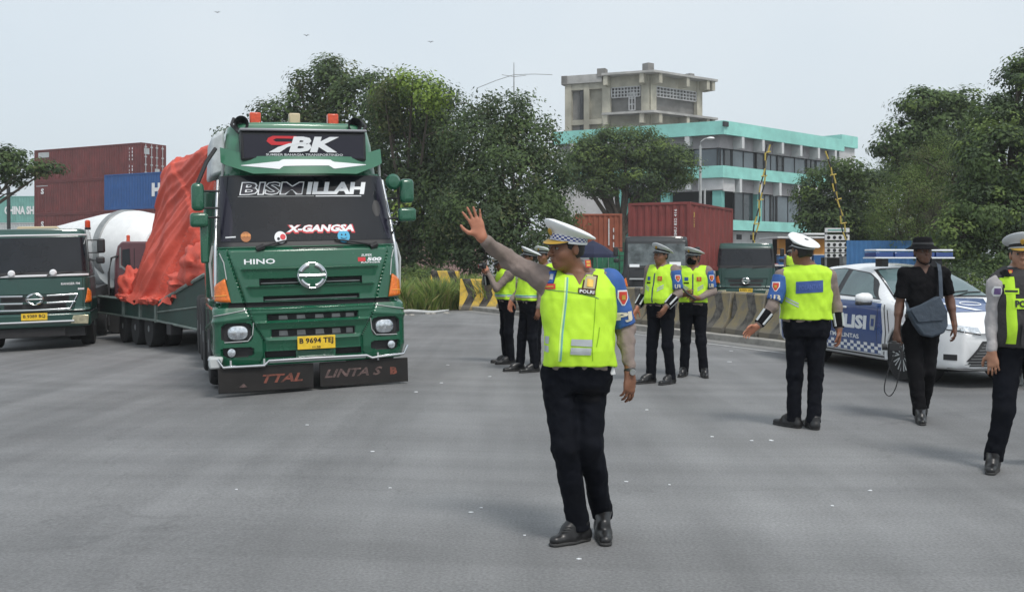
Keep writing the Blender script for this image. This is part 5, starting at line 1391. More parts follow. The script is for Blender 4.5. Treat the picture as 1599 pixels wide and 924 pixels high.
class Shell:
    """front and sides of a cab. u runs along the outline from the middle, z up, off = outwards"""
    def __init__(s, W, yf, r, crown=.05, disp=None): s.W, s.yf, s.r, s.crown, s.disp = W, yf, r, crown, disp
    def ip(s, t, z): return float(np.interp(z, [a for a, b in t], [b for a, b in t]))
    def pt(s, u, z, off=0.0, use_disp=False):
        W, yf, r = s.ip(s.W, z) / 2, s.ip(s.yf, z), s.ip(s.r, z); a = W - r; g = 1 if u >= 0 else -1; q = abs(u); c = s.crown
        if q < a: x, y, nx_, ny_ = q, yf + c * (q / a) ** 2, 0, -1
        elif q < a + math.pi * r / 2:
            f = (q - a) / r; x, y, nx_, ny_ = a + r * math.sin(f), yf + c + r * (1 - math.cos(f)), math.sin(f), -math.cos(f)
        else: x, y, nx_, ny_ = W, yf + c + r + (q - a - math.pi * r / 2), 1, 0
        o = off - (s.disp(u, z) if (use_disp and s.disp) else 0)
        return Vector((g * (x + nx_ * o), y + ny_ * o, z))
    def uback(s, z, yb): W, yf, r = s.ip(s.W, z) / 2, s.ip(s.yf, z), s.ip(s.r, z); return W - r + math.pi * r / 2 + (yb - yf - s.crown - r)
    def build(s, name, mats, parent, z0, z1, dz, yb, du=.02, matfn=None, top=None):
        zs = np.linspace(z0, z1, max(2, int((z1 - z0) / dz) + 1)); zm = (z0 + z1) / 2
        Wm = max(b for a, b in s.W) / 2; fr = np.arange(0, Wm + .18, du); nb = 8
        V = []; F = []; MI = []; n = 2 * (len(fr) + nb) - 1
        for z in zs:
            ub = s.uback(z, yb); us = np.concatenate([fr, np.linspace(fr[-1] + (ub - fr[-1]) / nb, ub, nb)]); us = np.concatenate([-us[::-1], us[1:]])
            V += [tuple(s.pt(u, z, 0, True)) for u in us]
        for i in range(len(zs) - 1):
            for k in range(n - 1):
                F.append((i * n + k, i * n + k + 1, (i + 1) * n + k + 1, (i + 1) * n + k))
                if matfn:
                    uu = (list(-fr[::-1]) + list(fr[1:])); kk = k - nb
                    u = (uu[kk] + uu[kk + 1]) / 2 if 0 <= kk < len(uu) - 1 else 9 * (1 if kk > 0 else -1)
                    MI.append(matfn(u, (zs[i] + zs[i + 1]) / 2))
                else: MI.append(0)
        b = len(V)       # back wall and roof/floor caps
        F.append(tuple((i) * n for i in range(len(zs))) + tuple(i * n + n - 1 for i in range(len(zs) - 1, -1, -1))); MI.append(0)
        F.append(tuple(range(n))); MI.append(0)
        if top is None: F.append(tuple(range((len(zs) - 1) * n, len(zs) * n))[::-1]); MI.append(0)
        else:
            base = (len(zs) - 1) * n; prev = [Vector(V[base + k]) for k in range(n)]; c = Vector((0, sum(p.y for p in prev) / n, 0)); lst = base
            for sc_, dz_ in top:
                nb_ = len(V)
                for p in prev: V.append((p.x * sc_, c.y + (p.y - c.y) * sc_, z1 + dz_))
                for k in range(n - 1): F.append((lst + k, lst + k + 1, nb_ + k + 1, nb_ + k)); MI.append(0)
                F.append((lst + n - 1, lst, nb_, nb_ + n - 1)); MI.append(0); lst = nb_
            F.append(tuple(range(lst, lst + n))[::-1]); MI.append(0)
        return ob(name, V, F, mats, parent, MI, smooth=32)
    def patch(s, name, mt, parent, u0, u1, z0, z1, off=.004, nu=24, nz=8, fn=None, thick=0):
        V = []; F = []
        for i in range(nu + 1):
            for j in range(nz + 1):
                u, z = (u0 + (u1 - u0) * i / nu, z0 + (z1 - z0) * j / nz) if fn is None else fn(i / nu, j / nz)
                V.append(tuple(s.pt(u, z, off)))
        for i in range(nu):
            for j in range(nz): a = i * (nz + 1) + j; F.append((a, a + nz + 1, a + nz + 2, a + 1))
        o = ob(name, V, F, mt, parent, smooth=180)
        if thick: m = o.modifiers.new('t', 'SOLIDIFY'); m.thickness = thick; m.offset = 0
        return o
    def poly(s, name, mt, parent, pts, off=.005, thick=.0):
        """filled outline in (u,z); triangulated by fan in strips"""
        me = MB(); V = [tuple(s.pt(u, z, off)) for u, z in pts]; o = ob(name, V, [tuple(range(len(pts)))], mt, parent)
        if thick: m = o.modifiers.new('t', 'SOLIDIFY'); m.thickness = thick; m.offset = 1 if False else -1
        return o
    def line(s, name, mt, parent, pts, r=.008, off=.006, sub=6):
        P_ = []
        for i in range(len(pts) - 1):
            for k in range(sub): t = k / sub; P_.append(s.pt(pts[i][0] * (1 - t) + pts[i + 1][0] * t, pts[i][1] * (1 - t) + pts[i + 1][1] * t, off))
        P_.append(s.pt(*pts[-1], off)); return MB().tube(P_, r, 6).build(name, mt, parent, smooth=60)
    def text(s, key, name, mt, parent, cu, cz, w_, h_, off=.008, shear=0.0, slope=0.0):
        return put_text(key, name, parent, mt, lambda a, b: s.pt(cu + a, cz + b + a * slope, off), w_, h_, shear)

def wheel(parent, x, y, r=.5, w_=.28, side=-1, name='wheel', z=None, hub=True, rim=None):
    z = r if z is None else z
    g = MB().lathe([(r * .60, -w_ / 2), (r * .93, -w_ / 2), (r * .985, -w_ / 2 * .8), (r, -w_ / 2 * .55), (r, w_ / 2 * .55), (r * .985, w_ / 2 * .8), (r * .93, w_ / 2), (r * .60, w_ / 2)], 'x', (0, 0, 0), 32)
    o = MB(); t = ob(name, g.v, g.f, M_RUB, parent, smooth=40); t.location = (x, y, z)
    q = side * w_ / 2
    rm = MB().lathe([(r * .61, q * .7), (r * .60, q * .98), (r * .54, q * .95), (r * .48, q * .35), (r * .30, q * .3), (r * .24, q * .9), (r * .16, q * 1.02), (.002, q * 1.04)], 'x', (0, 0, 0), 24)
    rm.build('rim', rim or M_RIM, t, smooth=35)
    if hub:
        b = MB()
        for k in range(8): a = k * math.pi / 4; b.lathe([(.018, q * .3), (.018, q * .62), (.004, q * .66)], 'x', (0, r * .38 * math.cos(a), r * .38 * math.sin(a)), 6)
        b.build('wheel_nuts', M_STEEL, t)
    return t
def emblem(sh, parent, cu, cz, rx, rz, mt_ring=None, off=.03):
    """oval truck emblem: two facing arcs and a middle bar"""
    base = MB(); n = 32
    def P_(a, k, o): return sh.pt(cu + rx * k * math.cos(a), cz + rz * k * math.sin(a), o)
    V = []; F = []
    for k, o in ((1.1, 0), (1.1, off), (.97, off + .012)):
        V += [tuple(P_(2 * math.pi * i / n, k, o)) for i in range(n)]
    for j in range(2):
        for i in range(n): F.append((j * n + i, j * n + (i + 1) % n, (j + 1) * n + (i + 1) % n, (j + 1) * n + i))
    F.append(tuple(range(2 * n, 3 * n)))
    e = ob('emblem', V, F, mt_ring or M_GRN, parent, smooth=40)
    MB().tube([P_(2 * math.pi * i / 32, 1.0, off + .012) for i in range(33)], rx * .05, 6).build('emblem_ring', M_CHR, e)
    for a0, a1 in ((R(22), R(75)), (R(105), R(158)), (R(202), R(255)), (R(285), R(338))):
        MB().tube([P_(a0 + (a1 - a0) * i / 8, .84, off + .016) for i in range(9)], rx * .12, 6).build('emblem_arc', M_CHR, e)
    MB().tube([sh.pt(cu + rx * .9 * t, cz, off + .016) for t in np.linspace(-1, 1, 9)], rx * .09, 6).build('emblem_bar', M_CHR, e)
    return e
def mirror(parent, c, size, mt, arms=(), face_back=True, round_=False):
    o = MB().box(-size[0] / 2, size[0] / 2, -.05, .06, -size[1] / 2, size[1] / 2).build('mirror', mt, parent, bevel=min(size) * (.45 if round_ else .25), bseg=4, smooth=60); o.location = c
    MB().box(-size[0] * .42, size[0] * .42, .0605, .064, -size[1] * .42, size[1] * .42).build('mirror_glass', M_GLASS, o, smooth=None)
    for a in arms: MB().tube([Vector(a) - Vector(c), Vector((0, .02, a[2] - c[2] if abs(a[2] - c[2]) < size[1] / 2 else 0))], .014, 6).build('arm', M_CHAS, o)
    return o

# ------------------------------------------------------------ the big green truck
TYAW, TROLL = R(19), R(-1.5)
TP = (-2.40, 12.5)
tk = thing('green_truck', 'big green cab truck with a black sign box and red beacons on its roof deflector', 'truck', (TP[0], TP[1], gz(*TP) - .01))
tk.rotation_euler = Matrix.Rotation(TYAW, 4, 'Z').to_3x3().__matmul__(Matrix.Rotation(TROLL, 3, 'Y')).to_euler()
def bib(z): return float(np.interp(z, [.33, .45, .63, .83, 1.0, 1.66], [.66, .60, .60, .72, .79, 1.0]))
SLOTS = [(1.27, 1.345, .64), (1.085, 1.135, .60), (.857, .93, .565), (.665, .752, .52), (.42, .50, .60)]
def d_main(u, z):
    x = abs(u); d = 0.0
    def rs(v, e=.012): return max(0., min(1., v / e))
    # bib stands proud of the corners
    e = bib(z) - x; d -= .022 * (max(0, min(1, e / .03 + .5))) * max(0, min(1, (1.70 - z) / .02))
    # panel line
    if abs(x - bib(z) - .012) < .010 and z < 1.7: d += .016
    if z > 1.0 and z < 1.48 and x < .90:
        w_ = np.interp(z, [1.02, 1.47], [.74, .87]); k = max(0, min(1, (w_ - x) / .05))
        lip = max(np.interp(z, [1.35, 1.44, 1.47, 1.475], [0, .018, .042, 0]), np.interp(z, [1.14, 1.235, 1.262, 1.268], [0, .018, .042, 0]))
        d -= lip * k
    if z < 1.02 and x < .85:
        w_ = bib(z); k = max(0, min(1, (w_ - x) / .04))
        lip = max(np.interp(z, [.93, .98, 1.005, 1.012], [0, .02, .040, 0]), np.interp(z, [.755, .80, .840, .852], [0, .018, .040, 0]), np.interp(z, [.52, .585, .630, .66], [0, .014, .034, 0]))
        d -= lip * k
    for a, b, hw in SLOTS:
        if a <= z <= b and x < hw: d += .075 * min(rs(z - a + .006), rs(b - z + .006), rs(hw - x))
    if 1.022 < z < 1.075 and x < 1.3: d += .05
    # headlight pocket and fog pocket
    hx, hz = (x - .935) / .185, (z - .725) / .115
    if hx * hx * hx * hx + hz * hz * hz * hz < 1: d += .045
    fx, fz = (x - .93) / .20, (z - .50) / .055
    if fx ** 4 + fz ** 4 < 1: d += .05
    # swept crease on the corners of the bumper
    if z < 1.0 and x > bib(z): d -= .018 * math.exp(-((z - .90 + .10 * (x - .8)) / .03) ** 2)
    if 1.70 < z < 1.715: d += .014
    return d
def m_main(u, z):
    x = abs(u)
    for a, b, hw in SLOTS:
        if a <= z <= b and x < hw: return 1
    if 1.022 < z < 1.075 and x < 1.02: return 1
    if ((x - .935) / .185) ** 4 + ((z - .725) / .115) ** 4 < 1: return 1
    if ((x - .93) / .20) ** 4 + ((z - .50) / .055) ** 4 < .9: return 1
    return 0
sh = Shell(W=[(.33, 2.34), (.5, 2.42), (1.0, 2.42), (1.06, 2.32), (1.7, 2.28), (2.62, 2.10)], yf=[(.33, .03), (.5, .0), (.95, .0), (1.02, .035), (1.08, .05), (1.5, .08), (1.7, .12), (2.62, .46)],
           r=[(.33, .17), (1.0, .17), (1.1, .2), (2.62, .2)], crown=.07, disp=d_main)
cab = sh.build('cab', [M_GRN, M_CHAS], tk, .34, 2.62, .0115, 2.05, .014, m_main)
# mesh inside the slots
b = MB()
for a, c, hw in SLOTS[2:4]:
    for xx in (-.42, -.2, .03, .24, .42): b.add([sh.pt(xx, a + .008, -.045), sh.pt(xx + .11, a + .008, -.045), sh.pt(xx + .10, c - .02, -.045), sh.pt(xx + .0, c - .02, -.045)], [(0, 1, 2, 3)])
b.build('grille_insert', M_STEEL, tk, smooth=None)
for a, c, hw in SLOTS[:2]: sh.line('grille_trim', M_LGR, tk, [(-hw + .02, (a + c) / 2 - .012), (hw - .02, (a + c) / 2 - .012)], .006, -.03, 20)
# windscreen
sh.patch('windscreen_frame', M_BLK, tk, -1.17, 1.17, 1.735, 2.60, .003, 50, 14)
ws = sh.patch('windscreen', M_GLASS, tk, -1.09, 1.09, 1.79, 2.585, .009, 50, 14)
sh.text('BISM-', 'sticker_lettering', M_STKW, ws, -.42, 2.435, .78, .165, .012, .25); sh.text('BISM', 'sticker_lettering', M_SCREEN, ws, -.42, 2.435, .755, .140, .016, .25); sh.text('ILLAH', 'sticker_lettering', M_STKW, ws, .40, 2.435, .76, .155, .014, .25)
sh.line('sticker_rule', M_LGR, ws, [(-.85, 2.335), (.1, 2.335)], .004, .011); sh.line('sticker_rule', M_STKW, ws, [(.12, 2.335), (.72, 2.335)], .008, .011)
sh.text('X-GANGSA-', 'sticker_lettering', M_STKR, ws, .165, 1.930, .90, .108, .012, .35); sh.text('X-GANGSA', 'sticker_lettering', M_STKW, ws, .165, 1.938, .86, .086, .016, .35)
def disc(cu, cz, r, mt, par, name='round_sticker', off=.014, n=24):
    return ob(name, [tuple(sh.pt(cu + r * math.cos(2 * math.pi * i / n), cz + r * math.sin(2 * math.pi * i / n), off)) for i in range(n)], [tuple(range(n))], mt, par)
d = disc(-.36, 1.835, .074, M_STKW, ws); disc(-.33, 1.842, .034, M_STKR, d, 'sticker_spot', .018); disc(-.385, 1.82, .018, M_SCREEN, d, 'sticker_spot', .018)
d = disc(.44, 1.838, .080, M_STKB, ws); disc(.415, 1.855, .010, M_SCREEN, d, 'eye_dot', .018); disc(.465, 1.855, .010, M_SCREEN, d, 'eye_dot', .018); sh.line('smile', M_SCREEN, d, [(.40, 1.822), (.425, 1.808), (.455, 1.808), (.48, 1.822)], .004, .018, 3)
d = disc(-.78, 1.85, .062, mat('sticker_brown', (.36, .14, .05), .6), ws); 
for k in (-1, 0, 1): disc(-.78 + k * .04, 1.868, .02, mat('sticker_orange', (.6, .25, .08), .6), d, 'sticker_spot', .018)
sh.line('sticker_rule', M_STKW, ws, [(-1.02, 1.845), (-.90, 1.85)], .010, .012)
for u in (.93,): 
    o = sh.patch('inner_mirror', M_BLK, ws, .86, .96, 2.08, 2.28, .013, 6, 6, fn=lambda a, c: (.91 + (a - .5) * .11 * math.sin(math.pi * (.12 + .76 * c)), 2.08 + .20 * c))
for g in (-1, 1): sh.patch('inner_pillar', M_SCREEN, ws, 0, .1, 0, .1, .0115, 8, 14, fn=lambda a, c: (g * (1.085 - (.06 + .10 * abs(math.sin(c * 2.6 + (0 if g > 0 else .7)))) * (1 - a)), 1.80 + .775 * c))
# wipers
for u0, u1 in ((-.62, -.28), (.82, .32)):
    w_ = MB(); w_.tube([sh.pt(u0, 1.725, .03), sh.pt((u0 + u1) / 2, 1.765, .045), sh.pt(u1, 1.80, .03)], [.022, .014, .01], 6); w_.tube([sh.pt(u0 - .04, 1.70, .02), sh.pt(u0 + .05, 1.735, .04)], .035, 8); w_.build('wiper', M_CHAS, tk)
# cowl vent
sh.patch('cowl_vent', M_CHAS, tk, -.22, .42, 1.655, 1.715, .006, 20, 3, fn=lambda a, c: (.1 + (a - .5) * (.66 - .12 * (1 - c)), 1.655 + .055 * c)); sh.line('vent_slat', M_GRN, tk, [(-.14, 1.69), (.34, 1.69)], .007, .012); sh.line('vent_trim', M_LGR, tk, [(-.12, 1.640), (.32, 1.640)], .007, .010)
sh.text('HINO', 'lettering', M_STKW, tk, -.63, 1.555, .375, .062, .026); sh.text('SUPER', 'lettering', M_STKW, tk, .72, 1.60, .14, .028, .026, .3)
o = sh.patch('badge', M_STKR, tk, .60, .70, 1.525, 1.575, .026, 4, 2); sh.text('500', 'lettering', M_STKW, tk, .82, 1.55, .19, .045, .026, .3); sh.text('RANGER', 'lettering', M_STKW, tk, .77, 1.512, .26, .018, .026, .3)
emblem(sh, tk, .0, 1.375, .175, .15, M_GRN, .062)
# lights
for g in (-1, 1):
    h_ = ob('headlight', [tuple(sh.pt(g * (.92 + .125 * math.copysign(abs(math.cos(a)) ** .7, math.cos(a)) * k), .728 + .085 * math.copysign(abs(math.sin(a)) ** .8, math.sin(a)) * k, o_)) for k, o_ in ((1, -.035), (.93, -.008), (.6, .006), (.2, .010)) for a in np.linspace(0, 2 * math.pi, 24, endpoint=False)],
            [(j * 24 + i, j * 24 + (i + 1) % 24, (j + 1) * 24 + (i + 1) % 24, (j + 1) * 24 + i) for j in range(3) for i in range(24)] + [tuple(range(72, 96))], M_CLR, tk, smooth=50)
    for k in (-.05, .05): MB().lathe([(.03, .004), (.033, -.012), (.012, -.016)], 'y', tuple(sh.pt(g * (.92 + k), .73, .012)), 14).build('bulb', M_CHR, h_)
    sh.line('headlight_trim', M_LGR, tk, [(g * .73, .84), (g * .745, .70), (g * .80, .63), (g * 1.08, .622)], .006, .004, 5)
    MB().lathe([(.045, .0), (.048, -.02), (.02, -.03), (.002, -.03)], 'y', tuple(sh.pt(g * 1.0, .50, -.01)), 16).build('fog_light', M_CLR, tk)
    # wrap-round turn signal
    pts = [(g * .985, 1.085), (g * 1.045, 1.36), (g * 1.20, 1.27), (g * 1.20, 1.10)]
    t_ = sh.patch('turn_signal', M_ORL, tk, 0, 1, 0, 1, .022, 10, 8, fn=lambda a, c: ((pts[0][0] * (1 - a) + pts[3][0] * a) * (1 - c) + (pts[1][0] * (1 - a) + pts[2][0] * a) * c, (pts[0][1] * (1 - a) + pts[3][1] * a) * (1 - c) + (pts[1][1] * (1 - a) + pts[2][1] * a) * c), thick=.03)
    sh.line('lens_rib', mat('lens_bright', (.95, .45, .08), .3), t_, [(g * 1.03, 1.17), (g * 1.19, 1.16)], .006, .038)
    sh.line('corner_trim', M_LGR, tk, [(g * 1.03, 1.35), (g * 1.06, 1.55), (g * 1.12, 1.66)], .007, .006)
    sh.line('corner_trim', M_LGR, tk, [(g * .80, .995), (g * .98, .965), (g * 1.22, .93)], .006, .008)
# number plate
MB().cbox((.02, -.075, .585), (.47, .012, .155)).build('number_plate', M_YPL, tk, bevel=.003); PLT = [x for x in tk.children if x.name.startswith('number_plate')] if False else None
put_text('B 9694 TEJ', 'lettering', tk, M_SCREEN, lambda a, c: (.02 + a, -.084, .60 + c), .42, .082); put_text('11.25', 'lettering', tk, M_SCREEN, lambda a, c: (.02 + a, -.084, .53 + c), .10, .025)
MB().cbox((.02, .0, .44), (.5, .02, .12)).build('plate_bracket', M_GRN, tk, bevel=.01)
# skirt boards with worn lettering
M_BOARD = mat('skirt_board', (.012, .0105, .010), .75, var=.4, scale=5)
for x0, x1 in ((-1.17, -.02), (.06, 1.19)):
    bd_ = MB().box(x0, x1, -.03, .01, .045, .335).build('skirt_board', M_BOARD, tk, bevel=.006)
M_WORN = mat('worn_lettering', (.20, .13, .12), .8, col2=(.04, .03, .03), scale=24); M_WORNR = mat('worn_red', (.30, .09, .06), .8, col2=(.05, .03, .025), scale=20)
put_text('TTAL', 'lettering', tk, M_WORNR, lambda a, c: (-.40 + a, -.034, .185 + c), .52, .10, .5); put_text('LINTA S', 'lettering', tk, M_WORN, lambda a, c: (.49 + a, -.034, .20 + c), .70, .10, .5)
put_text('B', 'lettering', tk, M_WORNR, lambda a, c: (1.0 + a, -.034, .19 + c), .09, .09); MB().prism([(-.93, .10), (-.83, .10), (-.87, .15)], -.036, -.031).build('mark', M_WORN, tk, smooth=None)
MB().tube([(-1.27, .10, .43), (-1.16, -.02, .43), (-1.11, -.05, .345), (-.62, -.06, .345), (-.565, -.06, .395), (.0, -.07, .40), (.65, -.06, .395), (.72, -.06, .362), (.80, -.06, .37), (1.13, -.05, .39), (1.20, .02, .48)], .018, 8).build('chrome_guard', M_CHR, tk)
MB().tube([(-.56, -.055, .375), (.64, -.055, .372)], .008, 6).build('guard_rail', M_LGR, tk)
for x in (-1.02, -.62, .80): MB().tube([(x, -.045, .33), (x, -.045, .42)], .012, 6).build('guard_clamp', M_LGR, tk)
MB().prism([(-1.27, .33), (-1.14, .33), (-1.10, .46), (-1.27, .46)], -.02, .25).build('step_corner', M_LGR, tk, bevel=.02)
# side windows, door lines, chrome pillar strip, fuel tank, steps
for g in (-1, 1):
    sh.patch('side_window', M_GLASS, tk, g * 1.42, g * 2.35, 1.80, 2.45, .006, 10, 6)
    sh.line('pillar_chrome', M_CHR, tk, [(g * 1.225, 1.12), (g * 1.20, 1.7), (g * 1.19, 2.1), (g * 1.16, 2.55)], .022, .012, 6)
    sh.line('door_seam', M_CHAS, tk, [(g * 1.36, .9), (g * 1.36, 2.5)], .006, .0); sh.line('door_seam', M_CHAS, tk, [(g * 2.5, .9), (g * 2.5, 2.5)], .006, .0)
    MB().box(g * 1.0, g * 1.22, .80, 1.9, 1.02, 1.10).build('mudguard', M_GRN, tk, bevel=.02)
    MB().tube([(g * 1.19, .36, 1.15), (g * 1.215, .38, 1.55), (g * 1.17, .42, 1.75)], .018, 6).build('grab_handle', M_LGR, tk)
# roof deflector
dsh = Shell(W=[(2.55, 1.98), (3.0, 1.92), (3.24, 1.84)], yf=[(2.55, .48), (3.0, .60), (3.24, .70)], r=[(2.55, .22), (3.24, .26)], crown=.04)
dd = dsh.build('roof_deflector', [M_GRNL], tk, 2.56, 3.20, .04, 2.0, .03, None, top=[(.985, .03), (.93, .055), (.82, .075), (.5, .085)])
for u in (-.80, .80): dsh.line('deflector_crease', M_GRNL, dd, [(u, 2.62), (u * .98, 3.18)], .014, .003)
MB().prism([(-.96, 2.66), (-1.16, 2.60), (-1.13, 3.1), (-.97, 3.2)], .85, 1.9).build('side_fairing', mat('wrapped_plastic', (.52, .56, .58), .55, var=.25, scale=6), tk, bevel=.04)
# black sign box
bx_ = MB().box(-.80, .80, .38, .70, 2.77, 3.12).build('sign_box', M_BLK, tk, bevel=.02)
MB().box(-.81, .81, .34, .6, 3.122, 3.155).build('sign_box_lip', mat('lip_silver', (.30, .30, .32), .35, .5), bx_, bevel=.012)
MB().box(-.765, .765, .372, .379, 2.80, 3.085).build('sign_face', M_SCREEN, bx_, smooth=None)
fnb = lambda cx, cz, y=.366: (lambda a, c: (cx + a, y, cz + c))
# S with a red bar, swoosh and BK
rd = MB(); rd.prism([(-.46, 3.04), (-.40, 3.065), (-.10, 3.065), (-.14, 3.035), (-.36, 3.035), (-.40, 3.015), (-.36, 2.995), (-.16, 2.995), (-.20, 2.955), (-.42, 2.955), (-.48, 3.0)], .362, .368); rd.build('logo_red', M_STKR, bx_, smooth=None)
sw = MB(); sw.prism([(-.46, 2.865), (-.34, 2.93), (-.20, 2.975), (-.02, 2.995), (.08, 2.985), (-.08, 2.975), (-.22, 2.93), (-.32, 2.865)], .355, .361); sw.build('logo_swoosh', M_STKW, bx_, smooth=None)
put_text('BK', 'logo_letters', bx_, M_STKW, fnb(.14, 2.965, .357), .62, .19, -.0 + .35)
put_text('SUMBER BAHAGIA TRANSPORTINDO', 'lettering', bx_, M_STKW, fnb(0, 2.84), .98, .026)
# sun visor wing
def vis(x, v):
    q = abs(x); zt = np.interp(q, [0, .64, 1.04], [2.815, 2.82, 2.945]); zb = np.interp(q, [0, .66, 1.0, 1.04], [2.60, 2.605, 2.73, 2.76])
    return Vector((x, .20 + .34 * (q / 1.04) ** 2.2 + .07 * v, zb + (zt - zb) * v))
V = []; F = []; nxx, nv = 60, 6
for lay in (0, 1):
    for i in range(nxx + 1):
        for j in range(nv + 1):
            p = vis(-1.04 + 2.08 * i / nxx, j / nv); V.append((p.x, p.y + .035 * lay, p.z))
for lay in (0, 1):
    for i in range(nxx):
        for j in range(nv): a = lay * (nxx + 1) * (nv + 1) + i * (nv + 1) + j; F.append((a, a + nv + 1, a + nv + 2, a + 1))
o1 = (nxx + 1) * (nv + 1)
for i in range(nxx):
    for j in (0, nv): a = i * (nv + 1) + j; F.append((a, a + nv + 1, a + nv + 1 + o1, a + o1))
for j in range(nv):
    for i in (0, nxx): a = i * (nv + 1) + j; F.append((a, a + 1, a + 1 + o1, a + o1))
vz = ob('sun_visor', V, F, M_GRNL, tk, smooth=40)
up = [(-.80, 2.713), (-.33, 2.752), (-.30, 2.775), (.31, 2.775), (.35, 2.748), (.80, 2.728)]; dn = [(-.80, 2.708), (-.34, 2.655), (-.29, 2.692), (.29, 2.700), (.35, 2.660), (.80, 2.722)]
V = []; F = []
for i, x in enumerate(np.linspace(-.80, .80, 60)):
    for zc in (np.interp(x, [a for a, b in dn], [b for a, b in dn]), np.interp(x, [a for a, b in up], [b for a, b in up])):
        q = abs(x); zt = np.interp(q, [0, .64, 1.04], [2.815, 2.82, 2.945]); zb = np.interp(q, [0, .66, 1.0, 1.04], [2.60, 2.605, 2.73, 2.76]); p = vis(x, (zc - zb) / (zt - zb)); V.append((p.x, p.y - .006, p.z))
for i in range(59): F.append((2 * i, 2 * i + 2, 2 * i + 3, 2 * i + 1))
ob('visor_stripe', V, F, M_STKW, vz)
for g in (-1, 1): MB().tube([(g * 1.0, .55, 2.78), (g * 1.02, .62, 2.60)], .02, 6).build('visor_stay', M_LGR, vz)
# beacons and horns
for x, mt_ in ((-.57, M_REDL), (-.06, M_CREAM), (.45, M_REDL)):
    bb = MB().box(-.072, .072, -.06, .06, .03, .17).build('beacon', mt_, tk, bevel=.015); bb.location = (x, .86, 3.235)
    MB().box(-.078, .078, -.066, .066, -.02, .03).build('beacon_base', M_BLK, bb, bevel=.004)
for x in (-.76, .72):
    hn = MB(); hn.lathe([(.03, .30), (.04, .15), (.085, 0), (.095, -.02), (.075, .0), (.03, .12)], 'y', (x, .70, 3.25), 18); hn.tube([(x, .95, 3.24), (x + .02 * (1 if x > 0 else -1), .75, 3.14), (x - .08 * (1 if x > 0 else -1), .60, 3.05)], .03, 8); hn.build('horn', M_BLK, tk)
for g in (-1, 1): MB().tube([(g * .66, .66, 3.13), (g * .80, .68, 3.14), (g * .88, .75, 3.24), (g * .84, .9, 3.33)], .022, 8).build('roof_rail', M_CHAS, tk)
# mirrors
mirror(tk, (-1.34, .30, 2.33), (.155, .33), M_GRN, [(-1.08, .36, 2.40), (-1.08, .36, 2.2)], round_=True)
mirror(tk, (-1.33, .30, 2.06), (.22, .17), M_GRN, [(-1.08, .36, 2.09)])
MB().box(-1.32, -1.22, .34, .42, 1.55, 2.0).build('mirror_post', M_GRN, tk, bevel=.02)
MB().tube([(-1.34, .32, 2.48), (-1.22, .4, 2.75), (-1.10, .5, 2.92)], .025, 6).build('mirror_stay', M_CHAS, tk)
mirror(tk, (1.315, .30, 2.39), (.19, .30), M_GRN, [(1.06, .36, 2.46), (1.06, .36, 2.3)], round_=True)
mirror(tk, (1.30, .26, 2.09), (.24, .17), M_GRN, [(1.07, .36, 2.05)])
rm_ = MB().lathe([(.002, -.05), (.07, -.04), (.10, 0), (.095, .05), (.05, .06)], 'y', (1.12, .24, 2.50), 18).build('round_mirror', M_GRN, tk)
MB().tube([(1.04, .40, 2.60), (1.2, .33, 2.5), (1.22, .33, 2.0), (1.1, .38, 1.85)], .016, 6).build('mirror_stay', M_CHAS, tk)
# chassis and wheels
ch = MB(); ch.box(-.45, .45, .3, 6.0, .55, .85); ch.build('chassis', M_CHAS, tk, smooth=None)
MB().box(-1.05, 1.05, .12, 2.0, .40, .9).build('engine_bay', M_CHAS, tk, smooth=None)
for y in (1.30, 3.05):
    for g in (-1, 1): wheel(tk, g * 1.07, y, .50, .29, g)
for y in (4.6, 5.85):
    for g in (-1, 1):
        for k in (0, 1): wheel(tk, g * (1.06 - .31 * k), y, .50, .27, g, hub=False)
for g in (-1, 1): MB().lathe([(.02, -.4), (.29, -.4), (.30, -.38), (.30, .38), (.29, .4), (.02, .4)], 'y', (g * .85, 2.15, .72), 20).build('fuel_tank', M_STEEL, tk)
MB().box(-1.0, 1.0, 2.08, 2.2, .9, 3.1).build('cab_rear_panel', M_GRN, tk, bevel=.03)
MB().box(-1.20, -1.0, 1.95, 2.35, .95, 2.5).build('rear_side_panel', M_GRN, tk, bevel=.03)

tk.scale = (.97, 1, 1.025)
# ------------------------------------------------------------ low-loader trailer and its covered load
tA = Vector((-5.4, 18.05)); tdir = Vector((-3.2, 4.92)).normalized(); tn_ = Vector((tdir.y, -tdir.x))   # tn_ points to the right side
rzt = math.atan2(-tdir.x, tdir.y)
tr = thing('lowbed_trailer', 'dark green low-loader trailer behind the big green truck', 'trailer', (tA.x, tA.y, gz(tA.x, tA.y)), rzt)
# local: y along the trailer to its rear, x to its right; left side at x=0
M_TRG = mat('trailer_green', (.022, .055, .045), .5, var=.3, scale=2, bump=.1); M_TRL = mat('trailer_rail', (.16, .20, .18), .5, var=.3, scale=4)
Z0 = -gz(tA.x, tA.y)      # world zero in local height
zl = lambda z: z + Z0
side = MB(); side.prism([(-1.2, zl(.55)), (0.2, zl(.28)), (3.4, zl(.30)), (9.0, zl(.22)), (9.0, zl(.62)), (3.2, zl(.66)), (0.0, zl(1.27)), (-1.2, zl(1.30))], 0, 2.8, 'yz'); side.build('deck', M_TRG, tr, smooth=None, bevel=.015)
rl = MB(); rl.tube([(-.02, -1.2, zl(1.31)), (-.02, 0, zl(1.28)), (-.02, 3.2, zl(.67)), (-.02, 9, zl(.63))], .035, 6); rl.build('rail', M_TRL, tr)
rl = MB(); rl.tube([(-.02, .2, zl(.29)), (-.02, 3.4, zl(.31)), (-.02, 9, zl(.23))], .025, 6); rl.build('rail', M_TRL, tr)
rl = MB(); rl.tube([(-.02, .1, zl(.72)), (-.02, 3.3, zl(.48))], .018, 6); rl.build('rail', M_TRL, tr)
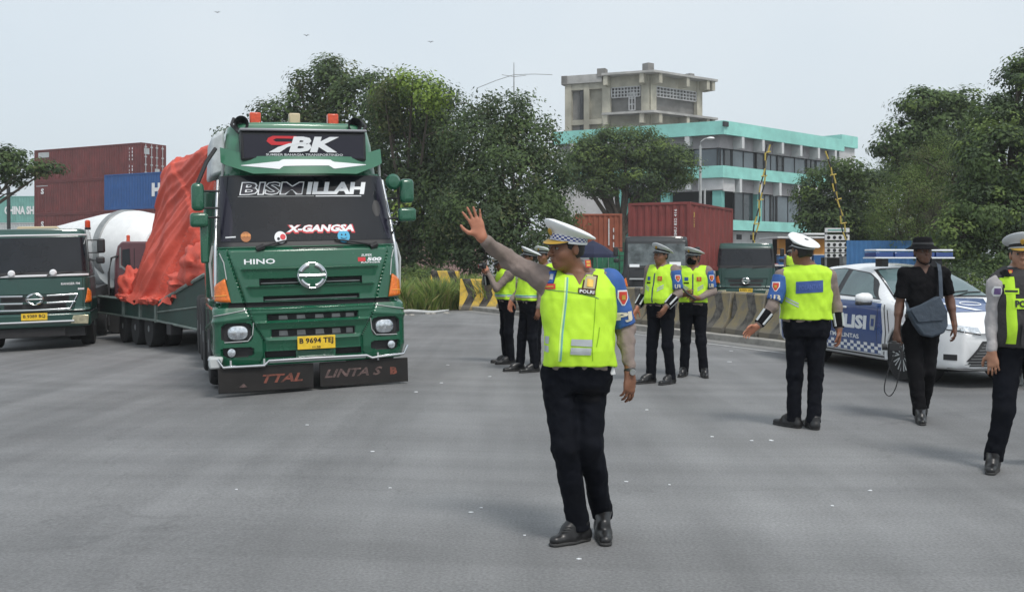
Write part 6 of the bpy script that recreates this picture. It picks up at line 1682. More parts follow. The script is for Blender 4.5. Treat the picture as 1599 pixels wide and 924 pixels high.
for y in (3.25, 4.6, 6.2): MB().box(-.045, .0, y, y + .14, zl(.27), zl(.66)).build('upright', M_TRL, tr, smooth=None)
for y in (4.2, 5.4, 6.6):
    for k in range(2):
        for g in (0, 1): o = wheel(tr, (.18 + .33 * k) if g == 0 else (2.62 - .33 * k), y, .39, .28, -1 if g == 0 else 1, hub=False, z=.39 + gz(tA.x + tdir.x * y, tA.y + tdir.y * y) - gz(tA.x, tA.y))
MB().box(.9, 1.1, -.4, 1.0, zl(.05), zl(.5)).build('landing_leg', M_CHAS, tr)
MB().box(-.08, .12, 2.0, 2.3, zl(.1), zl(.3)).build('toolbox', M_CHAS, tr)
# covered load: lofted sheet with folds
def tarp():
    ns, nc = 120, 220; from mathutils import noise as N_
    V = np.zeros((ns + 1, nc + 1, 3))
    for i in range(ns + 1):
        s = i / ns; y = .12 + 6.25 * s
        wl = np.interp(s, [0, .1, .5, .8, 1], [.62, .30, .02, -.02, .1]); wr_ = 2.75
        top = np.interp(s, [0, .25, .5, .73, .79, .85, .90, .95, 1], [3.84, 3.90, 3.84, 3.72, 3.55, 2.9, 2.2, 1.4, .80]); base = np.interp(s, [0, .36, .42, 1], [1.25, .72, .70, .64])
        tl = np.interp(s, [0, .3, .6, .8, 1], [.9, .62, .55, .50, .6]); ttr = 2.2
        prof = [(wl - .12, base - .03), (wl - .02, base + .16), (wl + .05, base + .6), (tl - .10, top * .72), (tl, top - .22), (tl + .18, top - .02), (1.35, top + .04), (ttr, top - .1), (ttr + .3, top - .8), (wr_, base + .4), (wr_ + .05, base)]
        d_ = np.cumsum([0] + [math.dist(prof[k], prof[k + 1]) for k in range(len(prof) - 1)]); d_ /= d_[-1]
        for j in range(nc + 1):
            t = j / nc; x = np.interp(t, d_, [p[0] for p in prof]); z = np.interp(t, d_, [p[1] for p in prof])
            hfr = min(1, max(0, (top - z) / (top - base)))        # 0 at the top, 1 at the hem
            # folds radiate from the ridge: long ripples running down
            ph = 7.5 * math.atan2(y - .6, max(.25, 4.1 - z)) + .5 * y + 1.2 * N_.noise(Vector((y * .6, z * .3, 1)))
            f = (.055 * math.sin(ph * 1.7) + .055 * (1 - 2 * abs(math.sin(ph * 2.3 + 1))) + .04 * (1 - 2 * abs(math.sin(ph * 4.9 + 2 + z)))) * (.3 + .75 * hfr)
            f += .07 * N_.noise(Vector((y * 1.3, z * .9 + x * .6, 5))) - .05 * abs(N_.noise(Vector((y * 2.6 + z, z * .9, 9)))) 
            # a diagonal overlap seam
            sm = z - (1.2 + (y - .3) * .62)
            f += .05 * (1 if sm < 0 else 0) * (.3 < y < 5)
            nxd = -1 if t < .45 else (1 if t > .75 else 0); nzd = 1 if .38 < t < .8 else 0
            V[i, j] = (x + nxd * f, y + (.06 * N_.noise(Vector((z * 2, y, 3)))), z + nzd * f * .8 + (Z0) + (.05 * math.sin(ph * 7) * hfr ** 6))
    v = V.reshape(-1, 3); idx = np.arange((ns + 1) * (nc + 1)).reshape(ns + 1, nc + 1)
    f = np.stack([idx[:-1, :-1], idx[1:, :-1], idx[1:, 1:], idx[:-1, 1:]], -1).reshape(-1, 4).tolist()
    f.append(tuple(int(k) for k in idx[0])); f.append(tuple(int(k) for k in idx[-1])[::-1])
    return v, f
M_TARP = mat('tarpaulin_orange_red', (.58, .092, .060), .62, var=.16, scale=1.6, bump=.5, bscale=7, spec=.35, var2=.12, v2s=.5)
tc_ = thing('covered_load', 'tall load wrapped in a crumpled orange-red tarpaulin on the low-loader', 'tarpaulin', tr.location, rzt)
v, f = tarp(); ob('tarpaulin', v, f, M_TARP, tc_, smooth=55)
# crumpled hem lying on the deck edge and loose bundle
def crumple(c, r, seed, mt, par, name='tarpaulin_fold'):
    from mathutils import noise as N_
    V = []; F = []; n, m = 30, 18
    for i in range(m + 1):
        for k in range(n):
            th = math.pi * i / m; a = 2 * math.pi * k / n; d = Vector((math.sin(th) * math.cos(a), math.sin(th) * math.sin(a), math.cos(th)))
            q = 1 + .45 * N_.noise(d * 2.2 + Vector((seed, 0, 0))) - .18 * abs(N_.noise(d * 4 + Vector((0, seed, 0)))) - .05 * abs(N_.noise(d * 11 + Vector((0, seed, 3))))
            V.append((c[0] + d.x * r[0] * q, c[1] + d.y * r[1] * q, c[2] + d.z * r[2] * q))
    for i in range(m):
        for k in range(n): F.append((i * n + k, i * n + (k + 1) % n, (i + 1) * n + (k + 1) % n, (i + 1) * n + k))
    return ob(name, V, F, mt, par, smooth=70)
for i in range(8): crumple((-.02 + random.uniform(-.05, .05), 3.4 + i * .42, zl(.70) + random.uniform(-.03, .03)), (.15, .38, .09), i, M_TARP, tc_)
crumple((.12, 1.9, zl(1.12)), (.25, .55, .22), 20, M_TARP, tc_); crumple((.15, 1.0, zl(1.45)), (.28, .75, .40), 23, M_TARP, tc_); crumple((.12, 6.15, zl(.95)), (.25, .3, .42), 27, M_TARP, tc_)
# ------------------------------------------------------------ generic cab-over truck
def cab_truck(name, label, loc, rz, body, W=2.3, Hc=2.6, z0=.55, det=1, plate=None, chrome=True, beacons=(), bumper_mt=None, rear=None, roll=0.0, group=None, beacon_side=None, ins=.06, mesh_dz=.02):
    t = thing(name, label, 'truck', loc, rz, group)
    if roll: t.rotation_euler = (Matrix.Rotation(rz, 3, 'Z') @ Matrix.Rotation(roll, 3, 'Y')).to_euler()
    gr = [(.90, 1.01, .62), (1.05, 1.17, .68)]
    def dsp(u, z):
        x = abs(u); d = 0
        if .86 < z < 1.21 and x < .78 + (z - .9) * .25: d += .035
        if .80 < z < .84: d += .05
        if 1.56 < z < 1.575: d += .012
        if abs(x - .98) < .008 and z > .86: d += .01
        return d
    def mf(u, z):
        x = abs(u)
        if .80 < z < .84: return 1
        for a, b, w_ in gr:
            if a <= z <= b and x < w_: return 1
        return 0
    s = Shell(W=[(z0, W + .06), (.86, W + .04), (1.5, W), (Hc, W - .16)], yf=[(z0, .02), (.85, .0), (.9, .05), (1.6, .09), (Hc - .12, .30), (Hc, .42)], r=[(z0, .16), (Hc, .20)], crown=.07, disp=dsp)
    s.build('cab', [body, M_CHAS], t, .56, Hc, mesh_dz, 1.95, .02, mf, top=[(.97, .03), (.9, .05), (.6, .06)])
    s.patch('windscreen_frame', M_BLK, t, -W / 2 - .02, W / 2 + .02, 1.62, Hc - .10, .003, 40, 10)
    wsx = s.patch('windscreen', M_GLASS, t, -W / 2 + ins, W / 2 - ins, 1.68 + ins * .4, Hc - .10 - ins * .7, .009, 40, 10)
    for g in (-1, 1):
        s.patch('side_window', M_GLASS, t, g * 1.40, g * 2.2, 1.66, Hc - .2, .006, 8, 6)
        s.line('door_seam', M_CHAS, t, [(g * 1.34, .9), (g * 1.34, Hc - .1)], .006, 0)
        w_ = MB(); u0 = -.75 if g < 0 else .25; w_.tube([s.pt(u0, 1.62, .03), s.pt(u0 + .25, 1.66, .04), s.pt(u0 + .55, 1.70, .02)], [.02, .012, .008], 6); w_.build('wiper', M_CHAS, t)
        pts = [(g * 1.0, 1.0), (g * 1.07, 1.32), (g * 1.20, 1.22), (g * 1.20, 1.02)]
        s.patch('turn_signal', M_ORL, t, 0, 1, 0, 1, .014, 8, 6, fn=lambda a, c: ((pts[0][0] * (1 - a) + pts[3][0] * a) * (1 - c) + (pts[1][0] * (1 - a) + pts[2][0] * a) * c, (pts[0][1] * (1 - a) + pts[3][1] * a) * (1 - c) + (pts[1][1] * (1 - a) + pts[2][1] * a) * c), thick=.02)
        mirror(t, (g * (W / 2 + .26), .25, 2.25), (.17, .32), M_BLK, [(g * (W / 2 - .02), .3, 2.38), (g * (W / 2 - .02), .3, 2.1)])
        mirror(t, (g * (W / 2 + .24), .25, 1.93), (.18, .15), M_BLK, [(g * (W / 2 - .02), .3, 1.93)])
        wheel(t, g * (W / 2 - .13), 1.25, .50, .28, g)
    bm_ = bumper_mt or body
    b = MB(); b.prism([(-W / 2 - .02, -.0), (-W / 2 + .12, -.10), (W / 2 - .12, -.10), (W / 2 + .02, 0), (W / 2 + .02, .35), (-W / 2 - .02, .35)], .50, .79, 'xy'); bo = b.build('bumper', bm_, t, bevel=.035, bseg=3)
    for g in (-1, 1): MB().prism([(g * .72, .56), (g * 1.08, .54), (g * 1.10, .74), (g * .78, .74)], -.118, -.09).build('headlight', mat('headlight_warm', (.50, .47, .33), .15, .5, var=.3, scale=15), t, bevel=.012)
    if chrome:
        s.line('windscreen_trim', M_STKW, t, [(-W / 2, 1.62), (W / 2, 1.62)], .026, .012, 16); s.line('visor_trim', M_STKW, t, [(-W / 2 + .05, Hc - .09), (W / 2 - .05, Hc - .09)], .02, .02, 16)
        for z, w_ in ((1.19, .86), (1.03, .80), (.88, .70)): s.line('grille_bar', M_CHR, t, [(-w_, z), (-.24 if z > .95 else 0, z - .01)], .020, .02, 8); s.line('grille_bar', M_CHR, t, [(.24 if z > .95 else 0, z - .01), (w_, z)], .020, .02, 8)
        for g in (-1, 1): s.line('grille_end', M_CHR, t, [(g * .86, 1.19), (g * .70, .88)], .018, .02, 6)
        MB().tube([(-.8, -.13, .62), (.8, -.13, .62)], .028, 8).build('bumper_bar', M_CHR, t)
        for u in (-.45, .38): MB().lathe([(.002, -.03), (.05, -.025), (.075, 0), (.07, .03), (.03, .04)], 'y', tuple(s.pt(u, 1.68, .07)), 18).build('round_lamp', M_STKW, t)
    emblem(s, t, 0, 1.11, .17, .125, body, .02)
    if plate:
        MB().cbox((0, -.112, .74), (.52, .012, .15)).build('number_plate', M_YPL if plate[1] else M_LGR, t); put_text(plate[0], 'lettering', t, M_SCREEN, lambda a, c: (a, -.12, .745 + c), .44, .08)
    MB().box(-W / 2 + .1, W / 2 - .1, .05, .3, .28, .5).box(-.8, .6, -.02, .05, .3, .48).build('lower_guard', M_CHAS, t, smooth=None)
    MB().box(-.42, .42, .3, 7.0, .55, .80).build('chassis', M_CHAS, t, smooth=None)
    for x in beacons:
        bb = MB().lathe([(.055, .05), (.06, .06), (.058, .20), (.03, .22), (.002, .22)], 'z', (0, 0, 0), 14).build('beacon', M_REDL, t); bb.location = (x, .55, Hc + .02)
        MB().lathe([(.065, .0), (.065, .05), (.05, .055)], 'z', (0, 0, 0), 14).build('beacon_base', M_BLK, bb)
    for y in (4.6, 5.9):
        for g in (-1, 1): wheel(t, g * (W / 2 - .2), y, .50, .5, g, hub=False)
    return t, s
# left truck
lx, ly = -10.36, 22.3
t, s = cab_truck('left_truck', 'dark green truck with white windscreen trim at the left edge of the picture', (lx, ly, gz(lx, ly)), R(18), M_GRN2, W=2.2, Hc=2.60, plate=('B 9389 BQ', True), beacons=(1.07,), roll=R(-1.5), mesh_dz=.014)
t.name = 'green_truck'
s.text('RANGER FM', 'lettering', M_STKW, t, .72, 1.43, .38, .05, .012); s.text('500', 'lettering', M_STKW, t, .93, 1.31, .13, .045, .012)
MB().tube([(1.0, .3, 2.3), (1.10, .3, 2.62), (1.18, .35, 2.3)], .012, 5).build('mirror_stay', M_LGR, t); 
for x in (.55,): wheel(t, x, 2.8, .48, .28, 1)
MB().box(-1.05, 1.05, 2.1, 7.5, .85, 1.25).build('load_bed', M_CHAS, t, smooth=None)
MB().prism([(-.45, 2.64), (.45, 2.64), (.4, 2.72), (-.4, 2.72)], .8, 1.2).build('roof_vent', M_CREAM, t, bevel=.02)
# white mixer drum truck
mxp = at(165, 0, 30); mx_, my_ = mxp.x, 30.0
mt_ = thing('concrete_mixer_truck', 'concrete mixer truck with a big white drum behind the left green truck', 'mixer truck', (mx_, my_, gz(mx_, my_)), 0)
mz = gz(mx_, my_)
def ML(px, py, dy=0): p = at(px, py, my_ + dy); return Vector((p.x - mx_, dy, p.z - mz))
a, b2 = ML(40, 388, 2.4), ML(250, 392, -.4); ax_ = (b2 - a); Ln_ = ax_.length; ax_.normalize()
dr = MB().lathe([(.30, -.2), (.36, 0), (.55, Ln_ * .12), (.84, Ln_ * .40), (1.08, Ln_ * .64), (1.16, Ln_ * .76), (1.17, Ln_ * .85), (1.08, Ln_ * .95), (.75, Ln_ * 1.03), (.3, Ln_ * 1.05)], 'z', (0, 0, 0), 48).build('drum', M_WHT, mt_, smooth=25)
dr.location = a; dr.rotation_euler = ax_.to_track_quat('Z', 'Y').to_euler()
rg = MB().lathe([(1.165, Ln_ * .755), (1.20, Ln_ * .76), (1.20, Ln_ * .80), (1.165, Ln_ * .805)], 'z', (0, 0, 0), 48).build('drum_ring', M_STEEL, dr)
MB().box(-2.6, 2.2, -.5, 1.6, .9, 1.25).build('chassis', M_CHAS, mt_, smooth=None); MB().box(-2.4, 2.0, -.62, -.5, .6, .85).build('side_guard', M_LGR, mt_)
MB().prism([(-.10, 1.9), (.30, 1.9), (.62, 1.3), (.45, 1.2), (.1, 1.5)], -.7, -.45).build('chute', M_LGR, mt_, bevel=.03)
for i, x in enumerate((-1.9, -.6, .9)):
    for g in (0, 1):
        o = MB().lathe([(.3, -.14), (.47, -.14), (.5, -.1), (.5, .1), (.47, .14), (.3, .14)], 'y', (0, 0, 0), 24).build('wheel', M_RUB, mt_, smooth=40); o.location = (x, -.3 + g * 1.9, .5)
        MB().lathe([(.29, -.1), (.15, -.05), (.002, -.05)], 'y', (0, 0, 0), 20).build('rim', M_RIM, o)
b = MB(); b.tube([(-2.3, -.65, .9), (-2.3, -.65, 2.0), (-2.2, -.6, 2.3)], .04, 6); b.tube([(.55, -.7, .9), (.6, -.75, 2.1)], .03, 6); b.build('ladder_rail', M_CHAS, mt_)
# maroon truck seen side on, partly behind the tarpaulin
M_MAR = paint('maroon_cab', (.10, .028, .035), .35)
mp = at(180, 0, 27.5); zz0 = gz(mp.x, 27.5)
mt2 = thing('maroon_truck', 'maroon truck cab with a small orange beacon, half hidden by the orange tarpaulin', 'truck', (mp.x, 27.5, zz0), R(-6))
k_ = 27.5 / FOC
def MP(px, py): return ((px - 180) * k_, 1.55 - (py - 405) * k_ - zz0)
b = MB(); b.prism([MP(*q) for q in ((178, 470), (178, 408), (183, 384), (190, 377), (236, 377), (240, 470))], 0, 2.1); b.build('cab', M_MAR, mt2, bevel=.05)
b = MB(); b.prism([MP(*q) for q in ((192, 414), (192, 390), (204, 388), (206, 424))], -.012, .0); b.build('side_window', M_GLASS, mt2, bevel=.004)
b = MB(); b.prism([MP(*q) for q in ((188, 418), (188, 387), (190, 386), (190, 418))], -.02, .0); b.prism([MP(*q) for q in ((190, 414), (209, 428), (209, 431), (190, 417))], -.02, 0); b.build('window_trim', M_STEEL, mt2, smooth=None)
b = MB(); b.prism([MP(*q) for q in ((211, 388), (212, 388), (212, 462), (211, 462))], -.006, .0); b.build('door_seam', M_CHAS, mt2, smooth=None)
b = MB(); b.prism([MP(*q) for q in ((190, 438), (204, 440), (204, 443), (190, 441))], -.01, .0); b.build('door_stripe', M_LGR, mt2, smooth=None)
b = MB(); b.prism([MP(*q) for q in ((176, 462), (240, 458), (240, 480), (176, 482))], -.06, 2.1); b.build('step', M_CHAS, mt2, bevel=.02)
x_, z_ = MP(190, 377); bb = MB().lathe([(.05, 0), (.05, .03), (.045, .05), (.05, .16), (.02, .18)], 'z', (x_, .4, z_), 12).build('beacon', M_REDL, mt2)
x_, z_ = MP(176, 455); MB().tube([(x_, -.2, z_ - .9), (x_, -.2, z_ + .5), (x_ + .05, -.15, z_ + .9), (x_ + .15, 0, z_ + .95)], .03, 6).build('grab_rail', M_CHAS, mt2)
for px in (185, 222):
    x_, z_ = MP(px, 490); o = MB().lathe([(.3, -.14), (.47, -.14), (.5, -.1), (.5, .1), (.47, .14), (.3, .14)], 'y', (0, 0, 0), 24).build('wheel', M_RUB, mt2, smooth=40); o.location = (x_, .1, .5)
    MB().lathe([(.29, -.1), (.15, -.05), (.002, -.05)], 'y', (0, 0, 0), 20).build('rim', M_RIM, o)
MB().box(-.4, 2.2, .2, 2.0, .55, .95).build('chassis', M_CHAS, mt2, smooth=None)
# dark truck in front of the red container
M_DKC = paint('charcoal_cab', (.007, .008, .009), .4)
dx, dy = at(1026, 0, 36.0).x, 36.0
dt, s = cab_truck('dark_truck', 'dark grey truck cab hauling the maroon container beyond the median', (dx, dy, gz(dx, dy)), R(-6), M_DKC, W=2.35, Hc=2.74, ins=.17, chrome=False, plate=('B 9271 UC', False), mesh_dz=.03)
[c for c in dt.children if c.name.startswith('windscreen') and 'frame' not in c.name][0].data.materials[0] = mat('pale_windscreen', (.11, .13, .135), .3, var=.6, scale=2.5, spec=.3)
s.line('grille_bar', M_LGR, dt, [(-.95, 1.28), (.95, 1.28)], .03, .02, 12)
s.patch('windscreen_card', M_STKW, dt, .45, .85, 1.74, 1.88, .014, 6, 3); s.patch('windscreen_card', M_STKW, dt, -.95, -.6, 1.70, 1.80, .014, 6, 3)
for i, (z, w_) in enumerate(((.92, .16), (.66, .16), (.44, .12))): MB().box(-1.15, 1.15, -.2, -.08, z - w_ / 2, z + w_ / 2).build('bumper_bar', M_LGR, dt, bevel=.03)
MB().box(-1.2, 1.2, 2.3, 8.4, 1.0, 1.42).build('flatbed', M_CHAS, dt, smooth=None)
# green truck right of the container
gx_, gy_ = at(1165, 0, 41).x, 41.0
gt, s = cab_truck('green_truck', 'dark green truck cab with a pale emblem beside the maroon container', (gx_, gy_, gz(gx_, gy_)), R(-10), M_GRN2, W=2.35, Hc=2.58, ins=.13, chrome=False, plate=('B 9271 UC', True), mesh_dz=.03)
MB().box(-1.1, 1.1, 2.2, 7, .9, 1.3).build('flatbed', M_CHAS, gt, smooth=None)

# ------------------------------------------------------------ police car
PCZ = 1.04
st_y = [0, .06, .18, .42, .90, 1.28, 1.75, 2.12, 2.8, 3.35, 3.95, 4.35, 4.55, 4.63]
def I(v): return lambda y: float(np.interp(y, st_y, v))
def smooth_tab(v):
    ys_ = np.linspace(0, 4.63, 150); a = np.interp(ys_, st_y, v); k = np.array([1, 2, 3, 2, 1]) / 9
    b = np.convolve(np.pad(a, 2, mode='edge'), k, 'valid'); return ys_, b
zb_t = smooth_tab([.60, .66, .72, .79, .88, .935, .955, .965, .98, .99, 1.01, 1.01, .97, .93])
zr_t = smooth_tab([.62, .70, .77, .85, .945, 1.0, 1.235, 1.375, 1.435, 1.40, 1.19, 1.08, 1.03, .98])
wm_t = smooth_tab([.60, .72, .80, .865, .89, .89, .89, .89, .89, .885, .87, .83, .78, .70])
wt_t = smooth_tab([.52, .60, .67, .72, .74, .745, .63, .575, .56, .565, .60, .66, .64, .60])
zl_t = smooth_tab([.24, .20, .20, .19, .19, .19, .19, .19, .19, .19, .20, .24, .30, .36])
def ci(t, y): return float(np.interp(y, t[0], t[1]))
def section(y, n=46):
    zb, zr, wm, wt, zlw = (ci(t, y) for t in (zb_t, zr_t, wm_t, wt_t, zl_t))
    gh = max(0, min(1, (zr - zb - .05) / .3))     # cabin present
    k = [(0, zlw), (wm * .8, zlw), (wm * .955, zlw + .03), (wm * .985, zlw + .10), (wm * .985, zlw + .2), (wm, .52), (wm * 1.0, .60), (wm * .988, .72), (wm * .975, zb - .06), (wm * .945, zb - .005), (wm * .925, zb + .012)]
    if gh > 0.02: k += [((wm * .925) * .5 + wt * .5 + .01, (zb + zr) / 2 - .01), (wt + .015, zr - .055), (wt - .05, zr - .018), (wt * .55, zr + .002), (0, zr + .012)]
    else: k += [(wm * .87, zb + .018), (wm * .80, zr * .6 + zb * .4 + .01), (wt * .9, zr - .004), (wt * .5, zr + .006), (0, zr + .012)]
    return k
def car_shell():
    ny, sub = 190, 4; ysn = np.linspace(0, 4.63, ny); rows = []
    for y in ysn:
        k = section(y); row = []
        for i in range(len(k) - 1):
            for j in range(sub): t = j / sub; row.append((k[i][0] * (1 - t) + k[i + 1][0] * t, k[i][1] * (1 - t) + k[i + 1][1] * t))
        row.append(k[-1]); row = np.array(row)
        q = row.copy()
        for _ in range(2): q[1:-1] = q[:-2] * .25 + q[1:-1] * .5 + q[2:] * .25
        rows.append(q)
    m = len(rows[0]); V = []; F = []; MI = []
    for iy, y in enumerate(ysn):
        q = rows[iy]; full = [(-x, z) for x, z in q[::-1][:-1]] + [(x, z) for x, z in q]
        # start at top centre going down the left then up the right: reorder
        full = [(-x, z) for x, z in q[::-1]] + [(x, z) for x, z in q[1:-1]]
        for x, z in full:
            yy = y + .16 * (abs(x) / .89) ** 2.5 * max(0, 1 - y / .5) - .10 * (abs(x) / .89) ** 2.5 * max(0, 1 - (4.63 - y) / .5)
            V.append((x, yy, z * PCZ))
    n = len(full)
    V = np.array(V)
    WY = (.93, 3.63)
    for iy in range(ny - 1):
        for k in range(n):
            a = iy * n + k; b = iy * n + (k + 1) % n; f = (a, b, b + n, a + n); c = V[list(f)].mean(0); x, y, z = c[0], c[1], c[2] / PCZ
            # wheel openings
            if abs(x) > .55 and any((y - w_) ** 2 + (z - .33) ** 2 < .365 ** 2 for w_ in WY) and z < .72: continue
            mi = 0
            F.append(f); MI.append(mi)
    F.append(tuple(range(n))[::-1]); MI.append(0); F.append(tuple(range((ny - 1) * n, ny * n))); MI.append(0)
    return V, F, MI
M_CARW = paint('car_white', (.78, .79, .80), .25, .8, .03); M_CARB = paint('car_blue', (.025, .075, .24), .3, .6, .08)
M_CGL = mat('car_glass', (.10, .155, .16), .06, var=.2, scale=1.2, spec=.9)
PR_ = R(12.4); ppx, ppy = 6.02, 12.30
pc = thing('police_car', 'white and blue police sedan with a blue light bar, parked on the right', 'car', (ppx, ppy, gz(ppx, ppy)), PR_)
v, f, mi = car_shell(); body = ob('body', v, f, [M_CARW, M_CGL, M_CARB, M_BLK], pc, mi, smooth=70)
class SideP(Proj):
    def __call__(s, a, b, off=.003):
        p = Proj.__call__(s, a, b, off); return p if p is not None and abs(p.x) > s.lim(b) else None
    def lim(s, b): return .80 if b < .95 else .4
pl = SideP(body, (0, 0, 0), (0, -1, 0), (0, 0, 1), (1, 0, 0), 2.0)
zbf = lambda y: ci(zb_t, y) * PCZ; zrf = lambda y: ci(zr_t, y) * PCZ
def side_patch(name, mt_, ylo, yhi, bot, top, off, n=30, m=10):
    return patch(name, body, mt_, pl, 0, .12, 0, .12, off, n, m, fn=lambda u, w_: (-(ylo(w_) + (yhi(w_) - ylo(w_)) * u), (lambda y: bot(y) + (top(y) - bot(y)) * w_)(ylo(w_) + (yhi(w_) - ylo(w_)) * u)))
wb = lambda y: zbf(y) + .045; wtp = lambda y: min(zrf(y) - .075, zbf(1.5) + .03 + max(0, y - 1.50) * .62)
side_patch('window_surround', M_BLK, lambda w_: 1.50 + .28 * w_, lambda w_: 4.00 - .40 * w_, lambda y: wb(y) - .015, lambda y: min(zrf(y) - .062, wtp(y) + .03), .003, 60, 12)
side_patch('door_window', M_CGL, lambda w_: 1.62 + .33 * w_, lambda w_: 2.56, wb, wtp, .007, 30, 12)
side_patch('door_window', M_CGL, lambda w_: 2.68, lambda w_: 3.56 - .10 * w_, wb, wtp, .007, 30, 12)
side_patch('quarter_window', M_CGL, lambda w_: 3.62 - .10 * w_, lambda w_: 3.93 - .35 * w_, wb, wtp, .007, 14, 12)
edge = lambda w_: 1.36 + .13 * abs(w_ - .45) * 1.2
side_patch('blue_livery', M_CARB, edge, lambda w_: 4.30, lambda y: .30, lambda y: zbf(y) - .012, .002, 110, 26)
for k, (o_, t_) in enumerate(((-.085, .02), (-.17, .018))): side_patch('livery_stripe', M_BLK, lambda w_: edge(w_) + o_, lambda w_: edge(w_) + o_ + t_, lambda y: .30, lambda y: zbf(y) - .02 - .06 * k, .003, 2, 26)
text_proj('POLISI', 'lettering', body, M_STKW, pl, -2.30, .70, 1.10, .19, .006); text_proj('TMC LINTAS', 'lettering', body, M_STKW, pl, -2.32, .50, .78, .062, .006)
for r_ in range(3):
    for k in range(34):
        if (k + r_) % 2 == 0:
            a0 = -4.2 + k * .085
            if any(abs(-a0 - w_) < .42 for w_ in (3.63,)): continue
            patch('checker', body, M_STKW, pl, a0, a0 + .085, .31 + r_ * .042, .352 + r_ * .042, .005, 1, 1)
chks = [c for c in body.children if c.name.startswith('checker')]
# join the small checker squares into one livery strip
vs = []; fs = []
for c in chks:
    n0 = len(vs); vs += [tuple(q.co) for q in c.data.vertices]; fs += [tuple(i + n0 for i in p.vertices) for p in c.data.polygons]; bpy.data.objects.remove(c)
ob('checker_strip', vs, fs, M_STKW, body)
patch('door_crest', body, M_LGR, pl, -1.66, -1.5, .60, .82, .006, 8, 8, fn=lambda u, w_: (-1.60 + (u - .5) * .13 * (1 - .5 * max(0, .4 - w_)), .61 + .2 * w_)); patch('crest_emblem', body, M_CARB, pl, 0, .1, 0, .1, .010, 6, 6, fn=lambda u, w_: (-1.60 + (u - .5) * .07, .66 + .10 * w_))
for ya in (2.62, 1.50, 3.55): patch('door_gap', body, M_BLK, pl, -ya - .004, -ya + .004, .30, .93, .003, 1, 20)
patch('sill_trim', body, M_BLK, pl, -3.2, -1.35, .262, .285, .004, 20, 1); patch('belt_trim', body, M_CHR, pl, -3.9, -1.5, .985, .998, .005, 40, 1)
for ya in (2.35, 3.42): 
    p = pl(-ya, .885, .02)
    if p: MB().cbox((0, 0, 0), (.03, .19, .028)).build('door_handle', M_CARW, body, bevel=.01).location = p
# wheels, arches, wells
for g in (-1, 1):
    for y in (.93, 3.63):
        wheel(pc, g * .775, y, .335, .215, g, hub=False, rim=M_BLK); wo = [c for c in pc.children if c.name.startswith('wheel')][-1]
        b = MB()
        for k in range(10):
            a = 2 * math.pi * k / 10; x_ = g * .098; p0 = (x_, .05 * math.cos(a), .05 * math.sin(a))
            for s_ in (-.13, .13): b.tube([p0, (x_ + g * .006, .205 * math.cos(a + s_), .205 * math.sin(a + s_))], .011, 5)
        b.build('spokes', M_LGR, wo)
        rr = []
        for k in range(25): a = math.pi * (k / 24) * 1.16 - .25; rr.append((g * (.875 if y > 2 else .872), y + .368 * math.cos(a), (.33 + .368 * math.sin(a)) * PCZ))
        MB().tube(rr, .020, 6).build('wheel_arch', M_CARW if y < 2 else M_CARB, pc)
        MB().lathe([(.36, g * .50), (.375, g * .50), (.375, g * .865), (.36, g * .865)], 'x', (0, y, .35), 28).build('wheel_well', M_CHAS, pc)
        MB().lathe([(.002, g * .5), (.375, g * .5), (.375, g * .51), (.002, g * .51)], 'x', (0, y, .35), 28).build('inner_well', M_CHAS, pc)
MB().box(-.6, .6, .4, 4.2, .17, .5).build('underbody', M_CHAS, pc, smooth=None)
# front details projected onto the nose
pw = Proj(body, (0, 0, 0), (1, 0, 0), (0, .75, .66), (0, .66, -.75), 2.0)
def glass_patch(name, mt_, y0, y1, w0, w1, off, n=24):
    V = []; F = []
    tp = Proj(body, (0, 0, 0), (1, 0, 0), (0, 1, 0), (0, 0, -1), 2.0)
    for i in range(n + 1):
        for j in range(13):
            v_ = j / 12; x = (i / n - .5) * 2 * (w0 + (w1 - w0) * v_); p = tp(x, y0 + (y1 - y0) * v_ + .05 * (abs(x) / .7) ** 2, off); V.append(tuple(p) if p is not None else (x, y0, 1.2))
    for i in range(n):
        for j in range(12): a = i * 13 + j; F.append((a, a + 13, a + 14, a + 1))
    return ob(name, V, F, mt_, body, smooth=180)
glass_patch('windscreen_surround', M_BLK, 1.27, 2.12, .73, .53, .003); glass_patch('windscreen', M_CGL, 1.31, 2.07, .70, .505, .008)
glass_patch('rear_window', M_CGL, 3.50, 4.15, .50, .56, .006)
glass_patch('hood_livery', M_CARB, .46, 1.20, .50, .64, .004); 
for g in (-1, 1):
    V = []; F = []; tp = Proj(body, (0, 0, 0), (1, 0, 0), (0, 1, 0), (0, 0, -1), 2.0)
    for i in range(21):
        y = .46 + .74 * i / 20; xc = g * (.10 + .46 * (i / 20))
        for dx_ in (-.05, .05): V.append(tuple(tp(xc + dx_, y + .03, .009)))
    for i in range(20): F.append((2 * i, 2 * i + 1, 2 * i + 3, 2 * i + 2))
    ob('hood_stripe', V, F, M_STKW, body)
pf = Proj(body, (0, 0, 0), (1, 0, 0), (0, 0, 1), (0, 1, 0), 2.0)
patch('grille', body, M_BLK, pf, 0, .1, 0, .1, .006, 30, 10, fn=lambda u, w_: ((u - .5) * 2 * (.66 - .28 * w_), .27 + .30 * w_))
for k in range(8): patch('grille_slat', body, M_STEEL, pf, 0, .1, 0, .1, .016, 30, 1, fn=lambda u, w_: ((u - .5) * 2 * (.62 - .28 * (k / 8)), .29 + .034 * k + .006 * w_))
patch('lip', body, M_CHR, pf, 0, .1, 0, .1, .014, 40, 1, fn=lambda u, w_: ((u - .5) * 2 * .74, .235 + .012 * w_))
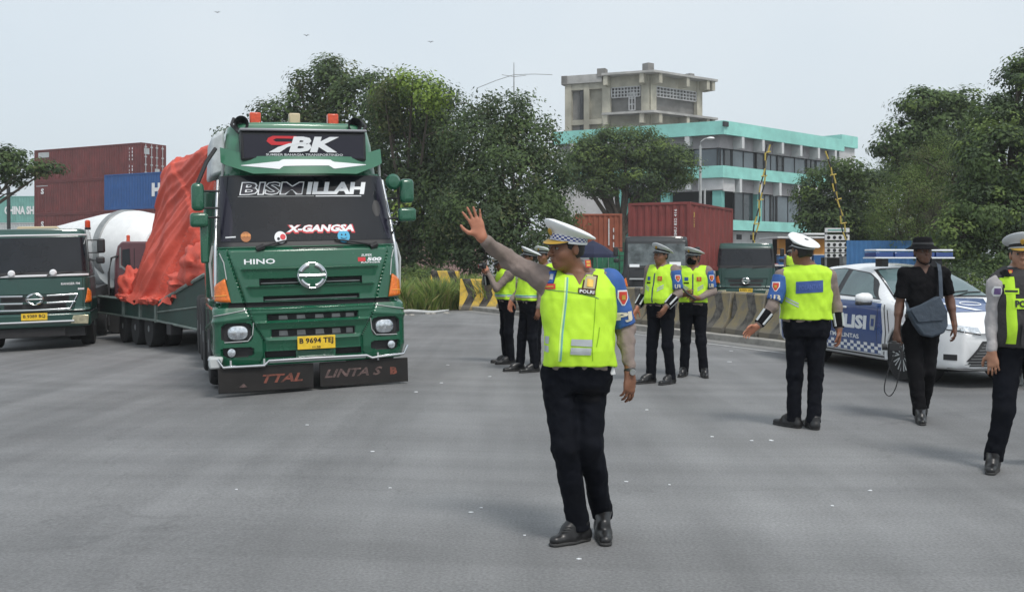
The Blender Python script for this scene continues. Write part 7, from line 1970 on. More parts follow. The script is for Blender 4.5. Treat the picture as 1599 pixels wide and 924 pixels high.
for g in (-1, 1):
    patch('headlight', body, M_CLR, pf, 0, .1, 0, .1, .007, 14, 5, fn=lambda u, w_: (g * (.42 + .42 * u), .655 + .02 * u + (.075 - .015 * u) * w_ + .05 * u))
    patch('headlight_edge', body, M_BLK, pf, 0, .1, 0, .1, .010, 14, 1, fn=lambda u, w_: (g * (.42 + .42 * u), .643 + .07 * u + .014 * w_))
    patch('fog_light', body, M_BLK, pf, 0, .1, 0, .1, .008, 8, 6, fn=lambda u, w_: (g * (.68 + .10 * u), .34 + .07 * w_))
    mo = MB().lathe([(.002, -.12), (.06, -.10), (.085, -.02), (.085, .07), (.06, .11), (.002, .12)], 'x', (0, 0, 0), 16).build('door_mirror', M_CARW, body, smooth=60); mo.scale = (1, .8, .85); mo.location = (g * 1.02, 1.60, 1.035)
    MB().box(-.11, .11, -.05, .05, -.11, -.05).build('mirror_foot', M_BLK, mo, bevel=.02)
pt_ = Proj(body, (0, 0, 0), (1, 0, 0), (0, 1, 0), (0, 0, -1), 2.0)
ringp = [pt_(.0 + .14 * math.cos(a), .80 + .09 * math.sin(a), .012) for a in np.linspace(0, 2 * math.pi, 21)]; MB().tube(ringp, .009, 5).build('hood_emblem', M_STKW, body)
for g in (-1, 1): MB().tube([pt_(g * .1, 1.26, .01), pt_(g * .1 + .30, 1.38, .02), pt_(g * .1 + .52, 1.42, .02)], .008, 5).build('wiper', M_BLK, body)
# light bar
lb = MB(); lb.box(-.62, .62, -.16, .16, .0, .02).box(-.60, .60, -.15, .15, .105, .13); lo_ = lb.build('light_bar', M_STKW, pc, bevel=.008); lo_.location = (0, 2.12, 1.56)
M_BLIT = mat('light_bar_blue', (.015, .05, .20), .15, coat=.6)
for x0, x1 in ((-.60, -.33), (-.31, -.02), (.02, .31), (.33, .60)): MB().box(x0, x1, -.145, .145, .022, .088).build('blue_lens', M_BLIT, lo_, bevel=.006)
for g in (-1, 1): MB().box(g * .42 - .05, g * .42 + .05, -.08, .08, -.11, .0).build('bar_foot', M_BLK, lo_)

# ------------------------------------------------------------ litter, fallen branch, small bits
random.seed(5)
for i, (px, py) in enumerate([(582, 705), (610, 762), (752, 793), (735, 800), (1112, 682), (1175, 688), (1203, 687), (1046, 757), (978, 752), (1360, 766), (700, 570), (650, 612), (1142, 548), (1140, 565), (1205, 688), (766, 588), (370, 760), (820, 836), (905, 873), (1010, 640), (690, 598), (480, 660), (1300, 790)]):
    d = 1.55 * FOC / (py - 405); x = (px - 800) / FOC * d
    o = MB(); n = 6; r = random.uniform(.005, .010) * (d / 7)
    poly = [(r * random.uniform(.6, 1.4) * math.cos(k * math.pi / 3) * 1.6, r * random.uniform(.6, 1.4) * math.sin(k * math.pi / 3) * 1.2) for k in range(n)]
    o.prism(poly, 0, .004, 'xy'); q = o.build('paper_scrap', M_STKW, None, smooth=None); q.location = (x, d, gz(x, d) + .002)
    tag(q, 'tiny white scrap of litter lying on the grey road', 'litter', 'white scraps of litter on the road')
t = thing('fallen_branch', 'grey fallen branch lying where the grass meets the road', 'branch', (at(650, 0, 30).x, 29.9, gz(-2.8, 29.9)))
MB().tube([(-.7, -.2, .05), (-.2, 0, .10), (.5, .1, .06), (.95, .3, .12)], [.05, .06, .05, .02], 7).build('limb', M_LGR, t)
for i in range(5):
    px = 632 + i * 16 + random.uniform(-4, 4); o = MB(); o.lathe([(.002, 0), (.09, .01), (.07, .06), (.002, .08)], 'z', (0, 0, 0), 7); q = o.build('stone', M_CONC, None); x = (px - 800) / FOC * 29.6; q.location = (x, 29.6 + random.uniform(-.3, .3), gz(x, 29.6)); q.scale = (random.uniform(.7, 1.4), 1, .7)
    tag(q, 'pale stone lying along the edge of the grass', 'stone', 'pale stones along the grass edge')
# birds high in the sky
for px, py in ((340, 20), (479, 56), (673, 66)):
    p = at(px, py, 90); q = MB().prism([(-.28, .05), (-.1, .09), (0, 0), (.1, .09), (.28, .05), (.1, .04), (0, -.06), (-.1, .04)], -.03, .03).build('bird', M_BLK, None, smooth=None); q.location = p
    tag(q, 'tiny distant bird flying in the pale sky', 'bird', 'birds in the sky')
# ------------------------------------------------------------ the people in the scene
def px2loc(D0, px, py, dy=0.0, X=0, Y=0, yaw=0, sc=1.0):
    """picture column/row -> local joint (unscaled metres) for a person at X,Y with heading yaw, dy = depth offset in world"""
    p = at(px, py, Y + dy); v = Vector((p.x - X, p.y - Y, p.z - gz(X, Y))); v.rotate(Matrix.Rotation(-yaw, 3, 'Z')); return np.array(v) / sc

# ---- main officer, arm raised
mX, mY = .375, 5.62
def L(px, py, dy=0): return px2loc(0, px, py, dy, mX, mY, 0, 1.0)
P = dict(shR=L(853, 430, .03), elR=L(794, 405, .12), wrR=L(753, 371, -.03), shL=L(952, 438, .03), elL=L(976, 512, .05), wrL=L(984, 580, -.04),
         hipR=L(872, 592, 0), hipL=L(923, 592, .02), knR=L(884, 700, -.06), knL=L(922, 695, -.05), anR=L(904, 806, .02), anL=L(941, 800, .16),
         toeR=L(876, 838, -.05), toeL=L(945, 838, -.02), head=L(884, 388, -.03), hyaw=R(-58), hpitch=R(4), belly=.035, wide=1.0, wr=.006, slv=.84, lean=(-.01, -.01), sway=-.005,
         handR=dict(dir=(-.36, .05, .93), palm=(-.22, -.97, -.05), curl=.07, spread=.26), handL=dict(dir=(-.04, -.1, -1), palm=(-.55, .75, 0), curl=.42, spread=.12))
P['toeR'][2] = .03; P['toeL'][2] = .03; P['anR'][2] = .10; P['anL'][2] = .125
P['shR'][2] = 1.43; P['shL'][2] = 1.42
def main_extras(D):
    t, vo, sc = D['root'], D['vest'], 1.0
    pr = Proj(vo, (0, 0, 0), (1, 0, 0), (0, 0, 1), (0, 1, 0))
    def loc(px, py): p = at(px, py, mY - .12); return p.x - mX, p.z
    def quad(name, mt, pts, off=.003, na=8, nb=8, parent=vo):
        q = [Vector(loc(*p)) for p in pts]      # order: bl, br, tr, tl
        f = lambda u, v: tuple((q[0] * (1 - u) + q[1] * u) * (1 - v) + (q[3] * (1 - u) + q[2] * u) * v)
        return patch(name, parent, mt, pr, 0, .1, 0, .1, off, na, nb, fn=f)
    def band(name, mt, p, w_, off=.003, n=30, wz=False):
        pts = [Vector(loc(*a)) for a in p]
        def f(u, v):
            s = u * (len(pts) - 1); i = min(int(s), len(pts) - 2); q = pts[i].lerp(pts[i + 1], s - i); d = (pts[i + 1] - pts[i]).normalized(); nn = Vector((-d.y, d.x)); return tuple(q + nn * (v - .5) * w_)
        return patch(name, vo, mt, pr, 0, .2, 0, .2, off, n, 2, fn=f)
    band('zip_piping', M_NEON2, [(886, 433), (883, 470), (877, 520), (874, 563)], .020, .003)
    band('zip', M_AQUAD, [(887, 433), (884, 470), (878, 520), (875, 563)], .009, .006)
    band('seam', M_NAVYV, [(853, 452), (870, 454), (884, 455)], .003); band('seam', M_NAVYV, [(884, 455), (905, 458), (928, 463), (935, 466)], .003)
    band('seam', mat('vest_seam', (.25, .45, .01), .8), [(930, 464), (928, 500), (924, 540), (925, 562)], .004)
    band('pocket_seam', mat('vest_seam', (.25, .45, .01), .8), [(936, 510), (934, 525), (931, 540)], .005)
    for pts in ([(845, 536), (857, 537), (858, 525), (846, 525)], [(845, 549), (857, 550), (857, 540), (845, 539)]): quad('reflective_strip', M_SILV, pts, .004)
    for pts in ([(891, 538), (924, 540), (924, 529), (892, 528)], [(890, 552), (922, 553), (923, 542), (891, 541)]): quad('reflective_strip', M_SILV, pts, .004)
    b = quad('chest_badge', M_NAVYV, [(851, 444), (865, 444), (872, 422), (857, 422)], .004); quad('badge_shield', M_BLUB, [(853, 442), (864, 442), (870, 424), (859, 424)], .006)
    quad('badge_emblem', M_SILV, [(859, 436), (864, 437), (866, 428), (861, 428)], .008, 3, 3)
    quad('name_tape', M_REDB, [(848, 452), (868, 451), (868, 443), (848, 444)], .005); quad('name_tape_text', M_GOLD, [(851, 449.5), (865, 448.5), (865, 446), (851, 447)], .008, 6, 2)
    quad('chest_badge', M_BROWN, [(908, 452), (930, 455), (936, 430), (914, 427)], .004); quad('badge_shield', mat('badge_beige', (.42, .38, .22), .7), [(911, 451), (928, 453), (933, 432), (916, 429)], .006)
    quad('badge_emblem', M_GOLD, [(916, 447), (926, 448), (928, 437), (918, 435)], .009, 6, 6)
    quad('name_tape', M_BROWN, [(903, 457), (930, 461), (930, 451), (903, 449)], .007, 10, 3)
    c = loc(916.5, 455); text_proj('POLRI', 'lettering', vo, M_WHT, pr, c[0], c[1], .078, .018, .011, rot=R(-5))
    # collar tab with rank bars
    p = MB().box(-.016, .016, -.003, .003, -.022, .022).build('rank_tab', M_REDB, t, bevel=.002); q = loc(922, 412); p.location = (q[0] - .006, -.055, q[1]); p.rotation_euler = (R(-20), 0, R(14))
    for k in (-1, 1): MB().box(-.010, .010, -.005, -.003, k * .009 - .0055, k * .009 + .0055).build('rank_bar', M_GOLD, p)
    # belly side: navy vest lining and white paper tucked in the belt
    MB().prism([(0, .0), (.04, -.01), (.055, -.07), (.03, -.075)], -.01, .002).build('tucked_paper', M_WHT, t, bevel=.003).location = (D['tab'][2][3] - .045, -.075, 1.0)
    b = MB(); b.prism([(-.03, .0), (.035, -.0), (.035, .07), (.015, .085), (-.01, .05)], -.02, .004).build('belt_pouch', M_NAVYV, t, bevel=.004).location = (D['tab'][2][3] - .025, -.06, .965)
    # watch
    a, b_ = D['J']['elL'], D['J']['wrL']; d = unit(b_ - a); W = Vol(b_ - .08, b_ + .08, .0035); W.cone(b_ - d * .06, b_ + d * .03, .034, .031, .005)
    W.clip(lambda X, Y, Z: np.abs((X - b_[0]) * d[0] + (Y - b_[1]) * d[1] + (Z - b_[2]) * d[2] + .004) - .010); wt = sdf_ob('watch', W, M_BLK, t)
    wf = MB().lathe([(.015, -.006), (.018, 0), (.014, .004)], 'y', (0, 0, 0), 14).build('watch_face', M_STEEL, wt); wf.location = (b_[0] + .012, b_[1] - .034, b_[2])
    # cuff
    # trouser cargo pocket
    pt = Proj(D['trousers'], (0, 0, 0), (1, 0, 0), (0, 0, 1), (0, 1, 0))
    q = loc(925, 618); patch('cargo_pocket', D['trousers'], M_BLACKC, pt, q[0] - .045, q[0] + .045, q[1] - .035, q[1] + .04, .006, 8, 8)
    for i in range(3):
        MB().tube([(-.02, 0, 0), (.02, 0, 0)], .003, 5).build('shoelace', M_SOLE, t).location = D['J']['toeR'] * .45 + D['J']['anR'] * .55 + np.array((-.01 - .012 * i, -.045 - .005 * i, .03 - .012 * i)) 
M = person('officer in neon vest raising his open hand in the middle of the road', mX, mY, 0, P, 1.0, 0, .0058, vest=dict(hem=.975, off=.024, arm=.098), cap=dict(checker=True, visor='gold', roll=9, pitch=-7),
           armband={'L': dict(text='PJ', tw=.098, tx=.016, tz=-.060, range=(-.42, .95), rot=R(6), view=(-.25, 1, 0))}, extras=main_extras)
M['root'].name = 'person'

def vest_marks(D, dirn=(0, 1, 0), front=True, strips=True, rot=0):
    """common marks on a neon vest, seen from local direction"""
    vo, sc = D['vest'], D['sc']; d = Vector(dirn).normalized(); ux = d.cross(Vector((0, 0, 1))).normalized(); pr = Proj(vo, (0, 0, 0), ux, (0, 0, 1), d)
    if front:
        patch('zip', vo, M_NAVYV, pr, -.008, .008, 1.0 * sc, 1.38 * sc, .004, 2, 30)
        patch('chest_badge', vo, M_BLUB, pr, -.11, -.06, 1.29 * sc, 1.335 * sc, .004, 5, 5); patch('name_tape', vo, M_BLACKC, pr, -.12, -.05, 1.25 * sc, 1.268 * sc, .004, 5, 2)
        b = patch('chest_badge', vo, M_REDB, pr, .05, .11, 1.285 * sc, 1.34 * sc, .004, 5, 5); patch('badge_emblem', vo, M_GOLD, pr, .065, .095, 1.297 * sc, 1.33 * sc, .007, 4, 4)
    if strips:
        for s in (-1, 1):
            for k in (0, 1):
                patch('reflective_strip', vo, M_SILV, pr, 0, .1, 0, .03, .004, 10, 2, fn=lambda u, v: (s * (.06 + .075 * u), (1.15 + .045 * u + .03 * k + .016 * v) * sc))
def B_(px, py, d): return at(px, py, d)
# ---- A: raising a camera, leftmost, faces left and away
def A_ex(D):
    vo = D['vest']; pr = Proj(vo, (0, 0, 0), Vector((-.8, -.6, 0)), (0, 0, 1), Vector((-.6, .8, 0)))
    for (z0_, z1_, mt) in ((1.035, 1.06, M_SILV), (1.06, 1.078, M_AQUAD)):
        b = Vol((-.3, -.3, z0_ * D['sc'] - .02), (.3, .3, z1_ * D['sc'] + .02), .008); b.loft(D['tab'], .028, .01, 0, z0=z0_ * D['sc'], z1=z1_ * D['sc']); sdf_ob('reflective_band', b, mt, vo, 0)
    w_ = D['J']['wrR'] * .5 + D['J']['wrL'] * .5
    c = MB(); c.box(-.07, .07, -.02, .03, -.01, .075).lathe([(.03, 0), (.032, -.05), (.028, -.06)], 'y', (0, -.02, .03), 14)
camA = []
def bandvest(D):
    vo = D['vest']
    for (z0_, z1_, mt) in ((1.035, 1.06, M_SILV), (1.06, 1.078, M_AQUAD)):
        b = Vol((-.3, -.34, z0_ * D['sc'] - .02), (.3, .3, z1_ * D['sc'] + .02), .008); b.loft(D['tab'], .028, .01, 0, z0=z0_ * D['sc'], z1=z1_ * D['sc']); sdf_ob('reflective_band', b, mt, vo, 0)
PA = dict(head=v3(.0, -.10, 1.54), hyaw=0, hpitch=R(18), shR=v3(-.18, -.02, 1.39), shL=v3(.18, -.02, 1.39), elR=v3(-.20, -.26, 1.17), wrR=v3(-.07, -.33, 1.40), elL=v3(.20, -.24, 1.17), wrL=v3(.07, -.33, 1.40),
          handR=dict(dir=(.25, -.4, .9), palm=(.8, .1, -.1), curl=.6, spread=.1), handL=dict(dir=(-.25, -.4, .9), palm=(-.8, .1, -.1), curl=.6, spread=.1), lean=(0, -.05), belly=.03)
ax, ay = (793 - 800) / FOC * 15.3, 15.3
DA = person('officer in neon vest holding up a small camera, leftmost of the standing officers', ax, ay, R(-72), PA, .96, 1, .009, vest=dict(hem=1.0, off=.022), cap=dict(crown=M_CAPG, tall=.85), guards=('R',), extras=bandvest)
def held_camera(name, label, holder, off, yaw=0, s=1.0):
    w_ = Vector((holder['J']['wrR'] + holder['J']['wrL']) / 2) + Vector(off); wp = Matrix.Rotation(holder['root'].rotation_euler.z, 3, 'Z') @ w_ + holder['root'].location
    t = thing(name, label, 'camera', wp, holder['root'].rotation_euler.z + yaw)
    b = MB(); b.box(-.065 * s, .065 * s, -.02 * s, .03 * s, -.04 * s, .04 * s); b.box(-.022 * s, .022 * s, -.02 * s, .02 * s, .04 * s, .058 * s); b.build('camera_body', M_BLK, t, bevel=.008)
    MB().lathe([(.028 * s, -.02 * s), (.031 * s, -.065 * s), (.029 * s, -.075 * s)], 'y', (0, 0, 0), 16).build('lens', M_BLK, t)
    MB().lathe([(.024 * s, -.0755 * s), (.022 * s, -.07 * s)], 'y', (0, 0, 0), 16).build('lens_glass', M_BGLASS2, t)
    return t
held_camera('camera', 'small dark camera held up in both hands by the leftmost officer', DA, (0, -.06, .11))
# ---- B: sunglasses, faces left
PB = dict(hyaw=R(-10), shR=v3(-.18, 0, 1.41), elR=v3(-.22, -.04, 1.13), wrR=v3(-.16, -.22, .99), elL=v3(.23, .06, 1.13), wrL=v3(.24, .0, .89), belly=.045, hipR=v3(-.09, 0, .9), anR=v3(-.12, -.10, .09), toeR=v3(-.13, -.29, .03), knR=v3(-.11, -.06, .485))
DB = person('officer with sunglasses and neon vest facing left, just behind the camera holder', (828 - 800) / FOC * 14.2, 14.2, R(-62), PB, .985, 0, .009, vest=dict(hem=1.0), cap=dict(crown=M_CAPG, tall=.9, roll=8, pitch=-8), glasses=True, extras=bandvest)
DC = person('officer mostly hidden', (849 - 800) / FOC * 15.0, 15.0, R(-20), dict(hyaw=R(-20)), 1.0, 0, .010, vest=dict(hem=1.0), cap=dict(crown=M_CAPW, tall=.85))
DC['root']['label'] = 'officer in white cap mostly hidden between the sunglasses officer and the nearest one'
# ---- D: stands side on, hands low
def D_ex(D):
    vest_marks(D, (.05, 1, 0), True)
PD = dict(hyaw=R(-6), shR=v3(-.17, 0, 1.41), shL=v3(.18, .02, 1.41), elR=v3(-.22, .0, 1.14), wrR=v3(-.25, -.16, .95), handR=dict(dir=(-.1, -.5, -.85), palm=(.9, 0, 0), curl=.5), elL=v3(.24, .02, 1.13), wrL=v3(.20, -.19, .97),
          handL=dict(dir=(-.25, -.55, -.7), palm=(-.9, .1, 0), curl=.45), belly=.05, anR=v3(-.11, -.07, .09), toeR=v3(-.16, -.26, .03), knR=v3(-.10, -.05, .485), anL=v3(.12, .04, .09), toeL=v3(.12, -.15, .03))
DD = person('officer in neon vest standing sideways with a white paper, left of the masked one', (1033 - 800) / FOC * 12.85, 12.85, R(-42), PD, 1.0, 0, .009, vest=dict(hem=1.0), cap=dict(crown=M_CAPG, tall=.9, roll=9, pitch=-8),
            armband={'L': dict(text='UR', tw=.08, view=(-.75, .66, 0), tx=0)}, guards=('L', 'R'), extras=D_ex)
wp = Matrix.Rotation(R(-42), 3, 'Z') @ Vector(DD['J']['wrR'] + v3(-.02, -.08, -.13)) + DD['root'].location
pp = thing('folded_paper', 'white folded paper in the low hand of the sideways standing officer', 'paper', wp, R(20))
MB().prism([(-.02, -.09), (.025, -.07), (.035, .06), (-.005, .075)], -.004, .004).prism([(-.03, -.06), (.0, -.075), (.01, .04), (-.02, .05)], .006, .010).build('paper_sheet', M_WHT, pp, smooth=None)
# ---- E: mask, both hands in front
def E_ex(D): vest_marks(D, (0, 1, 0), True)
PE = dict(hyaw=R(-35), hpitch=R(6), elR=v3(-.25, .03, 1.15), wrR=v3(-.12, -.22, 1.10), handR=dict(dir=(.5, -.5, .3), palm=(.5, .5, .3), curl=.5), elL=v3(.26, .02, 1.14), wrL=v3(.08, -.25, 1.06), handL=dict(dir=(-.85, -.3, .1), palm=(-.3, .8, .3), curl=.5),
          anR=v3(-.12, .03, .09), toeR=v3(-.16, -.15, .03), anL=v3(.14, .0, .09), toeL=v3(.17, -.17, .03), belly=.025)
DE = person('officer wearing a black face mask and neon vest, hands folded in front', (1083 - 800) / FOC * 13.6, 13.6, R(-12), PE, .985, 0, .009, vest=dict(hem=1.0), cap=dict(crown=M_CAPG, tall=.9, roll=8, pitch=-6), mask=True,
            armband={'L': dict(text='UR', tw=.07, view=(-.3, .95, 0), tx=0)}, extras=E_ex)
wp = Matrix.Rotation(R(-12), 3, 'Z') @ Vector(DE['J']['wrR'] + v3(.06, -.10, .02)) + DE['root'].location
pp = thing('folded_baton', 'short dark stick held diagonally by the masked officer', 'baton', wp, R(-12))
MB().tube([(-.09, 0, .09), (.0, -.01, 0), (.10, .0, -.07)], .014, 8).build('rod', M_BLK, pp); MB().tube([(-.12, 0, .115), (-.09, 0, .09)], .018, 8).build('grip', M_STEEL, pp)
# ---- F: seen from behind
def F_ex(D):
    vo = D['vest']; sc = D['sc']; pr = Proj(vo, (0, 0, 0), (-1, 0, 0), (0, 0, 1), (0, -1, 0))
    patch('back_panel', vo, mat('back_panel_blue', (.05, .10, .30), .7), pr, 0, .2, 0, .1, .004, 14, 8, fn=lambda u, v: (-.115 + .24 * u, (1.215 + .105 * v + .016 * u) * sc))
    text_proj('POLANTAS', 'lettering', vo, mat('panel_text_blue', (.09, .15, .42), .6), pr, .005, 1.275 * sc, .19, .045, .009, rot=R(3))
    for k in (0, 1): patch('reflective_strip', vo, M_SILV, pr, 0, .1, 0, .03, .004, 10, 2, fn=lambda u, v: (-.20 + .11 * u, (1.145 - .055 * u + .026 * k + .014 * v) * sc))
fX, fY = (1260 - 800) / FOC * 9.43, 9.43
def LF(px, py, dy=0): return px2loc(0, px, py, dy, fX, fY, R(172), 1.02)
PF = dict(hyaw=R(38), head=LF(1252, 393, -.02), shL=LF(1222, 432, 0), elL=LF(1207, 478, -.05), wrL=LF(1184, 508, -.10), shR=LF(1294, 432, 0), elR=LF(1306, 478, .04), wrR=LF(1311, 514, -.02),
          handL=dict(dir=(.75, .1, -.55), palm=(-.3, .9, -.3), curl=.35, spread=.1), handR=dict(dir=(-.02, -.1, -1), palm=(.9, 0, 0), curl=.5), belly=.045, wide=1.16,
          knR=v3(-.08, -.01, .485), anR=v3(-.055, .05, .09), toeR=v3(-.02, -.13, .03), anL=v3(.105, -.02, .09), toeL=v3(.22, -.14, .03), knL=v3(.10, -.01, .485))
DF = person('heavy officer seen from behind, neon vest with blue back panel, white cap', fX, fY, R(172), PF, 1.02, 0, .0075, vest=dict(hem=.985, off=.026), cap=dict(tall=1.0, pitch=-12), sleeves='long',
            armband={'L': dict(text='UB', tw=.09, view=(-.35, -1, 0), tx=0)}, guards=('L', 'R'), extras=F_ex)
# ---- G: man in black with bag and camera
gX, gY = (1441 - 800) / FOC * 9.92, 9.92
def LG(px, py, dy=0): return px2loc(0, px, py, dy, gX, gY, 0, 1.0)
PG = dict(hyaw=R(-3), head=LG(1442, 393, -.02), shR=LG(1412, 427, 0), elR=LG(1405, 478, .02), wrR=LG(1401, 517, -.05), shL=LG(1474, 427, 0), elL=LG(1484, 470, .04), wrL=LG(1491, 507, -.02), belly=.005, wide=.90,
          handR=dict(dir=(-.05, -.25, -.95), palm=(.7, .6, 0), curl=.75), handL=dict(dir=(.02, -.1, -1), palm=(-.8, .4, 0), curl=.5),
          hipR=LG(1424, 520, 0), hipL=LG(1452, 520, 0), knR=LG(1430, 582, -.06), knL=LG(1450, 580, -.02), anR=LG(1437, 637, -.12), anL=LG(1441, 628, .18), toeR=LG(1440, 652, -.3), toeL=LG(1438, 650, .02), heelL=.02)
PG['toeR'][2] = .03; PG['toeL'][2] = .03; PG['anR'][2] = .09; PG['anL'][2] = .12
def G_ex(D):
    t = D['root']; hh = D['hh']; RHm = Matrix.Translation(D['H']) @ D['RH'].to_4x4()
    b = MB(); b.lathe([(.154, .022), (.156, .027), (.098, .062), (.094, .070), (.086, .125), (.070, .140), (.02, .146), (.001, .146)], 'z', (0, .012, 0), 30); o = b.build('bucket_hat', M_BLACKC, t, smooth=40); o.matrix_local = RHm @ Matrix.Scale(1.08, 4, (0, 1, 0))
    MB().lathe([(.0965, .066), (.0990, .068), (.0965, .088), (.094, .089)], 'z', (0, .012, 0), 30).build('hat_band', M_BLK, o)
    b = MB(); b.tube([hh(-.07, -.02, -.06), hh(-.05, -.06, -.105), hh(0, -.07, -.125), hh(.05, -.06, -.105), hh(.07, -.02, -.06)], .006, 6); b.build('chin_strap', M_BLACKC, t)
    
DG = person('photographer in black shirt, black trousers and bucket hat walking towards the viewer', gX, gY, 0, PG, 1.0, 1, .0075, shirt=M_BLACKC, trousers=M_BLACKC, sleeves='short', extras=G_ex)
M_BAG = mat('bag_slate', (.045, .062, .085), .75, var=.2, scale=6, bump=.4)
def LW(px, py, dy): p = at(px, py, gY + dy); return Vector((p.x - gX, p.y - gY, p.z - gz(gX, gY)))
bt = thing('shoulder_bag', 'slate blue messenger bag hanging across the front of the photographer', 'bag', (gX, gY, gz(gX, gY)))
outl = [(1417, 484), (1440, 476), (1462, 464), (1468, 462), (1479, 486), (1480, 508), (1474, 520), (1455, 527), (1440, 524), (1428, 507)]
f0 = [LW(a, b, -.20) for a, b in outl]; MB().prism([(p.x, p.z) for p in f0], -.225, -.135).build('bag_body', M_BAG, bt, bevel=.02, bseg=3)
fl = [(1420, 483), (1466, 463), (1478, 487), (1470, 500), (1432, 503)]; MB().prism([(LW(a, b, -.2).x, LW(a, b, -.2).z) for a, b in fl], -.238, -.226).build('flap', M_BAG, bt, bevel=.005)
def ribbon(name, pts, w_, mt, par, nrm=(0, -1, 0)):
    V = []; F = []
    for i, p in enumerate(pts):
        d = (pts[min(i + 1, len(pts) - 1)] - pts[max(i - 1, 0)]).normalized(); s = d.cross(Vector(nrm)).normalized() * w_ / 2
        for o_ in (0, .006): V += [tuple(p - s + Vector(nrm) * o_), tuple(p + s + Vector(nrm) * o_)]
    for i in range(len(pts) - 1):
        a = i * 4; F += [(a, a + 4, a + 5, a + 1), (a + 2, a + 3, a + 7, a + 6), (a, a + 2, a + 6, a + 4), (a + 1, a + 5, a + 7, a + 3)]
    return ob(name, V, F, mt, par)
ribbon('strap', [LW(1470, 466, -.19), LW(1469, 440, -.165), LW(1468, 423, -.135), LW(1466, 412, -.07), LW(1463, 410, .0)], .036, M_BAG, bt)
ribbon('strap', [LW(1420, 486, -.20), LW(1417, 478, -.12), LW(1415, 470, .0)], .036, M_BAG, bt)
wr = DG['J']['wrR']; ct = thing('camera', 'black camera with a long looped strap hanging from the right hand of the photographer', 'camera', (gX + wr[0] - .045, gY + wr[1] - .05, gz(gX, gY) + wr[2] - .145), R(-20))
b = MB(); b.box(-.05, .05, -.03, .03, -.04, .04); b.box(-.025, .025, -.03, .02, .04, .055); b.build('camera_body', M_BLK, ct, bevel=.008)
b = MB(); b.lathe([(.030, 0), (.032, -.04), (.030, -.05), (.02, -.05)], 'x', (-.06, 0, -.005), 16); b.build('lens', M_BLK, ct)
sp_ = [(.05, 0, .03), (.07, -.01, -.08), (.045, -.02, -.25), (.01, -.02, -.40), (-.04, -.02, -.47), (-.085, -.02, -.43), (-.08, -.02, -.33), (-.045, -.02, -.2), (.01, -.02, -.05), (.03, -.01, .03)]
def cr(pts, n=6):
    P_ = [Vector(p) for p in pts]; o = []
    for i in range(len(P_) - 1):
        a, b, c, d = P_[max(i - 1, 0)], P_[i], P_[i + 1], P_[min(i + 2, len(P_) - 1)]
        for k in range(n):
            t_ = k / n; o.append(.5 * ((2 * b) + (c - a) * t_ + (2 * a - 5 * b + 4 * c - d) * t_ ** 2 + (-a + 3 * b - 3 * c + d) * t_ ** 3))
    return o + [P_[-1]]
MB().tube(cr(sp_), .006, 6).build('camera_strap', M_BLK, ct)
# ---- H: right edge, black tactical vest
hX, hY = (1597 - 800) / FOC * 7.6, 7.6
def LH(px, py, dy=0): return px2loc(0, px, py, dy, hX, hY, 0, 1.02)
M_TACT = mat('tactical_vest', (.035, .033, .034), .85, var=.2, scale=10, bump=.3)
PH = dict(hyaw=R(-26), head=LH(1597, 398, -.03), shR=LH(1557, 446, 0), elR=LH(1551, 500, .02), wrR=LH(1549, 548, -.05), shL=LH(1637, 446, 0), elL=LH(1648, 500, .02), wrL=LH(1650, 548, -.05), belly=.03, wide=1.02,
          handR=dict(dir=(.05, -.12, -1), palm=(.35, .9, 0), curl=.3, spread=.12), hipR=LH(1575, 560, 0), hipL=LH(1615, 560, 0), knR=LH(1568, 640, -.05), anR=LH(1552, 704, .0), toeR=LH(1548, 722, -.18),
          anL=LH(1640, 695, .25), toeL=LH(1650, 712, .1), knL=LH(1628, 645, .0))
PH['toeR'][2] = .03; PH['toeL'][2] = .03; PH['anR'][2] = .09; PH['anL'][2] = .09
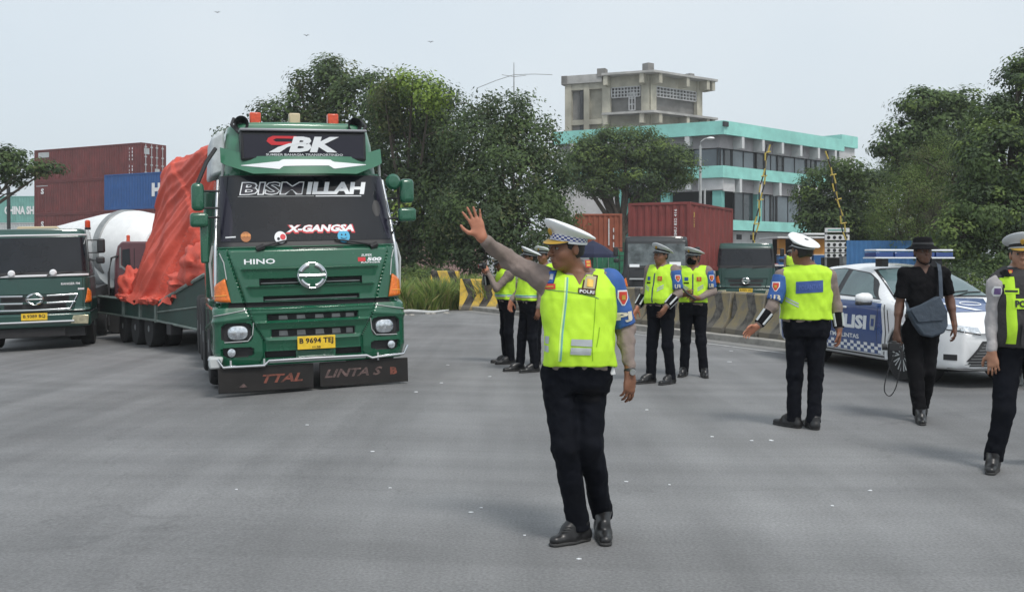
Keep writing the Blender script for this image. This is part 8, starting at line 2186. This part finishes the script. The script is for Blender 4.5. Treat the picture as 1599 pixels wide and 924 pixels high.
def H_ex(D):
    vo, sc = D['vest'], D['sc']; pr = Proj(vo, (0, 0, 0), (1, 0, 0), (0, 0, 1), (0, 1, 0))
    def loc(px, py): p = at(px, py, hY - .13); return p.x - hX, p.z - gz(hX, hY)
    def rect(name, mt, x0, y0, x1, y1, off=.004, par=vo): a, b = loc(x0, y1); c, d = loc(x1, y0); return patch(name, par, mt, pr, a, c, b, d, off, 8, 14)
    rect('reflective_strip', M_NEON, 1573, 432, 1585, 545); rect('reflective_strip', M_NEON, 1609, 432, 1621, 545)
    rect('reflective_strip', M_NEON, 1569, 450, 1590, 459, .006); rect('reflective_strip', M_NEON, 1580, 466, 1614, 482, .007); rect('name_tape_text', M_BLK, 1572, 453, 1588, 456, .009)
    rect('reflective_strip', M_NEON, 1566, 434, 1574, 444, .004)
    c = loc(1596, 474); text_proj('POLISI', 'lettering', vo, M_BLK, pr, c[0] + .012, c[1], .145, .052, .012)
    rect('radio_pouch', M_BLACKC, 1571, 418, 1580, 432, .016); rect('pouch', M_TACT, 1590, 500, 1606, 545, .02); rect('pouch', M_TACT, 1562, 520, 1572, 550, .015)
    sh = Proj(D['shirt'], (0, 0, 0), Vector((.8, .6, 0)), (0, 0, 1), Vector((.35, .94, 0)))
    pr2 = Proj(D['shirt'], D['J']['shR'], (1, 0, 0), (0, 0, 1), (0, 1, 0))
    patch('shoulder_badge', D['shirt'], M_WHT, pr2, -.055, .0, -.075, -.005, .004, 8, 8, fn=lambda u, v: (-.030 + (u - .5) * .062 * math.sin(math.pi * (.2 + .6 * v)), -.04 + (v - .5) * .075))
    patch('badge_emblem', D['shirt'], mat('badge_purple', (.16, .10, .25), .7), pr2, -.05, -.01, -.06, -.02, .008, 6, 6, fn=lambda u, v: (-.030 + (u - .5) * .04, -.04 + (v - .5) * .045))
    p = MB().box(-.014, .014, -.003, .003, -.018, .018).build('rank_tab', M_REDB, D['root']); q = loc(1583, 425); p.location = (q[0], -.085, q[1]); p.rotation_euler = (R(-25), 0, R(-25))
    MB().box(-.008, .008, -.006, -.003, -.011, .011).build('rank_bar', M_GOLD, p)
DH = person('officer in black tactical vest with neon stripes at the right edge', hX, hY, 0, PH, 1.02, 2, .0065, shirt=M_SHIRT2, vest=dict(hem=.885, off=.03, mat=M_TACT), cap=dict(crown=M_CAPG, visor='gold', tall=1.0), extras=H_ex)
# tiny attendant in the kiosk
q = at(1234, 395, 44.5); DK = person('tiny attendant in a neon vest standing inside the kiosk', q.x, 44.5, 0, {}, .93, 0, .02, vest=dict(hem=1.0), cap=dict(tall=.85), z0=q.z - 1.49)
MB().box(kx(1228), kx(1271), -1.9, 2.1, 0, q.z - 1.49 - kz).build('floor', M_CONC, [o for o in SC.objects if o.name == 'kiosk'][0], smooth=None)
